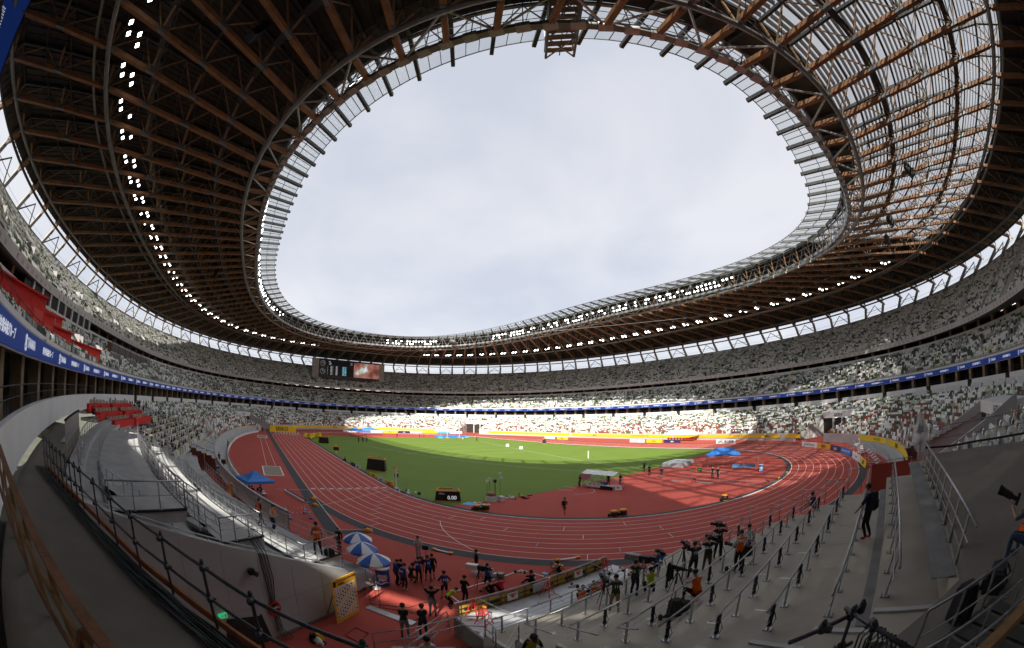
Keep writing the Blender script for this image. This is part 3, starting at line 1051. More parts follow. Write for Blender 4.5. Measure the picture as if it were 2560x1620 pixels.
# maintenance gantries, south and north
def gantry(ps, wid, planks):
    o = MB()
    n = ell_normal(ps); t = Vector((-n.y, n.x, 0))
    z0 = zA(ps) + 1.2
    st = sup(RG, ps); en = sup(RB, ps) + n * 12
    for sx in (-1, 1):
        for dz in (0, 1.1): o.beam(Vector((st.x, st.y, z0 + dz)) + t * sx * wid / 2, Vector((en.x, en.y, z0 + dz)) + t * sx * wid / 2, 0.22, 0.3)
    L_ = (en - st).length
    kx = max(2, int(L_ / wid))
    for i in range(kx):
        a, b_ = st.lerp(en, i / kx), st.lerp(en, (i + 1) / kx)
        for sx in (-1, 1): o.tube([Vector((a.x, a.y, z0 - 0.05)) + t * sx * wid / 2, Vector((b_.x, b_.y, z0 - 0.05)) - t * sx * wid / 2], 0.09, 5)
    o.beam(Vector((st.x, st.y, z0 + 0.3)), Vector((en.x, en.y, z0 + 0.3)), 0.1, 0.1)
    g_ = o.build('gantry', 'steel_grey', ROOF)
    np_ = int(L_ / 0.85)
    pm_ = MB(); pm_.box((0, 0, 0), (0.62, wid - 0.3, 0.1)); pme = pm_.mesh('plank', planks)
    for i in range(np_):
        c = st.lerp(en, (i + 0.5) / np_)
        q = link('plank', pme, g_)
        q.location = (c.x, c.y, z0 + 0.75)
        q.rotation_euler = (0, 0, math.atan2(n.y, n.x))
    for sx in (-1, 1):
        hg = MB()
        for i in range(3):
            c = st.lerp(en, i / 2 * 0.9 + 0.05)
            hg.tube([Vector((c.x, c.y, z0)) + t * sx * wid / 2, Vector((c.x, c.y, z0 + 4)) + t * sx * wid / 2], 0.08, 4)
        hg.build('hanger', 'steel_grey', g_)
gantry(math.radians(-35.4), 2.7, 'timber_light')
gantry(math.radians(144.5), 2.2, 'grey_cover')
# floodlights: clusters under the deck inside the third ring, and two rows along the rim
fl_h, fl_l = MB(), MB()
fl_h.box((0, 0, 0.14), (0.74, 0.52, 0.24))
fl_h.tube([(-0.45, 0, 0.1), (-0.45, 0, 0.5), (0.45, 0, 0.5), (0.45, 0, 0.1)], 0.03, 4)
for sx in (-0.175, 0.175): fl_l.box((sx, 0, 0), (0.31, 0.46, 0.05))
mh, ml = fl_h.mesh('floodlight', 'black'), fl_l.mesh('lens', 'lamp_glow')
LAMPS = []
for k in range(NT):
    pa, pc = TP[k], TP[(k + 1) % NT]
    if k == NT - 1: pc += 2 * PI
    pm = (pa + pc) / 2
    d = math.degrees(pm)
    if glazed(pm) or -42 < d < -36: continue
    if 41 < d < 152 or -165 < d < -38 or (k % 2 == 0 and False):
        for j, (q, s_) in enumerate(((0.30, 0.86), (0.42, 0.92), (0.55, 0.86), (0.67, 0.92))):
            if (k * 5 + j * 3) % 11 == 0: continue
            p = pa + (pc - pa) * q
            B_, C_ = rpt(RB, zB, p), rpt(RC, zC, p)
            LAMPS.append((B_.lerp(C_, s_) + Vector((0, 0, 0.5)), p, 40))
    if 58 < d < 130 or -135 < d < -52 or 150 < d < 172:
        for row in range(2):
            for j in range(3):
                if rnd.random() < 0.45: continue
                p = pa + (pc - pa) * (j + 0.5 + rnd.uniform(-0.15, 0.15)) / 3
                LAMPS.append((rpt(RA, zA, p, 1.2 + 1.2 * row) - ell_normal(p) * 0.5, p, 62))
LAMPS.sort(key=lambda q: (q[0] - cv).length)
fh, fg = MB(), MB()
for i, (v, p, tilt) in enumerate(LAMPS):
    n = ell_normal(p)
    aim = (-n * math.sin(math.radians(tilt)) - Vector((0, 0, 1)) * math.cos(math.radians(tilt))).normalized()
    q = aim.to_track_quat('-Z', 'Y')
    if i < 300:
        o = link('floodlight', mh, ROOF)
        o.location = v; o.rotation_mode = 'QUATERNION'; o.rotation_quaternion = q
        link('lens', ml, o)
    else:
        mm_ = q.to_matrix()
        fh.add([mm_ @ Vector(x) + v for x in fl_h.v], fl_h.f, 0)
        fh.add([mm_ @ Vector(x) + v for x in fl_l.v], fl_l.f, 1)
if fh.f: fh.build('floodlight', ['black', 'lamp_glow'], ROOF, kind='stuff')
# black loudspeaker clusters hung under the glazed roof
for deg, q in ((5, 0.32), (21, 0.30), (30, 0.45), (-55, 0.35), (-100, 0.33)):
    ps = math.radians(deg)
    v = rpt(RB, zB, ps).lerp(rpt(RC, zC, ps), q) + Vector((0, 0, 0.4))
    m = MB()
    for i in range(5):
        m.box((0, -0.12 * i * i * 0.3, -0.42 * i), (1.5, 0.9, 0.38), rot=Matrix.Rotation(-0.12 * i, 3, 'X'))
    m.box((0, 0, 0.35), (1.6, 0.5, 0.12))
    o = m.build('loudspeaker', 'black', ROOF)
    n = ell_normal(ps)
    o.location = v; o.rotation_euler = (0, 0, math.atan2(n.y, n.x) + PI / 2)
# ------------------------------------------------------------------ columns and struts between the top tier and the roof
for k in range(NT):
    ps, pc = TP[k], TP[(k + 1) % NT]
    A = P3(off(T3B, 0.9), ps, 32.9)
    if (A - cv).dot(f_) < -5: continue
    B = rpt(RE_, zE, ps, 0.2)
    m = MB()
    n = ell_normal(ps)
    m.beam(A, B, 0.9, 0.45, up=n)
    m.build('roof_column', 'concrete', T3)
    if k % 2 == 0:
        C = P3(off(T3B, 0.9), pc, 32.9)
        D = rpt(RE_, zE, pc, 0.2)
        md = B.lerp(D, 0.5)
        m = MB()
        m.tube([A, md, C], 0.16, 5)
        m.tube([A.lerp(B, 0.55), C.lerp(D, 0.55)], 0.07, 4)
        m.build('roof_strut', 'steel_dark', T3)
m = MB()
for i in range(216):
    a, b_ = psi_at(i / 216), psi_at((i + 1) / 216)
    m.tube([P3(off(T3B, 0.3), a, 33.9), P3(off(T3B, 0.3), b_, 33.9)], 0.03, 4)
m.build('hand_rail', 'galvanised', T3)
# thin cable spanning the bowl under the roof
m = MB()
A, B = Vector((-118, -30, 40.5)), Vector((70, 85, 40.6))
m.tube([A.lerp(B, i / 24) - Vector((0, 0, 3.0 * 4 * (i / 24) * (1 - i / 24))) for i in range(25)], 0.04, 5)
tag(m.build('overhead_cable', 'steel_pale'), 'thin pale cable strung across the bowl below the roof', 'cable')

# unseen panels added behind the camera to keep sun out of the open bays
for k in range(NT):
    ps, pc = TP[k], TP[(k + 1) % NT]
    if not math.radians(-67) < ps < math.radians(6): continue
    m = MB()
    for j in range(8):
        q = j / 8
        a_, b_ = P3(off(T3B, 3.2), ps, 33.0 + 4.6 * q), P3(off(T3B, 3.2), pc, 33.0 + 4.6 * q)
        m.add([a_, b_, b_ + Vector((0, 0, 0.56)), a_ + Vector((0, 0, 0.56))], [(0, 1, 2, 3)])
    m.build('facade_panel', 'timber', T3)
# ------------------------------------------------------------------ right hand media terrace (straight rows, 1.25 m between posts)
TX = [80.95, 82.95, 84.97, 86.82, 88.13, 89.52, 90.85, 92.25, 93.5, 95.1]
TZ = [1.55, 2.31, 3.06, 3.75, 4.24, 4.76, 5.25, 5.77, 6.25, 6.85]
YA, YB = -46.95, -32.85
TER = thing('media_terrace', 'stepped concrete terrace of wide bare rows in front of the camera', 'terrace')
for i in range(len(TX)):
    x1 = TX[i + 1] - 0.22 if i + 1 < len(TX) else 95.6
    m = MB()
    yb = YB if i < 7 else (-34.6 if i == 7 else -34.0)
    m.box(((TX[i] - 0.22 + x1) / 2, (YA + yb) / 2 - (0.6 if i > 5 else 0), TZ[i] / 2 - 0.1), (x1 - TX[i] + 0.22, yb - YA + (1.2 if i > 5 else 0), TZ[i] + 0.2))
    m.build('terrace_step', 'floor_coating', TER)
m = MB()
m.box((79.4, (-46.9 - 36.2) / 2, 0.5), (2.8, 10.7, 1.0))
m.build('front_platform', 'concrete_dark', TER)
m = MB()
gx = np.linspace(78.06, 80.68, 6); gy = np.linspace(-46.8, -36.3, 22)
for i in range(5):
    for j in range(21):
        hh = lambda a, b: 1.008 + 0.008 * math.sin(a * 7.3 + b * 2.1) + 0.006 * math.sin(b * 5.1 + a)
        m.add([(gx[i], gy[j], hh(gx[i], gy[j])), (gx[i + 1], gy[j], hh(gx[i + 1], gy[j])), (gx[i + 1], gy[j + 1], hh(gx[i + 1], gy[j + 1])), (gx[i], gy[j + 1], hh(gx[i], gy[j + 1]))], [(0, 1, 2, 3)])
tag(m.build('floor_sheet', 'white_sheet' if 'white_sheet' in MT else 'white', None, smooth=True), 'stained white sheet laid along the lowest row behind the yellow fence', 'floor sheet')
# grey strip along the edge of the upper walkway
m = MB()
m.box((94.75, -40.6, 6.872), (0.62, 12.8, 0.012)); m.box((93.15, -40.6, 5.782), (0.35, 12.4, 0.012))
m.build('walkway_strip', 'concrete_dark', TER)
# tape marks on the rows
def tape(x, y, z, l, wd, ang, mt, cross=False):
    m = MB()
    m.box((0, 0, 0), (l, wd, 0.004))
    if cross: m.box((0, 0, 0.0022), (wd, l, 0.004))
    o = m.build('floor_mark', mt, TER)
    o.location = (x, y, z + 0.006); o.rotation_euler = (0, 0, ang)
for x, y, z in ((84.39, -42.88, 2.31), (83.24, -45.79, 2.31), (84.38, -41.64, 2.31), (85.95, -45.1, 3.06), (85.99, -46.26, 3.06), (84.4, -40.2, 2.31), (85.9, -43.8, 3.06), (85.8, -42.4, 3.06)): tape(x, y, z, 0.26, 0.05, 0.4, 'white', True)
for x, y, z, mt in ((87.6, -45.6, 3.75, 'tape_green'), (87.6, -42.1, 3.75, 'tape_green'), (88.9, -44.9, 4.24, 'white'), (88.9, -42.4, 4.24, 'tape_green'), (88.9, -41.0, 4.24, 'white'), (90.2, -44.6, 4.76, 'white'), (90.2, -42.3, 4.76, 'white'), (90.2, -39.9, 4.76, 'white'), (91.6, -42.4, 5.25, 'tape_green'), (91.6, -40.2, 5.25, 'tape_green'), (91.6, -38.0, 5.25, 'tape_green'), (87.5, -39.0, 3.75, 'white'), (89.0, -38.4, 4.24, 'white'), (90.1, -36.8, 4.76, 'tape_green')): tape(x, y, z, 0.62, 0.055, 0.12, mt)
# rails of the rows
def post_mesh(h, lean=0.0, wide=0.10):
    m = MB()
    m.box((0, 0, 0.011), (0.24, 0.16, 0.022))
    m.add([(-0.02, -wide / 2, 0.02), (0.02, -wide / 2, 0.02), (0.02, wide / 2, 0.02), (-0.02, wide / 2, 0.02),
           (-0.016 + lean, -wide / 3, h), (0.016 + lean, -wide / 3, h), (0.016 + lean, wide / 3, h), (-0.016 + lean, wide / 3, h)],
          [(3, 2, 1, 0), (4, 5, 6, 7), (0, 1, 5, 4), (1, 2, 6, 5), (2, 3, 7, 6), (3, 0, 4, 7)])
    for sx, sy in ((-0.09, -0.05), (0.09, -0.05), (0.09, 0.05), (-0.09, 0.05)): m.lathe([(0.018, 0.02), (0.018, 0.045), (0, 0.05)], (sx, sy, 0), 6)
    return m.mesh('post', 'galvanised')
PM = post_mesh(0.75)
WRAP = MB(); WRAP.lathe([(0.05, 0.1), (0.062, 0.2), (0.05, 0.33), (0.066, 0.45), (0.055, 0.6), (0.06, 0.7)], n=7)
WRAP.tube([(0.05, 0.02, 0.5), (0.12, 0.05, 0.3), (0.07, 0.03, 0.1), (0.02, 0.06, 0.25)], 0.012, 4)
WRAPM = WRAP.mesh('cable_wrap', 'black_matte')
RAILTXT = ['lowest galvanised rail of the terrace, along the white floor sheet', 'second lowest galvanised terrace rail, behind the photographers in orange', 'third galvanised terrace rail up from the white sheet', 'fourth galvanised terrace rail, beside the black kit bags', 'fifth galvanised terrace rail up, with cables wound round alternate posts', 'sixth galvanised terrace rail up, between two bare tan rows', 'seventh galvanised terrace rail, in front of the man with the backpack', 'eighth galvanised terrace rail, the one the backpack man leans on']
HR = 0.75
for i in range(8):
    t = thing('terrace_rail', RAILTXT[i], 'railing', (TX[i], YA, TZ[i]), 0, 'rails of the media terrace')
    ys = [0.58 + 1.25 * k for k in range(12) if -46.37 + 1.25 * k < -32.4]
    if i == 0: ys = ys[:9]
    for k, y in enumerate(ys):
        if y > 14.05: continue
        o = link('post', PM, t); o.location = (0, y, 0)
        if i in (4, 5, 6) and k % 2 == 0 or (i in (2, 3) and k % 3 == 1): link('cable_wrap', WRAPM, o)
    y0, y1 = 0.1, max(ys) + 0.12
    m = MB(); m.tube([(0, y0, HR), (0, y1, HR)], 0.030, 8)
    if i > 1: m.tube([(0, y1, HR), (TX[i - 1] - TX[i] + 0.15, y1, HR)], 0.026, 8); m.tube([(TX[i - 1] - TX[i] + 0.15, y1, HR), (TX[i - 1] - TX[i] + 0.15, y1, TZ[i - 1] - TZ[i])], 0.026, 8); m.tube([(-0.45, y1, HR), (-0.45, y1, TZ[i - 1] - TZ[i])], 0.02, 6)
    if i in (1, 2, 3): m.tube([(0, y0, HR), (TX[i + 1] - TX[i] - 0.5, y0 - 0.15, HR + 0.3)], 0.026, 8)
    m.build('top_rail', 'galvanised', t, smooth=True)
    for h in (0.27, 0.51):
        m = MB(); m.tube([(0, y0, h), (0, y1, h)], 0.012, 6); m.build('cable_rail', 'galvanised', t)
# two heavier guard rails of the walkway
PG = post_mesh(1.02, 0.10, 0.20)
for i, (x, z, lab) in enumerate(((93.5, 6.25, 'guard rail with broad tapered posts at the foot of the upper walkway'), (95.1, 6.85, 'guard rail with broad tapered posts along the open upper floor'))):
    t = thing('guard_rail', lab, 'railing', (x, -46.95, z), 0, 'guard rails of the walkway')
    n_ = 10 if i == 0 else 9
    for k in range(n_):
        o = link('post', PG, t); o.location = (0, 0.6 + 1.33 * k * (0.94 if i == 0 else 1.0), 0)
    ln = 0.8 + 1.33 * (n_ - 1)
    m = MB(); m.tube([(0.1, -0.3, 1.02), (0.1, ln, 1.02)], 0.036, 8); m.build('top_rail', 'galvanised', t, smooth=True)
    for h in (0.3, 0.62):
        m = MB(); m.tube([(0.05, 0, h), (0.05, ln, h)], 0.018, 6); m.build('cable_rail', 'galvanised', t)
# ------------------------------------------------------------------ gate passage, its wall and the camera floor
WP0, WD = Vector((73.41, -50.42, 0)), Vector((0.546, -0.838, 0))
WN = Vector((0.838, 0.546, 0))
prof = [(0, 2.19), (2.08, 3.07), (4.97, 4.2), (7.6, 5.11), (9.7, 5.83), (13.4, 6.95)]
GW = thing('gate_wall', 'tall grey side wall of the tunnel mouth with cables hanging down it', 'wall')
m = MB()
for (s0, z0), (s1, z1) in zip(prof, prof[1:]):
    a, b = WP0 + WD * s0, WP0 + WD * s1
    back = -WN * 0.4
    m.add([(a.x, a.y, -0.1), (b.x, b.y, -0.1), (b.x, b.y, z1), (a.x, a.y, z0)], [(0, 1, 2, 3)])
    c, d = a + back, b + back
    m.add([(a.x, a.y, z0), (b.x, b.y, z1), (d.x, d.y, z1), (c.x, c.y, z0)], [(0, 1, 2, 3)])
    m.add([(c.x, c.y, -0.1), (d.x, d.y, -0.1), (d.x, d.y, z1), (c.x, c.y, z0)], [(3, 2, 1, 0)])
a = WP0; c = WP0 - WN * 0.4
m.add([(a.x, a.y, -0.1), (a.x, a.y, 2.19), (c.x, c.y, 2.19), (c.x, c.y, -0.1)], [(0, 1, 2, 3)])
m.build('wall_panel', 'wall_grey', GW)
# panel joints, coping rail, skirting
def wp(s, z, d=0.0): 
    v = WP0 + WD * s + WN * d
    return Vector((v.x, v.y, z))
m = MB()
for s in (1.8, 3.6, 5.4, 7.2, 9.0): m.beam(wp(s, 0, 0.002), wp(s, 2.1 + s * 0.36, 0.002), 0.012, 0.008)
m.beam(wp(0, 1.75, 0.002), wp(10, 2.0, 0.002), 0.012, 0.008)
m.build('panel_joint', 'concrete_dark', GW)
m = MB(); m.tube([wp(s, z + 0.16, -0.2) for s, z in prof], 0.03, 6)
for s, z in prof: m.tube([wp(s, z, -0.2), wp(s, z + 0.16, -0.2)], 0.015, 5)
m.build('coping_rail', 'galvanised', GW)
m = MB(); m.beam(wp(0.05, 0.1, 0.03), wp(5.2, 0.1, 0.03), 0.04, 0.12); m.build('skirting', 'concrete_dark', GW)
# doorway: flat near-black sheets on the wall stand in for its shade
m = MB()
m.add([wp(5.55, -0.05, 0.012), wp(8.1, -0.05, 0.012), wp(7.6, 1.72, 0.012), wp(5.75, 1.42, 0.012)], [(0, 1, 2, 3)])
m.add([wp(5.45, 0.0, 0.02), wp(5.75, 1.5, 0.02), wp(5.85, 1.5, 0.02), wp(5.55, 0.0, 0.02)], [(0, 1, 2, 3)])
m.build('door_opening', 'dark_void', GW)
t = thing('exit_sign', 'small lit green exit sign with a white running figure', 'sign', wp(7.75, 1.95, 0.05), math.atan2(WN.y, WN.x))
m = MB(); m.box((0, 0, 0), (0.06, 0.42, 0.22)); m.build('panel', 'exit_green', t)
m = MB()
m.lathe([(0, -0.02), (0.02, 0), (0, 0.02)], (0.036, -0.02, 0.075), 6)
m.beam((0.036, -0.02, 0.05), (0.036, -0.05, -0.02), 0.008, 0.03); m.beam((0.036, -0.05, -0.02), (0.036, -0.01, -0.09), 0.008, 0.022); m.beam((0.036, -0.05, -0.02), (0.036, -0.11, -0.07), 0.008, 0.022)
m.beam((0.036, -0.02, 0.045), (0.036, 0.05, 0.01), 0.008, 0.018); m.box((0.035, 0.12, 0), (0.006, 0.08, 0.16))
m.build('pictogram', 'white', t)
t = thing('wall_lamp', 'small black spotlight bracketed on the grey gate wall', 'lamp', wp(5.9, 3.62, 0.02), math.atan2(WN.y, WN.x))
m = MB(); m.box((0.12, 0, 0), (0.2, 0.26, 0.24)); m.tube([(0.16, 0, 0), (0.42, 0.1, -0.05)], 0.09, 8, r2=0.12); m.build('housing', 'black', t)
t = thing('round_sign', 'round red rimmed warning sign hung on black cables by the doorway', 'sign', wp(5.0, 1.58, 0.06), math.atan2(WN.y, WN.x))
rx = Matrix.Rotation(PI / 2, 3, 'Y')
m = MB(); m.lathe([(0, 0), (0.36, 0), (0.36, 0.03), (0.25, 0.03)], n=24, axis=rx); m.build('rim', 'red_paint', t)
m = MB(); m.lathe([(0.25, 0.02), (0.25, 0.034), (0, 0.034)], n=24, axis=rx); m.build('disc', 'black', t)
text('立入禁止', 0.13, 'white', t, (0.04, 0, 0.03), (0, 1, 0), ex=0.003, bold=0.004)
for k, s in enumerate((4.7, 4.85, 5.0, 5.1)):
    m = MB(); m.tube([wp(s + 0.3, 4.9, -0.5), wp(s + 0.2, 4.25, 0.03), wp(s + 0.05, 3.0, 0.05), wp(4.9 + k * 0.07, 1.85, 0.06), wp(4.8 + k * 0.1, 0.4, 0.08), wp(4.6 + k * 0.2, 0.03, 0.5)], 0.022, 5)
    tag(m.build('hanging_cable', 'black'), 'black power cables hanging down the grey gate wall to the red sign', 'cable', 'cables on the gate wall')
# camera floor
FL = 7.2
edge = [(82.55, -60.1), (84.5, -58.2), (86.45, -56.5), (88.3, -55.15), (89.6, -54.0), (91.6, -52.3), (92.6, -51.0), (93.6, -49.6), (95.12, -47.6), (95.3, -34.6), (98.4, -34.9), (101.5, -36.2)]
outer = [P3(off(T1B, -0.05), math.radians(d), FL) for d in np.linspace(-22, -56, 24)]
inner = []
for s in np.linspace(0, 1, 9):
    th = math.radians(-50.0 - 8 * (1 - s))
    v = P3((97 * 1.262, 61.5 * 1.262, 2.25), th, FL)
    inner.append((v.x, v.y))
inner = [(x, y) for x, y in inner if x < 80.4]
poly = edge + [(v.x, v.y) for v in outer] + [(65.6, -77.4)] + inner + [(80.6, -61.4)]
m = MB()
n = len(poly)
vs = [(x, y, FL) for x, y in poly]
m.add(vs, [tuple(range(n))])
m.strip([(x, y, FL) for x, y in poly], [(x, y, FL - 0.7) for x, y in poly], closed=True)
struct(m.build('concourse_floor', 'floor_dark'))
m = MB()                                            # underside over the tunnel
tun = [(82.55, -60.1), (84.5, -58.2), (86.45, -56.5), (88.3, -55.15), (89.6, -54.0), (91.6, -52.3), (95.1, -47.6), (105, -60), (96, -70), (84, -64)]
m.add([(x, y, FL - 0.7) for x, y in tun], [tuple(range(len(tun)))])
m.strip([(x, y, FL - 0.7) for x, y in tun[7:]], [(x, y, -0.1) for x, y in tun[7:]])
m.add([(95.2, -47.3, -0.1), (105, -60, -0.1), (105, -60, 6.5), (95.2, -47.3, 6.9)], [(0, 1, 2, 3)])
struct(m.build('tunnel_wall', 'concrete_dark'))
# pale side wall of the right hand terrace facing the tunnel
m = MB()
for i in range(len(TX) - 1):
    m.box(((TX[i] + TX[i + 1]) / 2 - 0.2, YA - 0.08, TZ[i] / 2), (TX[i + 1] - TX[i], 0.15, TZ[i] + 0.1))
m.build('side_wall', 'wall_grey', TER)
# ------------------------------------------------------------------ left hand terraces: walkways with handrails
def fcurve(f, x): return -61.5 * f * max(0.0, 1 - (x / (97 * f)) ** 2.25) ** (1 / 2.25)
def wall_hit(f):
    lo, hi = 0, 14
    for _ in range(40):
        md = (lo + hi) / 2
        v = WP0 + WD * md - WN * 0.4
        if fval(v.x, v.y) < f: lo = md
        else: hi = md
    return v.x
LT = thing('stepped_terrace', 'grey stepped terrace with walkways beyond the tunnel wall', 'terrace')
def slab(f0, f1, z, x0, zb, mt, name='terrace_step', n=18, parent=LT):
    xa, xb = wall_hit(f0), wall_hit(f1)
    A = [(x0 + (xa - x0) * i / n, 0) for i in range(n + 1)]
    A = [(x, fcurve(f0, x)) for x, _ in A]
    B = [x0 + (xb - x0) * i / n for i in range(n + 1)]
    B = [(x, fcurve(f1, x)) for x in B]
    m = MB()
    m.strip([(x, y, z) for x, y in A], [(x, y, z) for x, y in B])
    m.strip([(x, y, zb) for x, y in A], [(x, y, z) for x, y in A])
    a, b = A[-1], B[-1]
    m.add([(a[0], a[1], zb), (b[0], b[1], zb), (b[0], b[1], z), (a[0], a[1], z)], [(0, 1, 2, 3)])
    o = m.build(name, mt, parent)
    return A, B
fz = lambda f: 2.2 + 27.3 * (f - 1.073)
k = 0
f0 = 1.0663
while f0 < 1.255:
    slab(f0, f0 + 0.0137, max(0.7, fz(f0) - 0.25), 30, max(-0.2, fz(f0) - 1.2), 'concrete_dark' if False else 'floor_grey')
    f0 += 0.0137
WALKS = [(1.074, 1.106, 3.0), (1.137, 1.166, 4.85), (1.186, 1.232, 6.35)]
rails_txt = [('front handrail of the lowest left walkway beside the blue tent', 'rear handrail of the lowest left walkway'), ('front handrail of the middle left walkway', 'rear handrail of the middle left walkway'), ('front handrail of the top left walkway', 'rear handrail of the top left walkway below the camera floor')]
def rail_line(name, label, pts, h, nposts, group, r=0.028, mids=(0.5,), mt='galvanised'):
    """posts and rails along a polyline of floor points"""
    t = thing(name, label, 'railing', pts[0], 0, group)
    o0 = Vector(pts[0])
    P_ = [Vector(p) - o0 for p in pts]
    L_ = [0]
    for a, b in zip(P_, P_[1:]): L_.append(L_[-1] + (b - a).length)
    def at(s):
        for i in range(len(P_) - 1):
            if s <= L_[i + 1] or i == len(P_) - 2: return P_[i].lerp(P_[i + 1], (s - L_[i]) / max(1e-6, L_[i + 1] - L_[i]))
    pm = MB(); pm.tube([(0, 0, 0), (0, 0, h)], 0.024, 6); pm.box((0, 0, 0.01), (0.14, 0.14, 0.02)); pme = pm.mesh('post', mt)
    for i in range(nposts):
        o = link('post', pme, t); o.location = at(L_[-1] * i / (nposts - 1))
    m = MB(); m.tube([p + Vector((0, 0, h)) for p in P_], r, 7); m.build('top_rail', mt, t, smooth=True)
    for q in mids:
        m = MB(); m.tube([p + Vector((0, 0, h * q)) for p in P_], r * 0.6, 6); m.build('mid_rail', mt, t)
    return t
for j, (fa, fb, z) in enumerate(WALKS):
    x0 = 50 + 4 * (j == 2)
    A, B = slab(fa, fb, z, x0, z - 0.5, 'floor_grey', 'walkway')
    rail_line('walkway_rail', rails_txt[j][0], [(x, y, z) for x, y in A], 1.02, 22, 'handrails of the left walkways', mids=(0.3, 0.65))
    rail_line('walkway_rail', rails_txt[j][1], [(x, y, z) for x, y in B], 1.02, 18, 'handrails of the left walkways', mids=(0.3, 0.65))
    a, b = A[-1], B[-1]
    rail_line('walkway_rail', ['end rail of the lowest left walkway, behind the man in the orange vest', 'end rail of the middle left walkway over the tunnel wall', 'end rail of the top left walkway over the tunnel wall'][j], [(a[0], a[1], z), (b[0], b[1], z)], 1.02, 4, 'end rails of the left walkways', mids=(0.5,))
    m = MB(); m.tube([(x, y + 0.02, z - 0.03) for x, y in (A[-6:] + B[-1:])], 0.06, 5)
    m.build('edge_cable', 'black', LT)
# stair flights joining the walkways, with their own handrails
def stair(p0, p1, wd, n_, label):
    p0, p1 = Vector(p0), Vector(p1)
    t = thing('stair_flight', label, 'stairs', p0, 0)
    d = p1 - p0
    h = Vector((d.x, d.y, 0)); L_ = h.length; h.normalize()
    sd_ = Vector((-h.y, h.x, 0))
    for i in range(n_):
        m = MB(); c = Vector((h.x, h.y, 0)) * (L_ * (i + 0.5) / n_)
        m.box((c.x, c.y, d.z * (i + 1) / n_ - 0.09), (L_ / n_, wd, 0.18), math.atan2(h.y, h.x)); m.build('step', 'floor_grey', t)
    for s_ in (-1, 1):
        m = MB()
        e = sd_ * s_ * wd / 2
        for q in (1.0, 0.62, 0.3): m.tube([e + Vector((0, 0, q)), d + e + Vector((0, 0, q))], 0.025 if q == 1 else 0.016, 6)
        for i in range(5): m.tube([e + d * (i / 4), e + d * (i / 4) + Vector((0, 0, 1.0))], 0.022, 6)
        m.build('handrail', 'galvanised', t)
stair((71.9, -55.0, 3.0), (74.4, -58.0, 4.85), 1.6, 8, 'short grey stair between the lowest and middle left walkways')
stair((75.0, -59.2, 4.85), (76.9, -61.6, 6.35), 1.6, 7, 'short grey stair between the middle and top left walkways')
stair((65.6, -58.4, 3.0), (67.4, -61.3, 4.85), 1.5, 8, 'grey stair further along the left walkways, nearer the press desks')
# ramp handrails running along the walkways towards the tunnel wall
for j, (fa, z0, z1, lab) in enumerate(((1.122, 3.2, 4.4, 'sloping handrail between the lowest and middle left walkways'), (1.176, 5.2, 5.9, 'sloping handrail between the middle and top left walkways'), (1.246, 6.7, 7.2, 'sloping handrail just under the camera floor on the left'))):
    xb = wall_hit(fa) - 0.4
    pts = [(x, fcurve(fa, x), z0 + (z1 - z0) * (x - 58) / (xb - 58)) for x in np.linspace(58, xb, 12)]
    rail_line('ramp_rail', lab, pts, 1.0, 15, 'sloping handrails on the left', mids=(0.33, 0.66))
# curved grey wall and railing at the edge of the left concourse
m = MB()
cw = [(s, P3((97 * 1.262, 61.5 * 1.262, 2.25), math.radians(s), 0)) for s in np.linspace(-57.8, -53.6, 14)]
cwp = [(v.x, v.y) for s, v in cw]
m.strip([(x, y, 4.6) for x, y in cwp], [(x, y, FL + 0.05) for x, y in cwp])
m.strip([(x, y, FL + 0.05) for x, y in cwp], [(x * 1.004, y * 1.004, FL + 0.05) for x, y in cwp])
tag(m.build('retaining_wall', 'wall_grey'), 'curved grey retaining wall below the left concourse floor', 'wall')
t = rail_line('concourse_rail', 'black topped railing of close uprights curving along the left concourse', [(x, y, FL) for x, y in cwp], 1.1, 60, None, mids=(0.08,))
ball = MB(); ball.lathe([(0.0, -0.07), (0.06, -0.03), (0.065, 0.04), (0, 0.08)], n=7)
bmesh_ = ball.mesh('clamp', 'black_matte')
for i, (x, y) in enumerate(cwp):
    for k in range(2):
        o = link('clamp', bmesh_, t)
        q = (x - cwp[0][0], y - cwp[0][1], 1.1)
        if i < len(cwp) - 1: q = (q[0] + (cwp[i + 1][0] - x) * k / 2, q[1] + (cwp[i + 1][1] - y) * k / 2, 1.1)
        o.location = q
# ------------------------------------------------------------------ scaffold pipe rail in front of the camera
PR = [(82.55, -59.98, FL), (83.47, -59.1, FL), (84.5, -58.2, FL), (85.48, -57.36, FL), (86.41, -56.5, FL), (87.43, -55.66, FL), (88.35, -54.98, FL), (89.55, -53.98, FL), (90.6, -53.0, FL)]
t = thing('pipe_rail', 'dark scaffold pipe railing with clamps across the lower left', 'railing', PR[0], 0)
o0 = Vector(PR[0])
for h in (1.0, 0.52):
    m = MB(); m.tube([Vector(p) - o0 + Vector((0, 0, h)) for p in PR], 0.0275, 10); m.build('pipe', 'pipe_dark', t, smooth=True)
pm = MB(); pm.tube([(0, 0, 0), (0, 0, 1.06)], 0.0245, 10); pme = pm.mesh('upright', 'pipe_dark')
cl = MB()
cl.lathe([(0.0, -0.06), (0.045, -0.05), (0.052, 0), (0.045, 0.05), (0, 0.06)], (0, 0, 0), 10)
cl.lathe([(0.0, -0.055), (0.04, -0.05), (0.05, 0), (0.04, 0.05), (0, 0.055)], (0.045, -0.045, 0.0), 10, axis=Matrix.Rotation(PI / 2, 3, 'X') @ Matrix.Rotation(0.8, 3, 'Y'))
cl.tube([(0.06, 0.03, 0), (0.11, 0.02, 0.01)], 0.016, 6)
cl.lathe([(0.0, 0), (0.03, 0), (0.034, 0.03), (0.024, 0.06), (0, 0.075)], (0.0, 0, 0.045), 8)
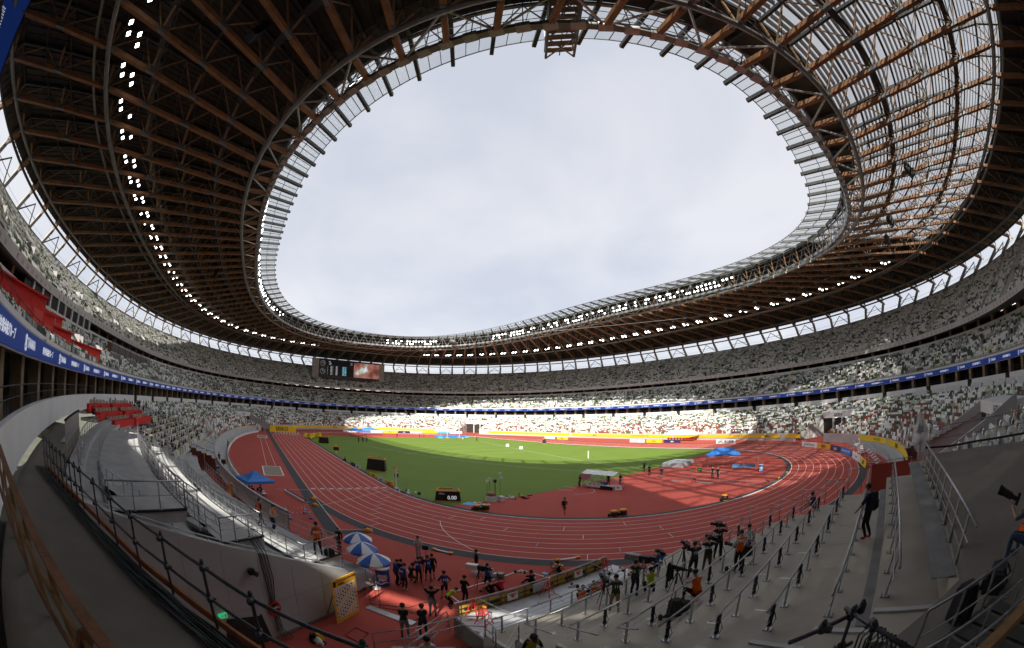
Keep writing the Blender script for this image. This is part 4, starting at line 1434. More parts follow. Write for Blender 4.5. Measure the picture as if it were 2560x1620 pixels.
clm = cl.mesh('pipe_clamp', 'pipe_dark', True)
ups = []
for i in range(len(PR) - 1):
    a, b = Vector(PR[i]) - o0, Vector(PR[i + 1]) - o0
    ups += [a] if i else [a]
for p in ups + [Vector(PR[-1]) - o0]:
    o = link('upright', pme, t); o.location = p
    for h in (1.0, 0.52):
        c = link('pipe_clamp', clm, t); c.location = p + Vector((0, 0, h)); c.rotation_euler = (0, 0, rnd.uniform(0.4, 1.0))
# more closely spaced uprights with clamps receding to the left
far = [Vector((82.55, -59.98, FL)).lerp(Vector((79.0, -63.6, FL)), i / 9) for i in range(1, 10)]
t = thing('pipe_rail', 'far run of the scaffold pipe railing, crowded with clamps, beside the orange plank', 'railing', far[0], 0)
for h in (1.0, 0.52):
    m = MB(); m.tube([p - far[0] + Vector((0, 0, h)) for p in [Vector(PR[0])] + far], 0.0275, 8); m.build('pipe', 'pipe_dark', t, smooth=True)
for p in far:
    o = link('upright', pme, t); o.location = p - far[0]
    for h in (1.0, 0.52):
        c = link('pipe_clamp', clm, t); c.location = p - far[0] + Vector((0, 0, h)); c.rotation_euler = (0, 0, rnd.uniform(0, 2))
# orange toe plank and the cable bundle lying along it
m = MB()
for i in range(len(PR) - 1):
    a, b = Vector(PR[i]), Vector(PR[i + 1])
    m.beam(a + Vector((-0.06, 0.06, 0.07)), b + Vector((-0.06, 0.06, 0.07)), 0.05, 0.14)
a, b = Vector(PR[0]), far[-1]
m.beam(a + Vector((-0.06, 0.06, 0.07)), b + Vector((-0.06, 0.06, 0.07)), 0.05, 0.14)
tag(m.build('toe_plank', 'orange_plank' if 'orange_plank' in MT else 'plank'), 'orange brown toe board along the foot of the scaffold railing', 'plank')
allp = far[::-1] + [Vector(p) for p in PR]
for k in range(9):
    o = 0.10 + 0.045 * k
    pts = []
    for i, p in enumerate(allp):
        d = (allp[min(i + 1, len(allp) - 1)] - allp[max(i - 1, 0)]).normalized()
        nrm = Vector((d.y, -d.x, 0))
        if nrm.dot(Vector((1, -1, 0))) < 0: nrm = -nrm
        wob = 0.035 * math.sin(i * 2.1 + k * 1.7)
        pts.append(p + nrm * (o + wob) + Vector((0, 0, 0.025 + 0.018 * (k % 3))))
    m = MB(); m.tube(pts, 0.02 if k % 3 else 0.028, 6)
    tag(m.build('floor_cable', 'cable_green' if k % 4 == 1 else 'black', smooth=True), 'bundle of black and dark green cables on the floor along the orange toe board', 'cable', 'cables along the toe board')
# timber guard rail of the raised camera stand
t = thing('timber_rail', 'reddish timber guard rail of two planks along the lower left edge', 'railing', (86.2, -60.2, FL))
A, B = Vector((0, 0, 1.4)), Vector((4.45, 4.3, 1.4))
d = (B - A).normalized(); nn = Vector((d.y, -d.x, 0))
m = MB(); m.beam(A - d * 3.0, B + d * 0.2, 0.15, 0.05); m.build('plank', 'plank', t)
m = MB(); m.beam(A - d * 3.0 + nn * 0.10 + Vector((0, 0, -0.33)), B - d * 0.9 + nn * 0.10 + Vector((0, 0, -0.33)), 0.05, 0.18); m.build('plank', 'plank_pale', t)
m = MB(); m.beam(A - d * 3.0 + nn * 0.2 + Vector((0, 0, -0.62)), B - d * 0.4 + nn * 0.2 + Vector((0, 0, -0.62)), 0.05, 0.14); m.build('plank', 'plank', t)
for s in (-2.2, -0.6, 1.0, 2.6, 4.2):
    m = MB(); m.beam(A + d * s + nn * 0.06 + Vector((0, 0, -1.4)), A + d * s + nn * 0.06 + Vector((0, 0, -0.02)), 0.07, 0.09, up=d); m.build('upright', 'plank_pale', t)
m = MB(); m.beam(A + d * 4.6 + Vector((0, 0, -1.1)) + nn * 0.3, A + d * 5.2 + Vector((0, 0, -0.1)), 0.3, 0.04); m.build('gusset', 'plank', t)
t = thing('timber_rail', 'end of a pale timber beam in the lower right corner', 'beam', (94.6, -51.25, 8.0))
m = MB(); m.beam((-0.9, -0.75, 0), (1.6, 1.33, 0), 0.16, 0.06); m.beam((-0.9, -0.75, -0.11), (1.6, 1.33, -0.11), 0.05, 0.16); m.build('plank', 'plank_pale', t)
# right hand pipe corner with coiled cables
t = thing('pipe_rail', 'corner of scaffold pipes with a coil of green cable at the bottom edge', 'railing', (92.83, -50.68, FL))
m = MB(); m.tube([(-0.55, -0.62, 1.0), (-0.3, -0.33, 1.0), (0.12, 0.16, 1.0)], 0.0275, 10); m.tube([(0.0, 0.0, 0.0), (0.0, 0.0, 1.1)], 0.0245, 10); m.tube([(-0.1, 0.1, 1.03), (0.25, -0.25, 1.03), (0.75, -0.72, 1.03)], 0.0275, 10); m.tube([(-0.55, -0.62, 0.55), (0.12, 0.16, 0.55)], 0.0275, 10); m.tube([(0.3, -0.3, 0), (0.3, -0.3, 1.05)], 0.0245, 8)
m.build('pipe', 'pipe_dark', t, smooth=True)
for x, y, z in ((0, 0, 1.0), (0.0, 0.0, 0.55), (0.1, 0.12, 1.02), (-0.28, -0.3, 1.0), (0.3, -0.3, 1.03)):
    c = link('pipe_clamp', clm, t); c.location = (x, y, z); c.rotation_euler = (rnd.uniform(-0.4, 0.4), 0, rnd.uniform(0, 3))
for k in range(12):
    q = 0.26 + 0.045 * k
    m = MB(); m.tube([(q - 0.02, -q, 1.02), (q + 0.10, -q + 0.12, 0.95 + 0.01 * (k % 3)), (q + 0.17 + 0.02 * (k % 4), -q + 0.2, 0.72), (q + 0.14, -q + 0.24 + 0.02 * k, 0.42 - 0.02 * (k % 5)), (q + 0.05, -q + 0.1, 0.30), (q - 0.09, -q - 0.05, 0.5), (q - 0.10, -q - 0.06, 0.95), (q - 0.02, -q, 1.02)], 0.011, 5)
    tag(m.build('coiled_cable', 'cable_green' if k % 3 else 'black', t) if False else m.build('coiled_cable', 'cable_green' if k % 3 else 'black'), 'coil of dark green cable draped over the scaffold pipe at the bottom', 'cable', 'coiled cables on the pipe').location = (92.83, -50.68, FL)
# stair handrails on the right, beside the seated photographer
for j, (a, b, z, lab) in enumerate((((93.9, -50.2), (95.75, -48.85), 7.2, 'upper sloping steel handrail at the right edge'), ((93.6, -51.1), (95.6, -49.7), 7.1, 'middle sloping steel handrail at the right edge'), ((94.2, -50.9), (96.0, -49.6), 6.9, 'lowest sloping steel handrail at the right edge'))):
    rail_line('stair_rail', lab, [(a[0], a[1], z), ((a[0] + b[0]) / 2, (a[1] + b[1]) / 2, z), (b[0], b[1], z)], 0.75, 4, 'stair handrails at the right', mids=(0.5,), r=0.022)
m = MB()
for i in range(4): m.box((94.9 + 0.33 * i, -50.3 + 0.27 * i, FL + 0.02 + 0.001 * i), (0.3, 1.5, 0.03), 0.75)
tag(m.build('ramp_plate', 'steel_dark'), 'dark ramp plate on the floor by the right hand handrails', 'ramp')
# handrails of the stair down to the track at the bottom centre
def pipe_frame(label, segs, z0=0, mt='galvanised', r=0.026):
    o0 = Vector(segs[0][0])
    t = thing('stair_handrail', label, 'railing', o0, 0, 'stair handrails at the bottom centre')
    for s in segs:
        m = MB(); m.tube([Vector(p) - o0 for p in s], r, 8); m.build('pipe', mt, t, smooth=True)
def frame(base, h, label):
    """a handrail that follows floor points: top rail, mid rail and posts"""
    tp = [(x, y, z + h) for x, y, z in base]
    md = [(x, y, z + h * 0.5) for x, y, z in base]
    segs = [tp, md] + [[b, t_] for b, t_ in zip(base, tp)]
    pipe_frame(label, segs)
frame([(79.0, -51.0, 0.6), (79.1, -49.2, 0.6), (79.2, -47.2, 0.75), (80.95, -47.15, 1.55)], 1.0, 'bent steel handrail round the head of the stair at bottom centre')
frame([(80.3, -50.2, 1.0), (78.6, -48.4, 0.4), (77.4, -46.9, 0.1)], 0.95, 'steel handrail falling towards the track behind the men in black')
frame([(81.2, -50.6, 1.2), (79.5, -48.7, 0.7), (78.1, -47.2, 0.35)], 0.9, 'second steel handrail falling towards the track, nearer the camera')
frame([(80.95, -47.15, 1.55), (82.0, -47.5, 1.9), (82.9, -48.0, 2.31)], 0.85, 'short rising handrail at the near end of the white sheet')
frame([(82.95, -47.1, 2.31), (83.9, -48.3, 2.31), (84.9, -49.2, 2.5)], 0.8, 'handrail beside the man in the black cap')
m = MB()
for i in range(7): m.box((79.0 + 0.55 * i, -48.9 - 0.25 * i, 0.05 + 0.17 * i), (0.56, 2.6, 0.34 + 0.34 * i), -0.45)
tag(m.build('track_stair', 'floor_coating'), 'concrete stair leading from the terrace down to the track', 'stairs')
# ------------------------------------------------------------------ people
def cloth(name, c, r=0.8):
    if name not in MT: mat(name, c, r, nz=0.16, ns=9, bump=0.25, bs=18, spec=0.2)
    return MT[name]
for nm, c in (('c_black', (0.016, 0.016, 0.018)), ('c_navy', (0.016, 0.02, 0.05)), ('c_grey', (0.12, 0.12, 0.125)), ('c_white', (0.66, 0.66, 0.66)), ('c_khaki', (0.26, 0.20, 0.12)), ('c_denim', (0.05, 0.075, 0.14)),
              ('c_olive', (0.035, 0.055, 0.036)), ('c_orange', (0.85, 0.16, 0.018)), ('c_blue', (0.025, 0.07, 0.30)), ('c_lime', (0.50, 0.62, 0.03)), ('c_pink', (0.85, 0.03, 0.11)), ('c_mustard', (0.44, 0.38, 0.03)), ('c_brown', (0.12, 0.07, 0.04)), ('c_lightgrey', (0.35, 0.35, 0.36)), ('c_red', (0.5, 0.03, 0.03)), ('c_purple', (0.06, 0.03, 0.14))): cloth(nm, c)
mat('skin', (0.47, 0.27, 0.18), 0.55, nz=0.08, ns=12)
mat('hair', (0.012, 0.010, 0.009), 0.5, nz=0.3, ns=30)
mat('hair_grey', (0.10, 0.10, 0.10), 0.6, nz=0.3, ns=30)
mat('mask_white', (0.72, 0.74, 0.76), 0.8)
V = Vector
def ik(S, T, a, b, pole):
    S, T = V(S), V(T)
    d = T - S
    L_ = min(d.length, (a + b) * 0.995)
    u = d.normalized()
    T2 = S + u * L_
    x = (a * a - b * b + L_ * L_) / (2 * L_)
    h = math.sqrt(max(0.0, a * a - x * x))
    p = V(pole)
    p = p - u * p.dot(u)
    if p.length < 1e-5: p = V((0, 1, 0)) - u * u.y
    return S + u * x + p.normalized() * h, T2
BODY = {}
def body(key, pelvis=(0, 0, 0.93), lean=0.0, side=0.0, headp=0.0, heady=0.0, hl=None, hr=None, fl=None, fr=None, pl=(-0.5, -1, -0.2), pr=(0.5, -1, -0.2), kl=(0, 1, 0.1), kr=(0, 1, 0.1), toe=(0, 1, 0)):
    """one continuous body mesh; +y is the front, +x the person's right. Materials: 0 skin 1 torso+upper arm 2 forearm 3 thigh 4 shin 5 shoe"""
    if key in BODY: return BODY[key]
    P_ = V(pelvis)
    up = V((math.sin(side), math.sin(lean) * math.cos(side), math.cos(lean) * math.cos(side)))
    fw = V((0, math.cos(lean), -math.sin(lean)))
    vs, rad, ed, reg = [], [], [], []
    def nv(p, r, parent=None, g='torso'):
        vs.append(V(p)); k_ = 1.0 if (isinstance(r, float) and r < 0.02) else 1.2; rad.append((r[0] * k_, r[1] * k_) if isinstance(r, tuple) else (r * k_, r * k_)); reg.append(g)
        if parent is not None: ed.append((parent, len(vs) - 1))
        return len(vs) - 1
    pel = nv(P_, 0.125)
    wai = nv(P_ + up * 0.17, 0.115, pel)
    che = nv(P_ + up * 0.34, 0.125, wai)
    upc = nv(P_ + up * 0.47, 0.09, che)
    nek = nv(P_ + up * 0.555, 0.052, upc, 'skin')
    hd = up * math.cos(headp) + fw * math.sin(headp)
    hf = fw * math.cos(headp) - up * math.sin(headp)
    hb = P_ + up * 0.585 + hd * 0.05 + hf * 0.02
    h1 = nv(hb, 0.062, nek, 'skin')
    h2 = nv(hb + hd * 0.075 + hf * 0.008, 0.088, h1, 'skin')
    h3 = nv(hb + hd * 0.145 - hf * 0.002, 0.070, h2, 'skin')
    for s, hand, pole in ((-1, hl, pl), (1, hr, pr)):
        S = P_ + up * 0.455 + V((0.175 * s, 0, 0))
        a0 = nv(P_ + up * 0.45 + V((0.10 * s, 0, 0)), 0.085, upc)
        a = nv(S, 0.062, a0)
        T = V(hand) if hand is not None else S + V((0.07 * s, 0.06, -0.50))
        E_, W_ = ik(S, T, 0.285, 0.245, pole)
        e = nv(E_, 0.045, a, 'uparm')
        w_ = nv(W_, 0.030, e, 'fore')
        fd = (W_ - E_).normalized()
        sd_ = fd.cross(up)
        if sd_.length < 0.1: sd_ = fd.cross(fw)
        sd_.normalize()
        cv_ = sd_.cross(fd)
        pa = nv(W_ + fd * 0.065, (0.036, 0.026), w_, 'skin')
        for k, (o, ln) in enumerate(((-0.028, 0.075), (-0.009, 0.09), (0.010, 0.085), (0.028, 0.065))):
            b1 = W_ + fd * 0.10 + sd_ * o
            f1 = nv(b1 + fd * ln * 0.45, 0.0095, pa, 'skin')
            nv(b1 + fd * ln * 0.8 + cv_ * 0.03, 0.008, f1, 'skin')
        t1 = nv(W_ + fd * 0.045 + sd_ * 0.045 + cv_ * 0.01, 0.011, pa, 'skin')
        nv(W_ + fd * 0.085 + sd_ * 0.055 + cv_ * 0.03, 0.009, t1, 'skin')
    for s, ft, pole in ((-1, fl, kl), (1, fr, kr)):
        Hh = P_ + V((0.09 * s, 0, -0.04))
        h_ = nv(Hh, 0.098, pel, 'thigh')
        F = V(ft) if ft is not None else V((0.11 * s, 0, 0.085))
        K, A_ = ik(Hh, F, 0.43, 0.42, pole)
        m1 = nv(Hh.lerp(K, 0.5), 0.078, h_, 'thigh')
        k = nv(K, 0.058, m1, 'thigh')
        c = nv(K.lerp(A_, 0.35), 0.056, k, 'shin')
        a = nv(A_, 0.038, c, 'shin')
        td = V(toe).normalized()
        b1 = nv(A_ + td * 0.02 + V((0, 0, -0.035)), 0.042, a, 'shoe')
        b2 = nv(A_ + td * 0.12 + V((0, 0, -0.045)), 0.036, b1, 'shoe')
        nv(A_ + td * 0.19 + V((0, 0, -0.052)), 0.028, b2, 'shoe')
    me = bpy.data.meshes.new('body')
    me.from_pydata(vs, ed, [])
    o = bpy.data.objects.new('body', me)
    col.objects.link(o)
    sk = o.modifiers.new('skin', 'SKIN')
    sl = me.skin_vertices[0].data if me.skin_vertices else None
    if sl is None:
        lay = me.attributes.new('skin', 'FLOAT', 'POINT') if False else None
    for i, r in enumerate(rad):
        sl[i].radius = r
        sl[i].use_root = (i == 0)
    sb = o.modifiers.new('smooth', 'SUBSURF')
    sb.levels = 1; sb.render_levels = 1
    dg = bpy.context.evaluated_depsgraph_get()
    nm = bpy.data.meshes.new_from_object(o.evaluated_get(dg))
    bpy.data.objects.remove(o)
    nm.name = 'body'
    mi = {'skin': 0, 'torso': 1, 'uparm': 1, 'fore': 2, 'thigh': 3, 'shin': 4, 'shoe': 5}
    seg = [(vs[a], vs[b], reg[b] if reg[b] != 'torso' or reg[a] == 'torso' else reg[a]) for a, b in ed]
    n_ = len(nm.polygons)
    ctr = np.empty(n_ * 3); nm.polygons.foreach_get('center', ctr); ctr = ctr.reshape(-1, 3)
    best = np.full(n_, 1e9); lab = np.zeros(n_, int)
    for a, b, g in seg:
        a_, b_ = np.array(a), np.array(b)
        d = b_ - a_
        t_ = np.clip(((ctr - a_) @ d) / max(1e-9, d @ d), 0, 1)
        q = np.linalg.norm(ctr - a_ - t_[:, None] * d, axis=1)
        k = q < best
        best[k] = q[k]; lab[k] = mi[g]
    pelz = (ctr - np.array(P_)) @ np.array(up)
    lab[(lab == 1) & (pelz < 0.02)] = 3
    for k in range(6): nm.materials.append(MT['skin'])
    nm.polygons.foreach_set('material_index', lab.astype(np.int32))
    nm.polygons.foreach_set('use_smooth', [True] * n_)
    nm.update()
    # vest shell: torso faces pushed out a little
    co_ = np.empty(len(nm.vertices) * 3); nm.vertices.foreach_get('co', co_); co_ = co_.reshape(-1, 3)
    no_ = np.array([v.normal for v in nm.vertices])
    vm = MB(); idx = {}
    ar = V((1, 0, 0))
    for pi_, pg in enumerate(nm.polygons):
        c = ctr[pi_]
        if lab[pi_] not in (1, 3) or not 0.0 < pelz[pi_] < 0.50 or abs(c[0] - P_.x) > 0.185: continue
        f = []
        for v in pg.vertices:
            if v not in idx:
                idx[v] = len(vm.v); vm.v.append(tuple(co_[v] + no_[v] * 0.02))
            f.append(idx[v])
        vm.f.append(tuple(f)); vm.m.append(0)
    head = hb + hd * 0.085
    BODY[key] = (nm, vm, P_, up, fw, head, hd, hf)
    return BODY[key]
HAIR = MB(); HAIR.lathe([(0.0, 0.112), (0.05, 0.104), (0.085, 0.075), (0.102, 0.03), (0.102, -0.01), (0.09, -0.05)], n=12)
HAIR.v = [(x * 0.95, (y - 0.012) if y > 0 else y * 1.06 - 0.012, z + (0.035 if y > 0.05 and z < 0.04 else 0)) for x, y, z in HAIR.v]
CAP = MB(); CAP.lathe([(0.0, 0.118), (0.06, 0.108), (0.098, 0.07), (0.106, 0.02), (0.104, -0.005)], n=14)
CAP.add([(-0.075, 0.085, 0.012), (0.075, 0.085, 0.012), (0.055, 0.18, 0.0), (-0.055, 0.18, 0.0), (-0.075, 0.085, 0.024), (0.075, 0.085, 0.024), (0.055, 0.18, 0.01), (-0.055, 0.18, 0.01)], [(0, 3, 2, 1), (4, 5, 6, 7), (0, 1, 5, 4), (1, 2, 6, 5), (2, 3, 7, 6), (3, 0, 4, 7)])
MASK = MB(); MASK.add([(-0.07, 0.05, -0.015), (0, 0.098, -0.01), (0.07, 0.05, -0.015), (-0.06, 0.045, -0.075), (0, 0.09, -0.085), (0.06, 0.045, -0.075), (0, 0.11, -0.045)], [(0, 1, 6), (1, 2, 6), (2, 5, 6), (5, 4, 6), (4, 3, 6), (3, 0, 6)])
FACEP = []
for s in (-1, 1):
    m = MB(); m.lathe([(0, -0.008), (0.013, 0), (0, 0.008)], (0.036 * s, 0.094, 0.012), 6, axis=Matrix.Rotation(PI / 2, 3, 'X')); FACEP.append(('eye', m.mesh('eye', 'black')))
    m = MB(); m.box((0.100 * s, -0.005, -0.005), (0.016, 0.035, 0.055)); FACEP.append(('ear', m.mesh('ear', 'skin')))
m = MB(); m.box((0, 0.094, -0.052), (0.045, 0.012, 0.008)); FACEP.append(('mouth', m.mesh('mouth', 'c_brown')))
m = MB(); m.add([(-0.015, 0.088, -0.022), (0.015, 0.088, -0.022), (0, 0.092, 0.022), (0, 0.122, -0.018)], [(0, 1, 3), (1, 2, 3), (2, 0, 3), (0, 2, 1)]); FACEP.append(('nose', m.mesh('nose', 'skin')))
FACEP = tuple(FACEP)
HAIR.v = [(x * 1.08, y * 1.08, z * 1.03) for x, y, z in HAIR.v]
CAP.v = [(x * 1.06, y * 1.06, z * 1.02) for x, y, z in CAP.v]
MASK.v = [(x * 1.16, y * 1.14, z) for x, y, z in MASK.v]
HM = {k: HAIR.mesh('hair', k, True) for k in ('hair', 'hair_grey')}
MM = MASK.mesh('face_mask', 'mask_white', True)
CAPM, VESTM = {}, {}
def person(key, label, loc, face, top='c_black', legs='c_black', sleeve=None, shorts=False, shoe='c_black', hat=None, vest=None, num=None, mask=True, hair='hair', group=None, h=1.72, gaze=None):
    """face: degrees; 0 = back to the camera, turning counter-clockwise seen from above"""
    nm, vm, P_, up, fw, head, hd, hf = BODY[key]
    t = thing('person', label, 'person', loc, 0, group)
    s = h / 1.72
    t.scale = (s, s, s)
    a = math.atan2(loc[1] - CAM[1], loc[0] - CAM[0]) + math.radians(face)
    t.rotation_euler = (0, 0, a - PI / 2)
    o = link('body', nm, t)
    for i, m_ in enumerate(('skin', top, sleeve or 'skin', legs, 'skin' if shorts else legs, shoe)):
        o.material_slots[i].link = 'OBJECT'
        o.material_slots[i].material = MT[m_]
    x = hf.cross(hd)
    hm = Matrix.Identity(4)
    for i in range(3): hm[i][0], hm[i][1], hm[i][2], hm[i][3] = x[i], hf[i], hd[i], head[i]
    if hat:
        if hat not in CAPM: CAPM[hat] = CAP.mesh('cap', hat, True)
        c = link('cap', CAPM[hat], t); c.matrix_local = hm
    c = link('hair', HM[hair], t); c.matrix_local = hm @ Matrix.Diagonal((0.96, 0.96, 0.9 if hat else 1, 1))
    for q, me in (() if group and ('press' in group or 'field' in group) else FACEP) + ((('face_mask', MM),) if mask else ()):
        c = link(q, me, t); c.matrix_local = hm
    if vest:
        if (key, vest) not in VESTM: VESTM[(key, vest)] = vm.mesh('vest', vest, True)
        v = link('vest', VESTM[(key, vest)], t)
        if num:
            p = P_ + up * 0.33 - fw * 0.185
            text(num, 0.17, 'white', v, p, (1, 0, 0), up, ex=0.004, bold=0.006)
    return t
body('stand')
body('stand_wide', fl=(-0.17, 0.02, 0.085), fr=(0.17, -0.02, 0.085))
body('walk', lean=0.05, fl=(-0.09, 0.26, 0.085), fr=(0.09, -0.24, 0.12), hl=(-0.24, -0.12, 0.92), hr=(0.24, 0.2, 0.95))
body('arms_front', headp=0.35, hl=(-0.06, 0.24, 1.12), hr=(0.06, 0.24, 1.12), pl=(-1, -0.4, -0.5), pr=(1, -0.4, -0.5))
body('arms_folded', hl=(0.10, 0.2, 1.16), hr=(-0.10, 0.19, 1.12), pl=(-1, -0.2, -0.6), pr=(1, -0.2, -0.6), fl=(-0.14, 0, 0.085), fr=(0.14, 0, 0.085))
body('hips', hl=(-0.2, 0.02, 1.0), hr=(0.2, 0.02, 1.0), pl=(-1, -0.5, 0), pr=(1, -0.5, 0), fl=(-0.16, 0, 0.085), fr=(0.16, 0, 0.085))
body('head_hold', hl=(-0.13, 0.1, 1.56), hr=(0.13, 0.1, 1.56), pl=(-1, 0.2, 0), pr=(1, 0.2, 0), fl=(-0.13, 0, 0.085), fr=(0.13, 0, 0.085))
body('shoulder_cam', hl=(-0.22, 0.42, 1.45), hr=(0.24, 0.28, 1.5), pl=(-0.6, 0, -1), pr=(0.6, 0, -1), fl=(-0.16, 0.08, 0.085), fr=(0.16, -0.1, 0.085), side=-0.04)
body('operate', lean=0.12, headp=0.1, hl=(-0.2, 0.42, 1.28), hr=(0.16, 0.42, 1.3), pl=(-0.7, -0.2, -1), pr=(0.7, -0.2, -1), fl=(-0.15, 0.1, 0.085), fr=(0.17, -0.1, 0.085))
body('look_down', headp=0.6, lean=0.08, hl=(-0.12, 0.24, 1.05), hr=(0.1, 0.26, 1.08), pl=(-1, -0.5, -0.4), pr=(1, -0.5, -0.4))
body('bend', pelvis=(0, -0.1, 0.82), lean=0.95, headp=0.3, hl=(-0.15, 0.62, 0.72), hr=(0.15, 0.62, 0.72), pl=(-0.5, 0, -1), pr=(0.5, 0, -1), fl=(-0.14, 0.02, 0.085), fr=(0.14, -0.06, 0.085))
body('crouch', pelvis=(0, -0.12, 0.45), lean=0.35, hl=(-0.1, 0.5, 0.95), hr=(0.14, 0.45, 0.8), fl=(-0.16, 0.12, 0.085), fr=(0.16, -0.08, 0.085), kl=(-0.3, 1, 0.5), kr=(0.3, 1, 0.3))
body('floor_sit', pelvis=(0, 0, 0.11), lean=0.18, headp=0.25, hl=(-0.12, 0.4, 0.45), hr=(0.12, 0.4, 0.45), fl=(-0.2, 0.62, 0.085), fr=(0.16, 0.72, 0.085), kl=(-0.3, 0.3, 1), kr=(0.2, 0.3, 1), pl=(-1, 0, -0.5), pr=(1, 0, -0.5))
body('floor_sit_cam', pelvis=(0, 0, 0.11), lean=0.15, hl=(-0.08, 0.36, 0.68), hr=(0.12, 0.26, 0.70), fl=(-0.24, 0.5, 0.085), fr=(0.24, 0.5, 0.085), kl=(-0.5, 0.3, 1), kr=(0.5, 0.3, 1), pl=(-1, 0, -0.6), pr=(1, 0, -0.6))
body('chair_sit', pelvis=(0, 0, 0.5), lean=0.12, headp=0.3, hl=(-0.14, 0.36, 0.75), hr=(0.14, 0.36, 0.75), fl=(-0.12, 0.42, 0.085), fr=(0.12, 0.4, 0.085), kl=(0, 1, 0.6), kr=(0, 1, 0.6), pl=(-1, -0.3, -0.4), pr=(1, -0.3, -0.4))
body('chair_cam', pelvis=(0, 0, 0.46), lean=0.3, hl=(-0.12, 0.55, 0.88), hr=(0.1, 0.3, 0.95), fl=(-0.24, 0.4, 0.085), fr=(0.26, 0.32, 0.085), kl=(-0.4, 1, 0.5), kr=(0.4, 1, 0.5), pl=(-1, -0.2, -0.8), pr=(1, -0.2, -0.8))
body('lean_rail', lean=0.1, headp=0.2, hl=(-0.24, 0.42, 0.86), hr=(0.05, 0.42, 0.86), pl=(-0.6, -0.6, -0.2), pr=(0.6, -0.6, -0.2), fl=(-0.08, -0.05, 0.085), fr=(0.14, -0.16, 0.085))
body('prone', pelvis=(0, -0.1, 0.16), lean=1.35, headp=-1.0, hl=(-0.15, 0.62, 0.3), hr=(0.15, 0.62, 0.3), fl=(-0.2, -0.92, 0.1), fr=(0.2, -0.92, 0.1), pl=(-1, 0.2, -0.3), pr=(1, 0.2, -0.3), kl=(-0.3, 0, -1), kr=(0.3, 0, -1), toe=(0, -1, 0))
# --- equipment
def tripod(label, loc, h, face=0, group='camera tripods'):
    t = thing('tripod', label, 'tripod', loc, math.radians(face), group)
    for k in range(3):
        a = 2 * PI * k / 3 + 0.5
        m = MB(); m.tube([(0.04 * math.cos(a), 0.04 * math.sin(a), h), (0.42 * math.cos(a), 0.42 * math.sin(a), 0)], 0.022, 6, r2=0.014); m.build('leg', 'black', t)
    m = MB(); m.tube([(0, 0, h * 0.55), (0, 0, h + 0.1)], 0.025, 6); m.box((0, 0, h + 0.12), (0.13, 0.13, 0.08)); m.tube([(0, 0, h + 0.1), (0.05, -0.35, h - 0.1)], 0.01, 5); m.build('head', 'black', t)
    return t
def aim_rz(loc, face): return math.atan2(loc[1] - CAM[1], loc[0] - CAM[0]) + math.radians(face) - PI / 2
def video_camera(label, loc, face, size=1.0, group='video cameras', pitch=0.0):
    t = thing('video_camera', label, 'video camera', loc, aim_rz(loc, face), group)
    t.scale = (size,) * 3
    m = MB(); m.box((0, 0, 0.02), (0.13, 0.34, 0.19)); m.box((0, -0.24, 0.02), (0.11, 0.14, 0.16)); m.tube([(0, 0.12, 0.15), (0, 0.08, 0.2), (0, -0.12, 0.2), (0, -0.16, 0.14)], 0.015, 5); m.build('camera_body', 'black', t)
    ax = Matrix.Rotation(-PI / 2, 3, 'X')
    m = MB(); m.lathe([(0.05, 0), (0.05, 0.08), (0.065, 0.1), (0.065, 0.22), (0.08, 0.25), (0.08, 0.3), (0, 0.3)], (0, 0.17, 0.03), 10, axis=ax); m.build('lens', 'black_matte', t)
    m = MB(); m.box((-0.11, 0.1, 0.14), (0.12, 0.1, 0.08)); m.build('viewfinder', 'black', t)
    m = MB(); m.tube([(0.05, 0.1, 0.2), (0.05, 0.32, 0.2)], 0.017, 6); m.build('microphone', 'steel_grey', t)
    return t
def photo_camera(label, loc, face, lens='white', group='still cameras with long lenses', ln=0.42, pitch=0.0):
    t = thing('still_camera', label, 'camera', loc, aim_rz(loc, face), group)
    t.rotation_euler = (pitch, 0, t.rotation_euler[2])
    m = MB(); m.box((0, 0, 0), (0.16, 0.08, 0.15)); m.box((0, 0.01, 0.09), (0.07, 0.07, 0.05)); m.build('camera_body', 'black', t)
    ax = Matrix.Rotation(-PI / 2, 3, 'X')
    m = MB(); m.lathe([(0.04, 0), (0.045, ln * 0.3), (0.068, ln * 0.45), (0.07, ln), (0, ln)], (0, 0.04, 0), 12, axis=ax); m.build('lens', lens, t)
    m = MB(); m.lathe([(0.073, ln * 0.86), (0.088, ln * 1.2), (0.08, ln * 1.2), (0.07, ln * 0.9)], (0, 0.04, 0), 12, axis=ax)
    for q in (0.35, 0.6): m.lathe([(0.062, ln * q), (0.073, ln * q), (0.073, ln * (q + 0.06)), (0.062, ln * (q + 0.06))], (0, 0.04, 0), 12, axis=ax)
    m.build('lens_hood', 'black_matte', t)
    return t
def bag(label, loc, d=(0.45, 0.3, 0.5), mt='black_matte', group='kit bags', rz=0.3):
    t = thing('kit_bag', label, 'bag', loc, rz, group)
    m = MB(); m.box((0, 0, d[2] * 0.44), (d[0], d[1], d[2] * 0.88), taper=0.86); m.box((0, 0, d[2] * 0.92), (d[0] * 0.8, d[1] * 0.8, d[2] * 0.14), taper=0.8); m.build('pack', mt, t)
    m = MB(); m.box((0, d[1] * 0.55, d[2] * 0.3), (d[0] * 0.7, d[1] * 0.3, d[2] * 0.45), taper=0.85); m.build('pocket', mt, t)
    m = MB(); m.tube([(-d[0] * 0.3, -d[1] * 0.5, d[2] * 0.1), (-d[0] * 0.3, -d[1] * 0.72, d[2] * 0.5), (-d[0] * 0.2, -d[1] * 0.4, d[2] * 0.98), (d[0] * 0.2, -d[1] * 0.4, d[2] * 0.98), (d[0] * 0.3, -d[1] * 0.72, d[2] * 0.5), (d[0] * 0.3, -d[1] * 0.5, d[2] * 0.1)], 0.02, 5); m.build('strap', 'black', t)
    return t
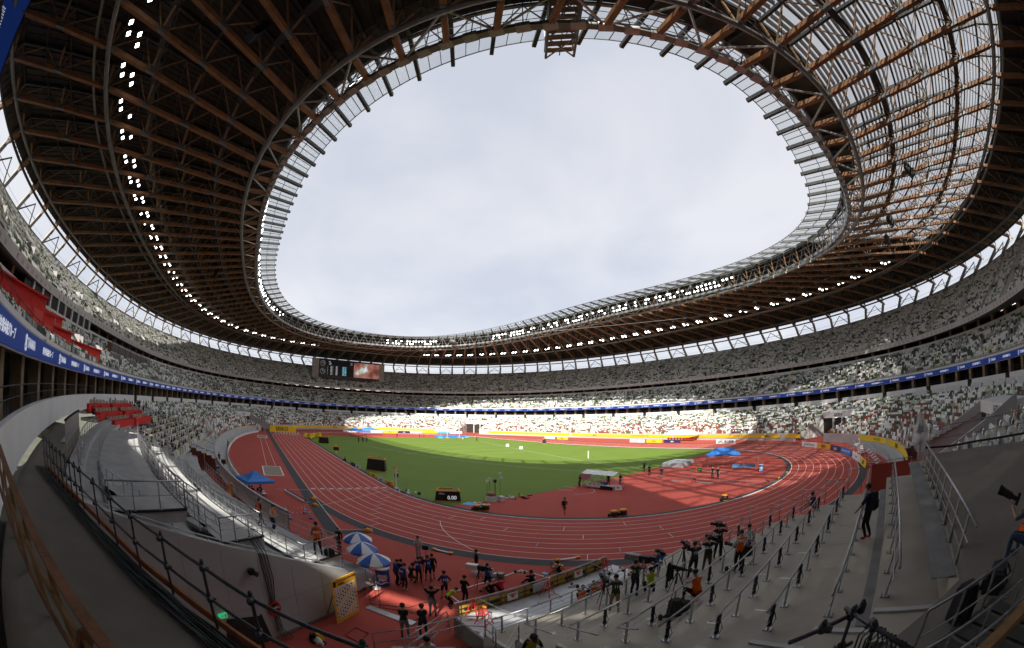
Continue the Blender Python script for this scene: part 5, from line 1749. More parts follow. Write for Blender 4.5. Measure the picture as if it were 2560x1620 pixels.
def at_front(loc, face, dx, dy, dz):
    a = aim_rz(loc, face)
    return (loc[0] + dx * math.cos(a) - dy * math.sin(a), loc[1] + dx * math.sin(a) + dy * math.cos(a), loc[2] + dz)
# --- on the media terrace
GT = 'camera crew on the media terrace'
p = (83.69, -43.03, 2.31); person('operate', 'cameraman in a dark green vest numbered 11 and khaki trousers on the terrace', p, 8, 'c_grey', 'c_khaki', vest='c_olive', num='11', group=GT)
tripod('black tripod carrying the video camera of the man in khaki trousers', at_front(p, 18, -0.28, 0.62, 0), 1.1, 20); video_camera('black video camera beside the man in khaki trousers', at_front(p, 18, -0.28, 0.62, 1.33), 22)
p = (83.27, -41.21, 2.31); person('shoulder_cam', 'cameraman in a dark green vest and blue knee pads, legs apart behind a large camera', p, -20, 'c_grey', 'c_navy', vest='c_olive', num='12', group=GT)
tripod('black tripod under the large grey broadcast camera', at_front(p, 0, 0.35, 0.75, 0), 1.25, 50)
t = thing('broadcast_camera', 'large grey broadcast camera with a long box lens on the terrace tripod', 'video camera', at_front(p, 0, 0.15, 0.75, 1.5), aim_rz(p, 62))
m = MB(); m.box((0, 0.35, 0.05), (0.3, 0.75, 0.28), taper=0.94); m.build('box_lens', 'steel_grey', t)
m = MB(); m.box((0, -0.25, 0.03), (0.24, 0.5, 0.32)); m.box((0.05, -0.62, 0.1), (0.2, 0.28, 0.18)); m.build('camera_body', 'black', t)
m = MB(); m.tube([(0.1, -0.5, -0.05), (0.2, -0.95, -0.1)], 0.025, 6); m.tube([(-0.1, -0.5, -0.05), (-0.2, -0.9, -0.1)], 0.025, 6); m.build('pan_handle', 'black', t)
p = (82.2, -37.9, 1.55); person('operate', 'camera operator in a blue jacket bent over a tripod at the front rail', p, 0, 'c_blue', 'c_black', sleeve='c_blue', group=GT)
tripod('tripod of the operator in the blue jacket', at_front(p, 0, 0.3, 0.55, 0), 1.15, 10); video_camera('video camera of the operator in the blue jacket', at_front(p, 0, 0.2, 0.55, 1.36), 40)
p = (84.9, -39.2, 2.6); p = (85.3, -39.8, 3.06); person('shoulder_cam', 'cameraman with a green vest marked 77 looking into a tripod camera', p, 15, 'c_navy', 'c_black', vest='c_olive', num='77', group=GT)
tripod('tripod of the cameraman marked 77', at_front(p, 25, -0.32, 0.5, 0), 1.2, 70); video_camera('video camera of the cameraman marked 77', at_front(p, 25, -0.26, 0.42, 1.47), 25)
p = (85.55, -38.95, 3.06); person('shoulder_cam', 'cameraman with a green vest marked D-1 and brown trousers, camera on his shoulder', p, 5, 'c_navy', 'c_brown', vest='c_olive', num='D-1', group=GT)
video_camera('video camera on the shoulder of the man marked D-1', at_front(p, 30, 0.2, 0.1, 1.58), 40)
p = (85.3, -37.3, 3.06); person('shoulder_cam', 'tall cameraman with a green vest marked 4-1 and black trousers, camera on his shoulder', p, -4, 'c_black', 'c_black', vest='c_olive', num='4-1', group=GT, h=1.85)
video_camera('video camera on the shoulder of the man marked 4-1', at_front(p, 40, 0.02, 0.12, 1.72), 62)
tripod('tripod standing behind the tall cameraman marked 4-1', at_front(p, 0, 0.05, 0.5, 0), 0.9, 30)
p = (87.45, -39.95, 3.75); person('look_down', 'photographer in an orange vest and grey cap looking down at his camera on the terrace', p, 20, 'c_white', 'c_black', vest='c_orange', num='PRESS\n   3', hat='c_grey', group='photographers on the media terrace', h=1.78)
bag('black shoulder bag on the hip of the photographer in the grey cap', at_front(p, 0, 0.3, -0.05, 0.72), (0.4, 0.22, 0.42), rz=0.8)
photo_camera('camera held low by the photographer in the grey cap', at_front(p, 20, -0.16, 0.3, 1.08), 50, 'black')
p = (86.6, -36.7, 3.06); person('stand', 'person in a white shirt and jeans standing behind the photographer in the grey cap', p, 10, 'c_white', 'c_denim', group='photographers on the media terrace')
p = (87.2, -43.05, 3.75); person('chair_cam', 'photographer in an orange vest with crossed black straps sitting behind a huge lens', p, 42, 'c_white', 'c_black', vest='c_orange', group='photographers on the media terrace')
m = MB()
for sx in (-1, 1): m.tube([(0.16 * sx, -0.12, 0), (-0.16 * sx, 0.12, 0.42)], 0.012, 5); m.tube([(0.16 * sx, 0.12, 0), (-0.16 * sx, -0.12, 0.42)], 0.012, 5)
m.box((0, 0, 0.43), (0.34, 0.3, 0.02))
o = tag(m.build('folding_stool', 'red_paint'), 'small red legged folding stool under the photographer with crossed straps', 'stool'); o.location = p
photo_camera('huge black lens aimed over the rail by the seated photographer', at_front(p, 42, -0.05, 0.45, 1.12), 58, 'black_matte', ln=0.62)
t = thing('lens_cloak', 'black cloth draped over the end of the huge lens', 'cloth', at_front(p, 50, -0.35, 1.05, 0.72), aim_rz(p, 55)); m = MB(); m.strip([(0.16 * math.sin(a) + 0.05 * math.sin(5 * a), 0.12 * a, 0.62 - 0.12 * abs(math.sin(a * 2))) for a in np.linspace(-2, 2, 15)], [(0.2 * math.sin(a) + 0.09 * math.sin(6 * a), 0.15 * a, 0.05 + 0.08 * math.sin(a * 3)) for a in np.linspace(-2, 2, 15)]); m.build('drape', 'black_matte', t, smooth=True)
tripod('monopod and legs under the huge black lens', at_front(p, 45, -0.2, 0.9, 0), 0.95, 15)
bag('tall black roller bag standing behind the fourth rail', (87.04, -44.19, 3.75), (0.42, 0.34, 0.62), rz=0.9)
bag('black kit bag lying beside the seated photographer with crossed straps', (87.05, -43.75, 3.75), (0.55, 0.4, 0.36), rz=0.2)
photo_camera('wide black telephoto lens lying on the terrace floor', (86.88, -44.75, 3.87), -60, 'black_matte', ln=0.4)
photo_camera('white telephoto lens lying on the floor beside the photographer in the grey cap', (87.0, -40.1, 3.88), -50, 'white', ln=0.42)
photo_camera('black telephoto lens resting on the far end of the second rail', (86.0, -34.6, 3.2), 160, 'white', ln=0.3)
p = (89.25, -33.5, 4.76); person('floor_sit', 'man in a purple and orange top sitting on the terrace edge with a laptop', p, 100, 'c_purple', 'c_brown', shorts=True, shoe='c_lightgrey', mask=False, vest=None)
t = thing('laptop', 'open laptop on the knees of the man at the terrace end', 'laptop', at_front(p, 100, 0, 0.42, 0.5), aim_rz(p, 100)); m = MB(); m.box((0, 0, 0), (0.34, 0.24, 0.02)); m.build('keyboard', 'steel_grey', t); m = MB(); m.box((0, 0.13, 0.11), (0.34, 0.02, 0.22)); m.build('lid', 'steel_grey', t)
p = (92.58, -41.2, 5.77); person('lean_rail', 'young man in black with red trainers leaning on the rail, backpack on', p, 72, 'c_navy', 'c_black', shoe='c_red', h=1.78)
bag('large black backpack worn by the young man leaning on the rail', at_front(p, 72, 0.0, -0.16, 0.98), (0.36, 0.26, 0.58), rz=aim_rz(p, 72) + PI)
p = (84.95, -48.2, 2.45); person('look_down', 'man in a mustard vest and black cap standing at the bottom edge', p, 200, 'c_black', 'c_grey', vest='c_mustard', hat='c_black', h=1.72)
p = (82.6, -50.3, 1.5); person('stand', 'person in a white shirt with crossed dark straps at the bottom, seen from behind', p, 0, 'c_white', 'c_grey', mask=False, h=1.9)
p = (96.5, -47.75, 7.2); person('chair_cam', 'photographer in an orange vest sitting at the right edge raising a long lens', p, 75, 'c_grey', 'c_denim', vest='c_orange', h=1.75)
photo_camera('black long lens raised by the photographer at the right edge', at_front(p, 75, -0.08, 0.5, 1.05), 85, 'black', pitch=0.35)
bag('black backpack on the floor by the handrail at the right edge', (94.75, -49.2, 7.2), (0.4, 0.3, 0.55), rz=0.5)
bag('black kit bag at the feet of the photographer at the right edge', (95.6, -48.4, 7.2), (0.6, 0.4, 0.35), rz=1.1)
# sitting on the white sheet
for k, (x, y, lab) in enumerate(((80.3, -41.25, 'photographer in an orange vest sitting on the white sheet, the one with the white lens'), (80.32, -40.5, 'bareheaded photographer in an orange vest, middle of the three on the white sheet'), (80.3, -39.85, 'photographer in an orange vest sitting farthest along the white sheet'))):
    person('floor_sit_cam', lab, (x, y, 1.01), -8 + 4 * k, 'c_black' if k != 1 else 'c_lightgrey', 'c_black', vest='c_orange', group='photographers on the white sheet')
photo_camera('white lens of the photographer sitting on the white sheet', at_front((80.3, -41.25, 1.0), 20, -0.1, 0.45, 0.72), 40, 'white', ln=0.34)
photo_camera('white lens resting near the far red stand on the white sheet', (79.4, -38.2, 1.35), 35, 'white', ln=0.36)
photo_camera('white lens with a black hood beside the far red stand', (79.9, -37.6, 1.5), 25, 'white', ln=0.36)
p = (80.6, -37.6, 1.0); person('floor_sit_cam', 'photographer in orange and white crouched behind the far white lenses', p, 0, 'c_white', 'c_black', vest='c_orange', group='photographers on the white sheet')
p = (83.7, -40.6, 2.31); person('crouch', 'helper in a lime vest crouching behind the legs of a cameraman', p, 20, 'c_white', 'c_black', vest='c_lime')
# --- on the track apron
GA = 'crew on the red track apron'
p = (67.58, -43.87, 0); person('arms_front', 'presenter in a white shirt and grey trousers holding a microphone at the track edge', p, 180, 'c_white', 'c_lightgrey', mask=False, h=1.74)
p = (71.97, -41.91, 0); person('stand', 'man in a dark suit standing alone by the dark track edging', p, 85, 'c_black', 'c_black', sleeve='c_black', h=1.76)
p = (71.4, -47.05, 0); person('look_down', 'crew member in a blue vest bending his head beside the barrel', p, -70, 'c_blue', 'c_black', vest='c_blue', group=GA)
p = (71.5, -46.75, 0); person('arms_front', 'crew member in a black tee and grey trousers next to the barrel', p, -40, 'c_black', 'c_grey', group=GA)
p = (72.24, -46.89, 0); person('look_down', 'woman in a blue vest and wide black trousers holding papers', p, -30, 'c_white', 'c_black', vest='c_blue', num='21', hat='c_black', shoe='c_white', group=GA)
p = (71.37, -46.02, 0); person('crouch', 'crew member in a black tee crouching by the tripod', p, -30, 'c_black', 'c_brown', hat='c_black', group=GA, h=1.8)
p = (71.52, -45.65, 0); person('operate', 'camera operator in a blue vest at the left of the tall tripod', p, -15, 'c_navy', 'c_black', vest='c_blue', num='20', group=GA)
tripod('tall tripod facing the presenter in the white shirt', (71.6, -45.35, 0), 1.35, 15); video_camera('video camera pointed at the presenter in the white shirt', (71.6, -45.35, 1.56), 15)
t = thing('prompter_monitor', 'small black monitor on a stand to the right of the presenter', 'monitor', (69.5, -44.2, 0)); m = MB(); m.tube([(0, 0, 0), (0, 0, 1.35)], 0.02, 6); m.build('stand', 'steel_grey', t); m = MB(); m.box((0, 0, 1.5), (0.4, 0.08, 0.3), 0.9); m.build('screen', 'black', t)
p = (71.53, -45.0, 0); person('operate', 'camera assistant in a blue vest numbered 22 and shorts', p, 15, 'c_navy', 'c_black', shorts=True, vest='c_blue', num='22', group=GA)
p = (71.46, -44.7, 0); person('stand', 'assistant in a black tee and shorts to the right of number 22', p, 10, 'c_black', 'c_black', shorts=True, group=GA, h=1.78)
p = (74.18, -45.32, 0); person('hips', 'man in a blue vest numbered 35, cap and shorts, hands on hips', p, 10, 'c_navy', 'c_black', shorts=True, vest='c_blue', num='35', hat='c_navy', group=GA)
p = (75.91, -46.93, 0); person('head_hold', 'man in black with both hands raised to his head', p, -10, 'c_black', 'c_black', group=GA, h=1.84)
p = (75.2, -44.7, 0); person('arms_front', 'man in a black cap and black clothes looking at a tablet', p, -35, 'c_black', 'c_black', hat='c_black', group=GA, h=1.7)
p = (75.43, -45.75, 0); person('bend', 'worker in a lime yellow shirt bending down beside the yellow fence', p, -60, 'c_lime', 'c_black', group=GA, h=1.6)
p = (77.36, -49.03, 0); person('arms_folded', 'man in a black cap and black clothes, left of the two nearest on the apron', p, -5, 'c_black', 'c_grey', hat='c_black', group=GA, h=1.88)
p = (77.67, -48.26, 0); person('arms_folded', 'man in a black cap with arms folded, right of the two nearest on the apron', p, 10, 'c_black', 'c_black', hat='c_black', group=GA, h=1.86)
p = (74.37, -42.66, 0); person('operate', 'operator in a blue vest numbered 1 behind the large white boxed camera', p, 15, 'c_navy', 'c_black', shorts=True, vest='c_blue', num='1', group=GA)
tripod('pale tripod under the large white boxed camera', (73.9, -42.95, 0), 1.15, 40)
t = thing('broadcast_camera', 'large white boxed broadcast camera wrapped in leads on the apron', 'video camera', (73.9, -42.95, 1.4), aim_rz((73.9, -42.95, 0), 70)); m = MB(); m.box((0, 0.4, 0.03), (0.32, 0.7, 0.28)); m.build('box_lens', 'white', t); m = MB(); m.box((0, -0.2, 0), (0.24, 0.5, 0.32)); m.box((0, -0.55, -0.02), (0.3, 0.2, 0.24)); m.build('camera_body', 'black', t)
p = (74.91, -42.1, 0); person('floor_sit', 'person in a bright pink shirt sitting on the apron behind the fence', p, 30, 'c_pink', 'c_black', mask=False, group='photographers sitting on the apron')
p = (74.95, -42.75, 0); person('floor_sit', 'person in a black sleeveless top sitting next to the bright pink shirt', p, 50, 'c_black', 'c_black', shorts=True, group='photographers sitting on the apron')
p = (75.19, -40.06, 0); person('floor_sit_cam', 'photographer in a black vest numbered 25 sitting with a long white lens', p, 55, 'c_black', 'c_black', vest='c_black', num='25', hat='c_black', group='photographers sitting on the apron')
photo_camera('long white lens of the photographer numbered 25', at_front(p, 60, -0.1, 0.5, 0.72), 75, 'white', ln=0.5)
p = (75.09, -37.85, 0); person('floor_sit_cam', 'photographer in a black and white top numbered 27 sitting at the end of the fence', p, 65, 'c_lightgrey', 'c_khaki', vest='c_black', num='27', hat='c_black', group='photographers sitting on the apron')
# --- on the left walkways
p = (68.05, -54.51, 3.0); person('walk', 'press man in an orange vest walking on the left walkway, nearer the blue tent', p, -70, 'c_black', 'c_black', vest='c_orange', group='people on the left walkway')
p = (69.21, -53.8, 3.0); person('look_down', 'press man in an orange vest over a white shirt reading on the left walkway', p, -120, 'c_white', 'c_navy', vest='c_orange', shoe='c_white', group='people on the left walkway')
p = (73.2, -51.75, 3.0); person('stand_wide', 'press man in an orange vest with a black sling at the end of the left walkway', p, 10, 'c_grey', 'c_black', vest='c_orange', num='PRESS', group='people on the left walkway', h=1.78)
p = (64.5, -48.8, 0); person('stand', 'grey haired man in a black suit standing by the dark track edging', p, 170, 'c_black', 'c_black', sleeve='c_black', hair='hair_grey', h=1.8)
bag('black kit bags on the walkway end beside the man with the black sling', (73.3, -51.2, 3.0), (0.5, 0.35, 0.4), rz=0.4)
p = (52.65, -69.4, 4.6); person('stand', 'press man in an orange vest standing by the front press desks', p, 150, 'c_black', 'c_black', vest='c_orange')
# --- infield
p = (63.75, -26.53, 0); person('walk', 'photographer in a yellow vest, khaki shorts and backpack walking on the red infield', p, -15, 'c_black', 'c_khaki', shorts=True, vest='c_mustard', hat='c_grey', h=1.76)
bag('dark backpack worn by the photographer in the yellow vest', at_front(p, -15, 0, -0.17, 0.98), (0.32, 0.22, 0.48), rz=aim_rz(p, -15) + PI)
p = (54.5, -24.6, 0); person('prone', 'photographer in a yellow vest lying at the grass edge with a lens', p, 40, 'c_mustard', 'c_black', vest='c_mustard')
photo_camera('black lens of the photographer lying at the grass edge', at_front(p, -40, 0.2, 0.9, 0.15), -60, 'black')
for (x, y, fc, tp, lg, lab) in ((67.9, -1.2, 160, 'c_black', 'c_black', 'official in black, left of the pair on the red infield near the benches'), (68.9, -1.6, -150, 'c_black', 'c_black', 'official in black, right of the pair on the red infield near the benches'), (53.46, 2.06, 30, 'c_blue', 'c_black', 'official in a blue shirt at the grass edge near the landing mat'), (57.06, -1.72, -20, 'c_black', 'c_black', 'official in black walking between grass and landing mat'), (60.31, -3.25, 10, 'c_navy', 'c_grey', 'official in navy and grey trousers on the infield before the landing mat'),
      (54.36, -14.57, 60, 'c_black', 'c_black', 'steward in black standing to the left of the equipment trolley'), (57.22, -11.9, 180, 'c_black', 'c_black', 'steward in black under the awning of the equipment trolley'), (58.52, -10.9, 150, 'c_black', 'c_black', 'steward in black at the right end of the equipment trolley'),
      (-28.7, -21.3, 20, 'c_navy', 'c_black', 'nearest of the three distant officials in navy on the far grass'), (-29.0, -19.9, -30, 'c_navy', 'c_black', 'middle of the three distant officials in navy on the far grass'), (-31.0, -18.0, 60, 'c_navy', 'c_black', 'right one of the three distant officials in navy on the far grass'),
      (-52.4, 0.4, 30, 'c_black', 'c_black', 'distant official by the far end of the grass, beside the tents'), (-52.5, 9.8, 80, 'c_black', 'c_navy', 'distant athlete left of the blue vault mat'), (-52.4, 11.6, -80, 'c_navy', 'c_black', 'distant official close to the blue vault mat'), (-39.2, 21.4, 0, 'c_blue', 'c_white', 'distant official in blue on the lit grass'), (-30.6, 22.1, 40, 'c_black', 'c_black', 'distant official standing alone on the lit grass'),
      (14.3, -35.9, 60, 'c_black', 'c_black', 'person in black sitting by the boards along the straight'), (1.5, -60.3, 60, 'c_navy', 'c_navy', 'person in navy by the curved wall of the home straight'), (24.0, -60.6, 30, 'c_navy', 'c_navy', 'person in navy standing on the red run-off by the curved wall'), (-55.5, -52.5, 0, 'c_black', 'c_black', 'distant official in the far left tunnel mouth'), (-54, -50.5, 40, 'c_navy', 'c_black', 'second distant official by the far left tunnel mouth')):
    person('stand' if abs(x - 14.3) > 0.1 else 'floor_sit', lab, (x, y, 0.015), fc, tp, lg, group='officials on the field')
# ------------------------------------------------------------------ boards, signs and screens
def along(l, a0, a1, n): return [a0 + (a1 - a0) * i / (n - 1) for i in range(n)]
RB_ = thing('ribbon_board', 'long blue LED ribbon board round the front of the middle tier', 'LED board')
lr = off(RIB, -0.12)
m = MB()
ring(m, lr, 10.98, lr, 11.98); ring(m, lr, 11.98, off(lr, 0.15), 11.98); ring(m, lr, 10.98, off(lr, 0.15), 10.98)
m.build('led_panel', 'led_blue', RB_)
lt = off(RIB, -0.15)
for i in range(104):
    ps = psi_at(i / 104)
    v = P3(lt, ps, 11.47)
    if (v - cv).dot(f_) < 2: continue
    n = ell_normal(ps); rt = Vector((n.y, -n.x, 0))
    o0 = rt * 0
    if i % 2: text('田中貴金属グループ', 0.46, 'led_white', RB_, v, rt, ex=0.01, bold=0.006)
    else:
        text('TANAKA', 0.62, 'led_white', RB_, v + rt * 0.35, rt, ex=0.01, bold=0.004)
        m = MB()
        for dz, r in ((0.17, 0.15), (-0.17, 0.19)):
            m.tube([v - rt * 1.45 + rt * r * math.cos(a) + Vector((0, 0, dz + r * math.sin(a))) - n * 0.02 for a in [2 * PI * k / 12 for k in range(12)]], 0.035, 4, closed=True)
        m.build('emblem', 'led_white', RB_)
# small lights on the railing above the ribbon, and the railing itself
m = MB()
for i in range(300):
    a, b_ = psi_at(i / 300), psi_at((i + 1) / 300)
    m.tube([P3(off(RIB, 0.2), a, 12.95), P3(off(RIB, 0.2), b_, 12.95)], 0.03, 4)
    m.tube([P3(off(RIB, 0.2), a, 12.3), P3(off(RIB, 0.2), a, 12.95)], 0.02, 4)
m.build('front_rail', 'steel_dark', T2)
m = MB()
for i in range(300):
    a, b_ = psi_at(i / 300), psi_at((i + 1) / 300)
    m.tube([P3(off(T1B, 0.4), a, 9.75), P3(off(T1B, 0.4), b_, 9.75)], 0.03, 4)
    m.tube([P3(off(T1B, 0.4), a, 9.35), P3(off(T1B, 0.4), b_, 9.35)], 0.02, 4)
    m.tube([P3(off(T1B, 0.4), a, 8.9), P3(off(T1B, 0.4), a, 9.75)], 0.022, 4)
m.build('concourse_rail', 'steel_dark', T1)
# yellow banners on the front wall of the lowest tier
def banner(label, a0, a1, z0, z1, items, l=off(WALL, -0.2)):
    t = thing('advertising_banner', label, 'banner', (0, 0, 0), 0, 'yellow banners along the front of the stands')
    ps = along(l, math.radians(a0), math.radians(a1), 24)
    c0 = sup(l, (ps[0] + ps[-1]) / 2)
    t.location = (c0.x, c0.y, z0)
    o = Vector((c0.x, c0.y, z0))
    m = MB()
    m.strip([P3(l, p, z0 + 0.02 * math.sin(i * 2.3)) - o for i, p in enumerate(ps)], [P3(l, p, z1 + 0.015 * math.sin(i * 1.7)) - o for i, p in enumerate(ps)])
    m.strip([P3(off(l, 0.05), p, z0) - o for p in ps], [P3(off(l, 0.05), p, z1) - o for p in ps])
    m.strip([P3(l, p, z1) - o for p in ps], [P3(off(l, 0.05), p, z1) - o for p in ps])
    m.build('cloth', 'yellow', t)
    for q, s in items:
        p = math.radians(a0 + (a1 - a0) * q)
        n = ell_normal(p); rt = Vector((n.y, -n.x, 0))
        text(s, (z1 - z0) * (0.82 if s == 'SEIKO' else 0.62), 'black', t, P3(off(l, -0.03), p, (z0 + z1) / 2 - 0.02) - o, rt, ex=0.006, bold=0.012 if s == 'SEIKO' else 0.006)
JP = 'セイコーゴールデングランプリ陸上'
banner('yellow banner with black katakana near the southern stand, right of the fourth gate', 27.5, 17.0, 0.95, 1.95, ((0.62, JP),))
banner('yellow banner with one black name nearest on the right, below dark red seats', 16.2, -1.6, 0.95, 2.0, ((0.3, 'SEIKO'),))
banner('short yellow banner beside the fourth gate on its far side', 48.0, 44.2, 0.7, 1.62, ())
banner('long yellow banner with katakana and one name on the sunlit far side', 75, 49.3, 0.66, 1.6, ((0.62, JP), (0.88, 'SEIKO')))
banner('long yellow banner on the sunlit far side behind the white tent', 104, 75.6, 0.66, 1.6, ((0.25, 'SEIKO'), (0.7, JP)))
banner('long yellow banner on the far side left of the white tent', 131, 104.6, 0.66, 1.6, ((0.5, JP),))
banner('yellow banner on the far curve just left of the fifth gate', 187, 150.5, 0.66, 1.6, ((0.25, 'SEIKO'), (0.75, JP)))
banner('yellow banner on the far curve behind the blue tents', 213.5, 188, 0.66, 1.6, ((0.3, JP), (0.8, 'SEIKO')))
banner('curved yellow banner of the home straight, distant part', 249, 237, 1.05, 2.05, ((0.5, JP),), off(WALL, 0.4))
banner('curved yellow banner of the home straight, middle part', 266, 250, 1.1, 2.15, ((0.55, JP),), off(WALL, 0.9))
banner('curved yellow banner of the home straight, nearest part', 289, 267, 1.2, 2.35, ((0.3, 'SEIKO'),), off(WALL, 2.0))
# white inner wall of the sunken walkway in front of the home stand and the south stand
for a0, a1, lab in ((296, 236, 'low pale curved wall dividing the run-off from the sunken walkway by the home stand'), (27, -2, 'low rail topped kerb wall in front of the sunken walkway by the southern stand')):
    t = thing('walkway_wall', lab, 'wall')
    ps = along(WALL, math.radians(a0), math.radians(a1), 50)
    l = off(WALL, -2.6)
    m = MB()
    m.strip([P3(l, p, 0.0) for p in ps], [P3(l, p, 0.55) for p in ps]); m.strip([P3(l, p, 0.55) for p in ps], [P3(off(l, 0.2), p, 0.55) for p in ps]); m.strip([P3(off(l, 0.2), p, 0.55) for p in ps], [P3(off(l, 0.2), p, -0.0) for p in ps])
    m.build('wall', 'parapet_white' if a0 > 100 else 'floor_grey', t)
    m = MB()
    m.strip([P3(off(l, 0.2), p, 0.024) for p in ps], [P3(off(WALL, -0.14), p, 0.024) for p in ps])
    m.build('walkway_floor', 'floor_grey', t)
    m = MB()
    for q in (0.85, 1.25): m.tube([P3(off(l, 0.1), p, q) for p in ps], 0.025, 5)
    for p in ps: m.tube([P3(off(l, 0.1), p, 0.55), P3(off(l, 0.1), p, 1.25)], 0.02, 4)
    m.build('rail', 'galvanised', t)
# gates: cheeks, lintel with its name, near-black block for the shaded tunnel
GL = {'GATE 4': 'concrete gate with dark tunnel and the sign GATE 4 on the right', 'GATE 5': 'concrete gate with open tunnel on the sunlit far curve', 'GATE 1': 'concrete gate with grey cheeks and the sign GATE 1 beyond the straight', 'GATE 3': 'concrete gate with the sign GATE 3 at the right edge'}
for nm, c, n, tg, hw in GATES:
    t = thing('gate', GL[nm], 'gate', c, math.atan2(n.y, n.x))
    d0, d1 = (-1.2, 12.3)
    zt = lambda d: 1.9 + (d - d0) * 0.40
    m = MB()
    for s in (-1, 1):
        y = s * (hw - 0.1)
        m.add([(d0, y, -0.2), (d1, y, -0.2), (d1, y, zt(d1)), (d0, y, zt(d0))], [(0, 1, 2, 3)])
        m.add([(d0, y + s * 0.45, -0.2), (d1, y + s * 0.45, -0.2), (d1, y + s * 0.45, zt(d1)), (d0, y + s * 0.45, zt(d0))], [(3, 2, 1, 0)])
        m.add([(d0, y, zt(d0)), (d1, y, zt(d1)), (d1, y + s * 0.45, zt(d1)), (d0, y + s * 0.45, zt(d0))], [(0, 1, 2, 3)])
        m.add([(d0, y, -0.2), (d0, y, zt(d0)), (d0, y + s * 0.45, zt(d0)), (d0, y + s * 0.45, -0.2)], [(0, 1, 2, 3)])
    m.build('cheek_wall', 'wall_grey', t)
    lz = 4.4 if nm != 'GATE 3' else 5.0
    lx = 7.6 if nm != 'GATE 3' else 10.0
    m = MB(); m.box((lx + 2.3, 0, lz + 0.75), (4.6, 2 * hw + 0.2, 1.5)); m.build('lintel', 'parapet_white', t)
    m = MB(); m.box((lx + 3.5, 0, lz / 2 - 0.2), (6.5, 2 * hw - 0.4, lz + 0.2)); m.build('tunnel', 'dark_void', t)
    m = MB()
    for s in (-0.35, 0.3): m.box((lx + 0.1, s * hw * 2 * 0.9 / 2, lz / 2), (0.5, 0.5, lz))
    m.build('pier', 'wall_grey', t)
    text(nm, 1.05, 'black', t, (lx - 0.03, -0.2 if nm != 'GATE 3' else -3.2, lz + 0.72), (0, -1, 0), ex=0.01, bold=0.012, sx=0.86)
    m = MB()
    for s in (-0.5, 0.2): m.box((lx + 0.7, s * hw, lz - 0.04), (0.3, 1.1, 0.05))
    m.build('strip_light', 'strip_glow', t)
# far scoreboard
t = thing('scoreboard', 'big black scoreboard with results and a picture high on the far stand', 'scoreboard', (-132.2, 0.8, 27.4))
m = MB(); m.box((-0.9, 0, 4.1), (1.6, 36.5, 10.2)); m.box((-0.7, 0, -1.6), (1.6, 32, 1.6)); m.build('frame', 'steel_dark', t)
m = MB(); m.box((-0.9, -19.8, 3.8), (2.6, 3.6, 10.5)); m.box((-0.9, 19.6, 3.8), (2.6, 3.2, 10.5)); m.build('pylon', 'concrete', t)
m = MB(); m.box((-0.05, -5.4, 4.2), (0.12, 16.2, 8.2)); sb_ = m.build('result_panel', 'screen_black', t)
def row(y, z, s, sz, mt='led_white'): text(s, sz, mt, sb_, (0.03, y, z), (0, -1, 0) if False else (0, 1, 0), ex=0.01, bold=0.01)
row(-11.6, 7.6, '男子', 0.62); row(-11.2, 6.9, '100m', 0.62); row(-11.5, 6.2, '予選', 0.62); row(1.2, 7.6, '9.97', 0.6); row(1.2, 6.9, '9.98', 0.6)
m = MB(); m.box((0.03, -5.4, 5.75), (0.02, 15.8, 0.12)); m.build('divider', 'led_blue', sb_)
NMS = ('山田', '鈴木', '佐藤', '高橋', '田村', '中島', '小川', '石井')
for i in range(8):
    z = 5.1 - 0.62 * i
    row(-12.7, z, str(i + 1), 0.5); row(-10.2, z, NMS[i] + ' 一', 0.56); row(-7.4, z, '東京', 0.56); row(-2.9, z, '日本 %s' % NMS[-i - 1], 0.56, 'blue_pale' if False else 'led_cyan' if 'led_cyan' in MT else 'led_white')
m = MB()
for zc in (6.6, 2.2):
    for k in range(12):
        a = 2 * PI * k / 12
        m.box((0.0, -15.6 + 1.35 * math.cos(a), zc + 1.35 * math.sin(a)), (0.06, 0.24, 0.24))
    m.beam((0.02, -15.6, zc), (0.02, -15.6, zc + 1.0), 0.1, 0.05, up=(1, 0, 0)); m.beam((0.02, -15.6, zc), (0.02, -14.6, zc + 0.1), 0.1, 0.05, up=(1, 0, 0))
m.build('clock_face', 'led_white', t)
pm_ = bpy.data.materials.new('video_picture'); pm_.use_nodes = True
tt = pm_.node_tree; bb = tt.nodes['Principled BSDF']
tc1 = tt.nodes.new('ShaderNodeTexCoord'); vo = tt.nodes.new('ShaderNodeTexNoise'); vo.inputs['Scale'].default_value = 0.16; vo.inputs['Detail'].default_value = 3
tt.links.new(tc1.outputs['Object'], vo.inputs['Vector'])
rr_ = tt.nodes.new('ShaderNodeValToRGB'); rr_.color_ramp.interpolation = 'B_SPLINE'
els = rr_.color_ramp.elements
els[0].position = 0.32; els[0].color = (0.02, 0.015, 0.012, 1); els[1].position = 0.72; els[1].color = (0.55, 0.55, 0.6, 1)
e_ = els.new(0.44); e_.color = (0.16, 0.05, 0.03, 1); e_ = els.new(0.54); e_.color = (0.26, 0.09, 0.09, 1); e_ = els.new(0.6); e_.color = (0.12, 0.14, 0.05, 1)
tt.links.new(vo.outputs['Fac'], rr_.inputs[0]); tt.links.new(rr_.outputs[0], bb.inputs['Emission Color']); bb.inputs['Emission Strength'].default_value = 0.8; bb.inputs['Base Color'].default_value = (0.01, 0.01, 0.01, 1)
MT['video_picture'] = pm_
m = MB(); m.box((-0.05, 10.6, 4.2), (0.12, 15.6, 8.2)); m.build('video_panel', 'video_picture', t)
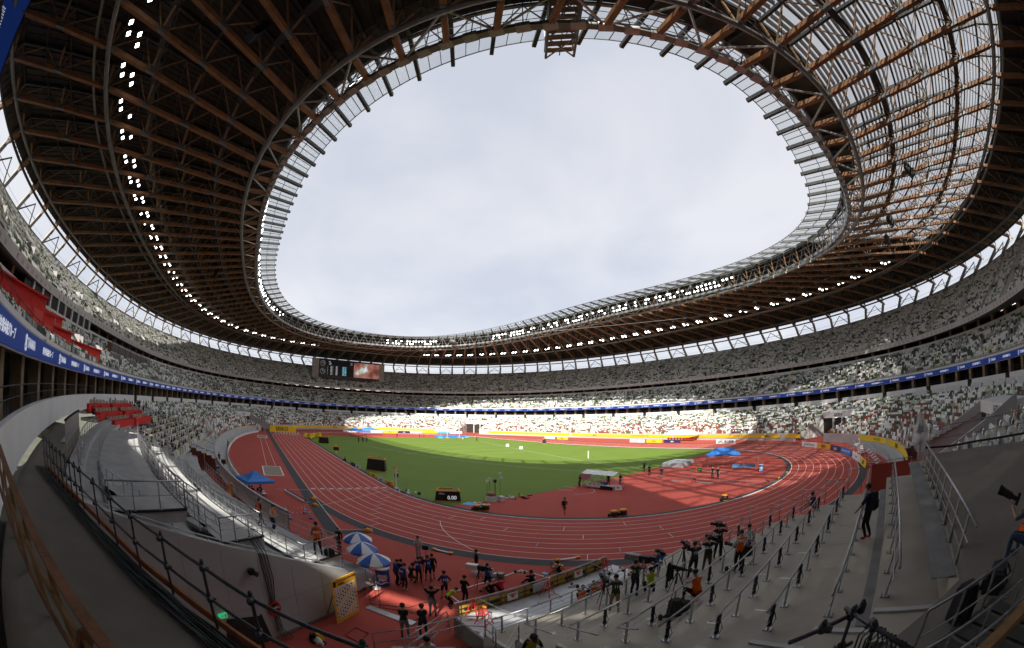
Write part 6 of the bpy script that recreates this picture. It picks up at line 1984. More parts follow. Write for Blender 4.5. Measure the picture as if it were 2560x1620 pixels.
# near screen, only its lower corner is in the picture
t = thing('video_screen', 'corner of a big blue LED screen with white dots at the upper left', 'LED screen', (69.5, -93.5, 36.2))
a = Vector((-0.4, -0.73, 0.0))
vd = Vector((-0.436, -0.74, 0.51)).normalized()
ex_ = (Vector((71, -95.8, 42)) - Vector((58.7, -107.3, 42)) * 0 ).normalized()
E0 = cv + Vector((-0.389, -0.73, 0.562)) * 52
E1 = cv + Vector((-0.487, -0.749, 0.45)) * 52
ed_ = (E0 - E1).normalized()
sd2 = ed_.cross(vd).normalized()
if sd2.dot(Vector((-0.327, -0.79, 0.518)) - Vector((-0.436, -0.74, 0.51))) < 0: sd2 = -sd2
t.location = E1
m = MB(); A_ = -ed_ * 14; B_ = ed_ * 12
q = [A_, B_, B_ + sd2 * 14, A_ + sd2 * 14]
m.add(q + [v + vd * 0.6 for v in q], [(0, 1, 2, 3), (7, 6, 5, 4), (0, 4, 5, 1), (1, 5, 6, 2), (2, 6, 7, 3), (3, 7, 4, 0)])
m.build('screen', 'led_blue', t)
m = MB()
for r in range(9):
    for k in range(44):
        c = A_ + ed_ * (8.0 + 0.30 * k + 0.12 * r) + sd2 * (2.0 + 0.26 * r + 1.6 * (k / 44) ** 2) - vd * 0.03
        m.box(c, (0.12, 0.12, 0.12))
m.build('pixel', 'led_white', t)
m = MB(); m.tube([A_, B_], 0.15, 6); m.build('frame', 'black', t)
# advertising boards on the bend
def flat_board(label, a, b, h, mt, s=None, sm='black', sz=None, z=0.02, group='boards round the bend', lean=0.12, bold=0.012):
    a, b = Vector((*a, z)), Vector((*b, z))
    c = (a + b) / 2
    d = (b - a); L_ = d.length; d.normalize()
    t = thing('advertising_board', label, 'board', c, math.atan2(d.y, d.x), group)
    m = MB(); m.add([(-L_ / 2, 0, 0), (L_ / 2, 0, 0), (L_ / 2, lean, h), (-L_ / 2, lean, h), (-L_ / 2, 0.05, 0), (L_ / 2, 0.05, 0), (L_ / 2, lean + 0.05, h), (-L_ / 2, lean + 0.05, h)], [(0, 1, 2, 3), (7, 6, 5, 4), (0, 4, 5, 1), (1, 5, 6, 2), (2, 6, 7, 3), (3, 7, 4, 0)])
    m.build('panel', mt, t)
    m = MB()
    for q in (-0.4, 0.4): m.tube([(q * L_, lean, h * 0.9), (q * L_, lean + 0.5, 0)], 0.02, 4)
    m.build('prop', 'steel_grey', t)
    if s: text(s, sz or h * 0.6, sm, t, (0, lean * 0.5 - 0.02, h * 0.48), (1, 0, 0), (0, lean, h), ex=0.006, bold=bold)
    return t
flat_board('white board with black katakana, leftmost of the row on the right bend', (73.6, 35.2), (78.0, 30.7), 0.98, 'white', 'セレスポ クリエイト', sz=0.5)
flat_board('orange yellow board with one black name next to the katakana board on the bend', (78.05, 30.65), (81.7, 26.2), 1.0, 'orange_board' if 'orange_board' in MT else 'yellow', 'SEIKO', sz=0.82)
flat_board('dark purple board with white asics logo on the right bend', (81.75, 26.15), (84.4, 21.6), 1.0, 'navy_board' if 'navy_board' in MT else 'navy', 'ᕈasics' if False else 'asics', 'white', 0.8)
flat_board('bright blue board with small white letters on the right bend', (84.45, 21.55), (87.0, 16.6), 1.0, 'blue_tent', 'FUTURE GROUP A 近畿', 'white', 0.42)
flat_board('white board with a small red mark, turned towards the near terrace', (87.4, 14.9), (89.3, 8.6), 1.05, 'white', '●  JAPAN   ▦' if False else 'JAPAN', 'red_paint', 0.4)
flat_board('narrow yellow board at the near end of the row on the bend', (89.35, 8.4), (90.5, 3.6), 1.05, 'yellow', 'SEIKO', 'black', 0.7)
flat_board('white board with blue and black letters standing on the far straight', (46.3, 46.9), (52.6, 45.9), 1.15, 'white', 'LIXIL  朝日新聞', 'navy', 0.75)
BT = (('white', 'Asahi', 'blue'), ('blue_tent', None, 'white'), ('white', None, 'blue'), ('yellow', 'SEIKO', 'black'), ('navy', 'asics', 'white'), ('white', None, 'blue'), ('yellow', None, 'black'), ('blue_pale', None, 'white'))
bl = ('small white board', 'sky blue board', 'plain white board', 'yellow named board', 'dark purple logo board', 'long plain white board', 'plain yellow board', 'pale blue board')
k = 0
for y0, y1 in ((-14, 40),):
    y = y0
    while y < y1:
        L_ = 5.5 if k % 3 else 7.0
        x = -82 + 0.004 * (y - 5) ** 2
        mt, s, sm = BT[k % 8]
        if not (25 < y < 27): flat_board('%s below the far curved stand, %s' % (bl[k % 8], ('beside the blue tents', 'right of the blue tents', 'left of the vault mat', 'behind the vault mat', 'just left of the fifth gate')[min(4, k // 2)]) if k < 8 else '%s far round the curve by the fifth gate' % bl[k % 8], (x, y), (x + 0.004 * ((y + L_ - 5) ** 2 - (y - 5) ** 2), y + L_), 0.95, mt, s, sm, 0.6, group='boards at the far curve')
        y += L_ + 0.3
        k += 1
for i, (x, mt, s, sm, lab) in enumerate(((27.0, 'navy', 'asics', 'white', 'dark purple logo board on the far straight'), (20.5, 'yellow', 'SEIKO', 'black', 'yellow named board on the far straight'), (14.0, 'white', 'Asahi', 'blue', 'white board on the far straight left of the yellow one'), (-20, 'yellow', 'SEIKO', 'black', 'yellow board far along the opposite straight'), (-27, 'white', None, 'blue', 'plain white board far along the opposite straight'))):
    flat_board(lab, (x, 50.6), (x + 6, 50.3), 0.9, mt, s, sm, 0.62, group='boards on the far straight')
# boards along the inside of the home straight
for x0, x1, mt, s, sm, lab in ((19.0, 22.2, 'black', None, 'white', 'black board along the inner edge of the straight'), (22.3, 25.4, 'white', 'SEIKO', 'black', 'white board along the inner edge of the straight'), (31.1, 35.0, 'yellow', 'SEIKO', 'black', 'yellow board nearest the two clocks on the inner edge of the straight'), (35.1, 38.3, 'white', 'asics', 'navy', 'white board between two yellow boards by the finish'), (38.4, 41.5, 'yellow', 'SEIKO', 'black', 'yellow board ending at the finish post')):
    flat_board(lab, (x0, -36.05), (x1, -36.02), 0.55, mt, s, sm, 0.36, group='boards inside the home straight', lean=0.05)
t = thing('advertising_board', 'big yellow start board with one large black name beyond the hundred metre start', 'board', (-61.7, -42.4, 0), math.radians(-80))
m = MB(); m.box((0, 0, 1.1), (10.6, 0.5, 2.2)); m.build('panel', 'yellow', t)
text('SEIKO', 1.9, 'black', t, (0.4, 0.27, 1.1), (-1, 0, 0), ex=0.01, bold=0.03)
for k in range(9):
    y = -45.9 + 1.05 * k
    t = thing('lane_box', 'lane number box %s the far start row' % ('first at the stand side of', 'second in', 'third in', 'fourth in', 'middle of', 'sixth in', 'seventh in', 'eighth in', 'last at the grass side of')[k], 'lane box', (-51.3 - 0.17 * k, y, 0.02), 0, 'lane boxes at the far start')
    m = MB(); m.box((0, 0, 0.35), (0.35, 0.5, 0.7), taper=0.75); m.build('box', 'white', t)
    text(str(9 - k), 0.45, 'black', t, (0.19, 0, 0.36), (0, 1, 0), ex=0.004, bold=0.01)
# ------------------------------------------------------------------ things on the field and the apron
def canopy_tent(label, c, lx, ly, h0, h1, rz, mt, group=None, hip=0.0):
    t = thing('canopy_tent', label, 'tent', c, rz, group)
    x, y = lx / 2, ly / 2
    m = MB(); n = 6
    base = []
    for (ax, ay), (bx, by) in (((-x, -y), (x, -y)), ((x, -y), (x, y)), ((x, y), (-x, y)), ((-x, y), (-x, -y))):
        for i in range(n): base.append((ax + (bx - ax) * i / n, ay + (by - ay) * i / n))
    ap = (lambda px, py: (max(-hip, min(hip, px)), 0)) 
    ringv = []
    for q in (0.0, 0.3, 0.65, 1.0):
        z = h0 + (h1 - h0) * (q ** 1.25)
        ringv.append([(px + (ap(px, py)[0] - px) * q, py + (0 - py) * q, z - (0.06 * math.sin(PI * q))) for px, py in base])
    low = [(px * 1.01, py * 1.01, h0 - 0.28 + 0.03 * ((i // 1) % 2)) for i, (px, py) in enumerate(base)]
    m.strip(low, ringv[0], closed=True)
    for a, b in zip(ringv, ringv[1:]): m.strip(a, b, closed=True)
    m.build('canopy', mt, t)
    for sx, sy in ((-1, -1), (1, -1), (1, 1), (-1, 1)) + (((0, -1), (0, 1)) if lx > 4.5 else ()):
        l = MB(); l.tube([(sx * x * 0.98, sy * y * 0.98, 0), (sx * x * 0.98, sy * y * 0.98, h0)], 0.025, 6); l.box((sx * x * 0.98, sy * y * 0.98, 0.01), (0.14, 0.14, 0.02)); l.build('leg', 'steel_pale', t)
    m = MB()
    for sy in (-1, 1): m.tube([(-x * 0.98, sy * y * 0.98, h0 - 0.3), (0, sy * y * 0.98, h0 + 0.05), (x * 0.98, sy * y * 0.98, h0 - 0.3)], 0.015, 4)
    m.build('brace', 'steel_pale', t)
    return t
canopy_tent('square blue pop-up tent with dark equipment beneath, by the left walkway', (46.6, -54.5, 0), 3.5, 3.5, 2.0, 2.95, 0.42, 'blue_tent')
for i, (x, y) in enumerate(((47.2, -54.9), (46.4, -54.0), (46.2, -55.2))): person('chair_sit', ('timekeeper in black sitting at the front of the blue tent', 'timekeeper in black sitting on the right under the blue tent', 'timekeeper in navy sitting at the back of the blue tent')[i], (x, y, 0), (20, -60, 100)[i], 'c_black' if i < 2 else 'c_navy', 'c_black', group='timekeepers under the blue tent')
t = thing('folding_table', 'folding table with black and white equipment under the blue tent', 'table', (47.6, -53.9, 0), 0.42)
m = MB(); m.box((0, 0, 0.72), (1.8, 0.6, 0.04)); m.build('table_top', 'white', t)
for sx, sy in ((-1, -1), (1, -1), (1, 1), (-1, 1)): m = MB(); m.tube([(0.85 * sx, 0.26 * sy, 0), (0.85 * sx, 0.26 * sy, 0.7)], 0.02, 5); m.build('leg', 'steel_grey', t)
for i in range(4):
    m = MB(); m.box((0, 0, 0.15), (0.34, 0.3, 0.3)); o = tag(m.build('equipment_case', 'white' if i % 2 else 'black'), ('black case at the left end of the table under the blue tent', 'white case beside the black one under the blue tent', 'black case right of centre on the tent table', 'white case at the right end of the tent table')[i], 'case'); o.location = (47.6 - 0.6 + 0.4 * i, -53.9 + 0.18 * (i - 1.5) - 0.05, 0.74)
canopy_tent('wide blue pop-up tent standing on the red infield to the right', (64.3, 10.7, 0), 5.8, 3.0, 2.1, 3.05, 0.52, 'blue_tent', hip=1.5)
canopy_tent('distant blue tent at the far end, the left of the pair', (-57.5, -14.8, 0), 6, 4, 2.3, 3.3, 1.5, 'blue_tent', 'distant blue tents')
canopy_tent('distant blue tent at the far end, the right of the pair', (-66, -6.5, 0), 8, 4, 2.3, 3.3, 1.3, 'blue_tent', 'distant blue tents')
canopy_tent('long white tent in full sun on the far straight', (29.6, 57.0, 0), 11.5, 3.5, 2.3, 3.4, 0.0, 'white', hip=3.5)
t = thing('athlete_bench', 'long bench of chairs with red clothing under the white tent', 'bench', (29.6, 56.4, 0)); m = MB()
for i in range(9): m.box((-4.6 + 1.1 * i, 0, 0.42), (0.8, 0.45, 0.06)); m.box((-4.6 + 1.1 * i, 0.22, 0.7), (0.8, 0.05, 0.5))
m.build('seat', 'red_cloth', t)
# white roofed bench shelter and barrel
t = thing('bench_shelter', 'bench shelter with white sloping roof and two rows of pale blue seats', 'shelter', (70.1, 6.3, 0), 0.03)
m = MB(); m.add([(-2.4, -0.9, 2.25), (2.4, -0.9, 2.25), (2.3, 0.9, 2.0), (-2.3, 0.9, 2.0), (-2.4, -0.9, 2.29), (2.4, -0.9, 2.29), (2.3, 0.9, 2.04), (-2.3, 0.9, 2.04)], [(3, 2, 1, 0), (4, 5, 6, 7), (0, 1, 5, 4), (1, 2, 6, 5), (2, 3, 7, 6), (3, 0, 4, 7)]); m.build('roof', 'white', t)
for sx in (-2.2, 0, 2.2): m = MB(); m.tube([(sx, 0.5, 0), (sx, 0.6, 2.0)], 0.03, 6); m.tube([(sx, -0.6, 0), (sx, 0.5, 0.35)], 0.025, 5); m.build('post', 'steel_pale', t)
for i in range(8):
    m = MB(); m.box((0, 0, 0.45), (0.42, 0.4, 0.06)); m.box((0, 0.2, 0.68), (0.42, 0.06, 0.45)); o = m.build('seat', 'blue_pale', t); o.location = (-1.95 + 0.48 * i + (0.2 if i > 3 else 0), 0, 0)
def barrel(label, c, r, h, mt='blue'):
    t = thing('barrel', label, 'barrel', c)
    m = MB(); m.lathe([(r * 0.97, 0), (r, 0.04), (r, h * 0.32), (r * 1.03, h * 0.34), (r, h * 0.36), (r, h * 0.64), (r * 1.03, h * 0.66), (r, h * 0.68), (r, h - 0.04)], n=24); m.build('drum', mt, t, smooth=True)
    m = MB(); m.lathe([(r * 1.04, h - 0.05), (r * 1.05, h), (r * 0.9, h + 0.01), (r * 0.88, h - 0.02), (0, h - 0.02)], n=24); m.build('lid', 'white', t, smooth=True)
    a = math.atan2(CAM[1] - c[1], CAM[0] - c[0])
    for k, s in enumerate('POCARI'):
        b = a + (k - 2.5) * 0.24
        text(s, h * 0.24, 'white', t, (r * 1.015 * math.cos(b), r * 1.015 * math.sin(b), h * 0.6), (-math.sin(b), math.cos(b), 0), ex=0.003, bold=0.006)
    for k, s in enumerate('SWEAT'):
        b = a + (k - 2) * 0.24
        text(s, h * 0.24, 'white', t, (r * 1.015 * math.cos(b), r * 1.015 * math.sin(b), h * 0.4), (-math.sin(b), math.cos(b), 0), ex=0.003, bold=0.006)
    m = MB(); pts = [(r * 1.012 * math.cos(a + x), r * 1.012 * math.sin(a + x), h * (0.2 + 0.05 * math.sin(x * 4))) for x in np.linspace(-0.9, 0.9, 14)]
    m.tube(pts, h * 0.05, 6, r2=h * 0.015); m.build('wave_mark', 'white', t)
barrel('large blue drinks barrel with white letters beside the lowest umbrella', (71.05, -47.75, 0), 0.42, 1.12)
barrel('blue drinks barrel at the end of the white bench shelter', (73.5, 4.9, 0), 0.38, 1.1)
barrel('blue drinks barrel by the curved wall of the home straight', (33.5, -60.0, 0), 0.36, 1.0)
# umbrellas
def umbrella(label, x, y, rz, rad=0.98, h=2.28):
    t = thing('parasol', label, 'umbrella', (x, y, 0), rz, 'blue and white umbrellas by the tunnel')
    for k in range(8):
        m = MB(); a0, a1 = 2 * PI * k / 8, 2 * PI * (k + 1) / 8
        rows = []
        for q in (0.0, 0.3, 0.6, 0.85, 1.0):
            z = h - 0.46 * q ** 1.6
            rows.append([(rad * q * math.cos(a) * (1 - 0.03 * math.sin(PI * s) * q), rad * q * math.sin(a) * (1 - 0.03 * math.sin(PI * s) * q), z - 0.03 * q * math.sin(PI * s)) for s, a in [(j / 4, a0 + (a1 - a0) * j / 4) for j in range(5)]])
        rows.append([(px * 1.01, py * 1.01, pz - 0.13) for px, py, pz in rows[-1]])
        for a, b in zip(rows[1:], rows[2:]): m.strip(a, b)
        m.add([rows[0][0]] + rows[1], [(0, i + 1, i + 2) for i in range(4)])
        o = m.build('panel', 'white' if k % 2 else 'blue_panel' if 'blue_panel' in MT else 'blue', t)
        am_ = (a0 + a1) / 2
        text('POCARI SWEAT', 0.095, 'blue' if k % 2 else 'white', o, (rad * 1.0 * math.cos(am_) * 0.955, rad * 1.0 * math.sin(am_) * 0.955, h - 0.46 - 0.10), (-math.sin(am_), math.cos(am_), 0), ex=0.002, bold=0.002)
    m = MB(); m.tube([(0, 0, 0.05), (0, 0, h + 0.08)], 0.022, 8); m.build('pole', 'steel_pale', t)
    m = MB(); m.lathe([(0.26, 0), (0.25, 0.04), (0.05, 0.08), (0.03, 0.3), (0, 0.3)], n=16); m.build('foot', 'white', t)
umbrella('blue and white umbrella nearest the barrel, the lowest of the three', 71.5, -48.32, 0.2)
umbrella('blue and white umbrella, the middle one of the three', 69.35, -48.4, 0.5)
umbrella('blue and white umbrella, the farthest of the three', 67.35, -48.1, 0.0)
# draped table and steel steps behind the umbrellas
t = thing('draped_table', 'table under a crumpled white sheet behind the umbrellas', 'table', (70.0, -49.3, 0), 0.45)
m = MB()
nx, ny = 12, 8
for i in range(nx + 1):
    for j in range(ny + 1):
        u, v = i / nx * 2 - 1, j / ny * 2 - 1
        e = max(abs(u), abs(v))
        z = 0.82 + 0.03 * math.sin(7 * u + 3 * v) if e < 0.72 else 0.82 - (e - 0.72) / 0.28 * 0.7 + 0.05 * math.sin(9 * (u - v))
        m.v.append((u * 1.5 + 0.05 * math.sin(5 * v), v * 0.95 + 0.05 * math.sin(6 * u), z))
for i in range(nx):
    for j in range(ny): m.f.append((i * (ny + 1) + j, (i + 1) * (ny + 1) + j, (i + 1) * (ny + 1) + j + 1, i * (ny + 1) + j + 1)); m.m.append(0)
m.build('sheet', 'cloth_sheet', t, smooth=True)
t = thing('steel_platform', 'small grey steel landing with rails beside the umbrellas', 'platform', (68.6, -50.1, 0), 0.46)
m = MB(); m.box((0, 0, 0.72), (3.6, 1.5, 0.08)); m.build('deck', 'floor_grey', t)
for sx in (-1.7, 0, 1.7):
    for sy in (-0.7, 0.7): m = MB(); m.tube([(sx, sy, 0), (sx, sy, 1.75)], 0.025, 6); m.build('post', 'galvanised', t)
for sy in (-0.7, 0.7):
    for z in (1.25, 1.75): m = MB(); m.tube([(-1.7, sy, z), (1.7, sy, z)], 0.022, 6); m.build('rail', 'galvanised', t)
# yellow backdrop
t = thing('backdrop', 'tall yellow backdrop covered in small logo tiles, leaning by the tunnel', 'backdrop', ((75.21 + 74.18) / 2, (-51.64 - 50.2) / 2, 0))
a, b = Vector((75.21 - 74.695, -51.64 + 50.92, 0)), Vector((74.18 - 74.695, -50.2 + 50.92, 0))
rt = (b - a).normalized(); Wd = (b - a).length; nrm = Vector((rt.y, -rt.x, 0))
if nrm.dot(cv - Vector((74.7, -50.9, 0))) < 0: nrm = -nrm; 
m = MB(); m.beam(a + Vector((0, 0, 1.2)), b + Vector((0, 0, 1.2)), 0.05, 2.4); m.build('panel', 'orange_board' if 'orange_board' in MT else 'yellow', t)
m = MB(); m.beam(a.lerp(b, 0.06) + Vector((0, 0, 1.1)) + nrm * 0.027, a.lerp(b, 0.94) + Vector((0, 0, 1.1)) + nrm * 0.027, 0.004, 1.72); m.build('white_field', 'white', t)
for cidx, mt in enumerate(('black', 'orange_board' if 'orange_board' in MT else 'yellow', 'blue_pale', 'cloth_sheet')):
    m = MB()
    for i in range(9):
        for j in range(14):
            k = (i * 3 + j * 5) % 8
            which = {0: 0, 3: 0, 6: 0, 1: 1, 4: 1, 7: 1, 2: 2, 5: 3}[k]
            if which != cidx: continue
            if (i + j) % 2: continue
            p = a.lerp(b, 0.10 + 0.1 * i) + Vector((0, 0, 0.33 + 0.118 * j)) + nrm * 0.032
            m.beam(p - rt * 0.065, p + rt * 0.065, 0.004, 0.075)
    if m.f: m.build('logo_tile', mt, t)
m = MB()
for i in range(9):
    for j in range(14):
        if (i + j) % 2 == 0: continue
        p = a.lerp(b, 0.10 + 0.1 * i) + Vector((0, 0, 0.33 + 0.118 * j)) + nrm * 0.032
        m.beam(p - rt * 0.06, p + rt * 0.06, 0.004, 0.06)
m.build('logo_tile', 'orange_board' if 'orange_board' in MT else 'yellow', t)
text(JP, 0.105, 'black', t, a.lerp(b, 0.56) + Vector((0, 0, 2.25)) + nrm * 0.03, rt, ex=0.003, bold=0.004)
text('2020東京', 0.105, 'black', t, a.lerp(b, 0.37) + Vector((0, 0, 2.08)) + nrm * 0.03, rt, ex=0.003, bold=0.004)
m = MB(); m.beam(a.lerp(b, 0.05) + Vector((0, 0, 2.16)) + nrm * 0.028, a.lerp(b, 0.15) + Vector((0, 0, 2.16)) + nrm * 0.028, 0.004, 0.28); m.build('emblem', 'black', t)
m = MB()
for q in (0.15, 0.85): m.tube([a.lerp(b, q) + Vector((0, 0, 2.0)) - nrm * 0.03, a.lerp(b, q) - nrm * 0.9], 0.025, 5)
m.build('prop', 'steel_dark', t)
for i, (x, y, h) in enumerate(((73.6, -49.4, 1.6), (73.0, -48.9, 1.5), (72.6, -49.2, 1.75), (74.0, -49.0, 1.3))):
    t = thing('microphone_stand', 'thin black microphone stand %s behind the yellow backdrop' % ('nearest', 'second', 'tallest', 'lowest')[i], 'stand', (x, y, 0), i, 'microphone stands')
    m = MB(); m.tube([(0, 0, 0.02), (0, 0, h), (0.3, 0.05, h + 0.1)], 0.013, 5); m.build('pole', 'black', t)
    m = MB()
    for k in range(3): m.tube([(0, 0, 0.16), (0.3 * math.cos(2.1 * k), 0.3 * math.sin(2.1 * k), 0.0)], 0.011, 4)
    m.build('foot', 'black', t)
    m = MB(); m.lathe([(0, -0.06), (0.04, 0), (0, 0.06)], (0.3, 0.05, h + 0.12), 8); m.build('microphone', 'steel_grey', t)
m = MB(); m.beam((73.8, -49.62, 0.03), (76.3, -48.12, 0.03), 0.42, 0.05); tag(m.build('cable_cover', 'steel_pale'), 'pale grey cable cover strip across the dark red tunnel mouth', 'cable cover')
for i, pts in enumerate((((73.5, -49.3, 0.02), (74.5, -47.6, 0.02), (74.2, -46.2, 0.02), (73.2, -46.0, 0.02), (72.0, -45.6, 0.02)), ((76.2, -48.3, 0.02), (75.6, -47.3, 0.02), (75.0, -47.8, 0.02), (74.0, -49.0, 0.02)), ((77.2, -51.2, 0.02), (76.5, -50.5, 0.02), (75.8, -50.9, 0.02), (76.4, -51.6, 0.02), (77.6, -51.0, 0.02)))):
    m = MB(); m.tube(pts, 0.018, 5); tag(m.build('loose_cable', 'black'), ('black cable snaking from the backdrop to the camera tripod', 'black cable looping between the two men in black and the cover strip', 'black cable loop lying in the tunnel mouth')[i], 'cable')
# white taped photographers' pen on the apron
m = MB()
for a, b in (((73.75, -44.9), (75.15, -44.95)), ((73.75, -44.9), (73.5, -43.3)), ((73.5, -43.3), (73.3, -41.2)), ((73.3, -41.2), (73.0, -39.2)), ((73.0, -39.2), (75.9, -38.6))): m.beam((*a, 0.03), (*b, 0.03), 0.07, 0.05)
tag(m.build('pen_border', 'white'), 'white border strips of the photographers pen on the apron', 'border')
# kit wrapped in clear film
def clutter(label, c, n_, r, mts=('clear_film', 'black', 'white'), h=0.35, seed=1):
    q = random.Random(seed)
    t = thing('equipment_pile', label, 'equipment', c)
    for i in range(n_):
        m = MB()
        x, y = q.uniform(-r, r), q.uniform(-r * 0.45, r * 0.45)
        w_, d_, hh = q.uniform(0.1, 0.4), q.uniform(0.1, 0.3), q.uniform(0.12, h)
        if q.random() < 0.5: m.box((0, 0, hh / 2), (w_, d_, hh), q.uniform(0, 3), taper=q.uniform(0.5, 1))
        else: m.lathe([(w_ * 0.5, 0), (w_ * 0.6, hh * 0.5), (w_ * 0.2, hh), (0, hh * 1.05)], n=7)
        o = m.build('wrapped_item' if i % 3 == 0 else 'item', mts[i % len(mts)], t)
        o.location = (x, y, 0); o.rotation_euler = (0, 0, q.uniform(0, 3))
clutter('camera parts wrapped in clear film beside the white boxed camera', (73.0, -41.6, 0), 16, 1.3, ('clear_film', 'black', 'steel_grey', 'white'), 0.6, 3)
clutter('black and white lighting kit scattered inside the finish bend', (46, -35.3, 0.02), 16, 2.2, ('black', 'white', 'steel_pale'), 0.35, 4)
clutter('white wrapped kit beside the photographer lying at the grass edge', (54.2, -26.0, 0.02), 8, 0.6, ('white', 'clear_film', 'black'), 0.4, 5)
clutter('black cases and papers by the tunnel wall at the bottom', (76.6, -52.9, 0), 8, 0.6, ('black', 'white', 'yellow'), 0.4, 6)
clutter('white and black kit scattered behind the hundred metre clock', (55.3, -30.4, 0.02), 12, 1.6, ('white', 'black', 'blue_pale', 'steel_pale'), 0.3, 7)
m = MB(); m.box((54.4, -31.2, 0.025), (2.6, 1.5, 0.02), 0.5); tag(m.build('ground_sheet', 'blue_pale'), 'blue ground sheet spread behind the hundred metre clock', 'sheet')
# starting blocks
for i in range(10):
    q = i / 9
    t = thing('starting_block', 'folded black and white starting block, %s in the line on the run-off' % ('first', 'second', 'third', 'fourth', 'fifth', 'sixth', 'seventh', 'eighth', 'ninth', 'last')[i], 'starting block', (43.6 + 5.3 * q, -50.6 + 1.5 * q, 0.02), 0.9, 'starting blocks on the run-off')
    m = MB(); m.box((0, 0, 0.05), (0.9, 0.1, 0.06)); m.build('rail', 'white', t)
    for s in (-1, 1): m = MB(); m.box((0.1 * s, 0.14 * s, 0.16), (0.28, 0.12, 0.22), rot=Matrix.Rotation(0.5, 3, 'Y')); m.build('foot_pad', 'black' if s > 0 else 'white', t)
# clocks: hinged black panels with orange rims
def wedge_clock(label, a, b, h, top_=None, digits=None, rz_extra=0):
    a, b = Vector((*a, 0.02)), Vector((*b, 0.02))
    c = (a + b) / 2; d = (b - a); L_ = d.length; d.normalize()
    t = thing('field_clock', label, 'clock', c, math.atan2(d.y, d.x), 'black and orange field clocks')
    w0, w1 = 0.75, 0.5
    x0, x1 = L_ / 2, L_ / 2 * 0.9
    m = MB(); m.add([(-x0, 0, 0.08), (x0, 0, 0.08), (x1, 0.16, h - 0.1), (-x1, 0.16, h - 0.1), (-x0 * 0.8, w0 * 1.6, 0.08), (x0 * 0.8, w0 * 1.6, 0.08), (x1 * 0.8, w0 * 1.6 - 0.16, h - 0.1), (-x1 * 0.8, w0 * 1.6 - 0.16, h - 0.1)], [(0, 1, 2, 3), (7, 6, 5, 4), (0, 4, 5, 1), (1, 5, 6, 2), (2, 6, 7, 3), (3, 7, 4, 0)])
    m.build('panel', 'black', t)
    m = MB()
    m.beam((-x0 - 0.06, -0.03, 0.05), (x0 + 0.06, -0.03, 0.05), 0.12, 0.1); m.beam((-x1 - 0.08, 0.14, h - 0.06), (x1 + 0.08, 0.14, h - 0.06), 0.14, 0.12)
    for s in (-1, 1):
        m.beam((s * (x1 + 0.02), 0.14, h - 0.05), (s * x1 * 0.8, w0 * 1.6 - 0.16, h + 0.14), 0.12, 0.14)
        m.beam((s * x0, -0.02, 0.05), (s * x0 * 0.8, w0 * 1.6, 0.05), 0.1, 0.1)
    m.beam((-x1 * 0.8, w0 * 1.6 - 0.16, h + 0.12), (x1 * 0.35, w0 * 1.6 - 0.16, h + 0.12), 0.14, 0.14)
    m.build('orange_rim', 'orange', t)
    nrm_ = (0, 0.16, h - 0.18)
    if top_: text(top_, 0.32, 'white', t, (-L_ * 0.24, 0.10, h * 0.70), (1, 0, 0), nrm_, ex=0.004, bold=0.008)
    if digits: text(digits, 0.62, 'led_white', t, (L_ * 0.16, 0.035, h * 0.36), (1, 0, 0), nrm_, ex=0.004, bold=0.012)
    return t
wedge_clock('black and orange clock lettered 100m and 0.00 at the bend', (51.0, -34.4), (52.65, -31.9), 1.3, '100m', '0.00')
wedge_clock('tall black and orange clock further up the grass edge', (25.4, -34.9), (28.6, -32.6), 2.1)
wedge_clock('black and orange clock beside the yellow machines far along the grass', (-22.8, -35.0), (-21.6, -32.2), 1.9)
wedge_clock('black and orange clock on the far side of the grass', (-8.6, 33.6), (-7.2, 32.2), 1.6)
for i, (x, y, rz, lab) in enumerate(((-37, -35.4, 0.3, 'yellow machine at the far end of the grass, nearest the clock'), (-40.5, -33.6, -0.2, 'yellow machine in the middle of the far group'), (-44.5, -31.3, 0.5, 'tall yellow machine at the back of the far group'), (-39.0, -36.5, 0.0, 'low yellow machine close to the inner lane of the far group'))):
    t = thing('hurdle_trolley', lab, 'trolley', (x, y, 0.02), rz, 'yellow machines at the far end')
    m = MB(); m.box((0, 0, 0.75), (2.4, 1.0, 0.9), taper=0.85); m.box((0.3, 0, 1.4), (1.2, 0.8, 0.5)); m.build('body', 'yellow', t)
    for s in (-1, 1):
        for s2 in (-1, 1): m = MB(); m.lathe([(0.2, -0.06), (0.2, 0.06), (0, 0.06)], (0.9 * s, 0.5 * s2, 0.2), 10, axis=Matrix.Rotation(PI / 2, 3, 'X')); m.build('wheel', 'black', t)
t = thing('field_indicator', 'small yellow and black indicator board on the grass edge of the straight', 'indicator', (-0.6, -34.6, 0.02))
m = MB(); m.box((0, 0, 0.9), (0.15, 1.3, 0.8)); m.build('panel', 'black', t)
m = MB(); m.box((0, 0, 1.36), (0.25, 1.4, 0.14)); m.box((0, 0, 0.45), (0.25, 1.4, 0.12)); m.build('trim', 'orange', t)
m = MB(); m.tube([(0, 0, 0), (0, 0, 2.0)], 0.03, 5); m.box((0, 0, 0.04), (0.6, 0.6, 0.08)); m.build('stand', 'white', t)
t = thing('camera_post', 'white finish post with an orange topped camera head', 'post', (42.2, -35.75, 0.02))
m = MB(); m.box((0, 0, 1.4), (0.16, 0.2, 2.8)); m.box((0, 0, 0.04), (0.7, 0.5, 0.08)); m.build('post', 'white', t)
m = MB(); m.box((-0.15, -0.1, 2.85), (0.55, 0.25, 0.2), 0.6, taper=0.8); m.build('head', 'orange', t)
t = thing('finish_indicator', 'small black box with orange top on a pole by the finish', 'indicator', (41.4, -35.4, 0.02))
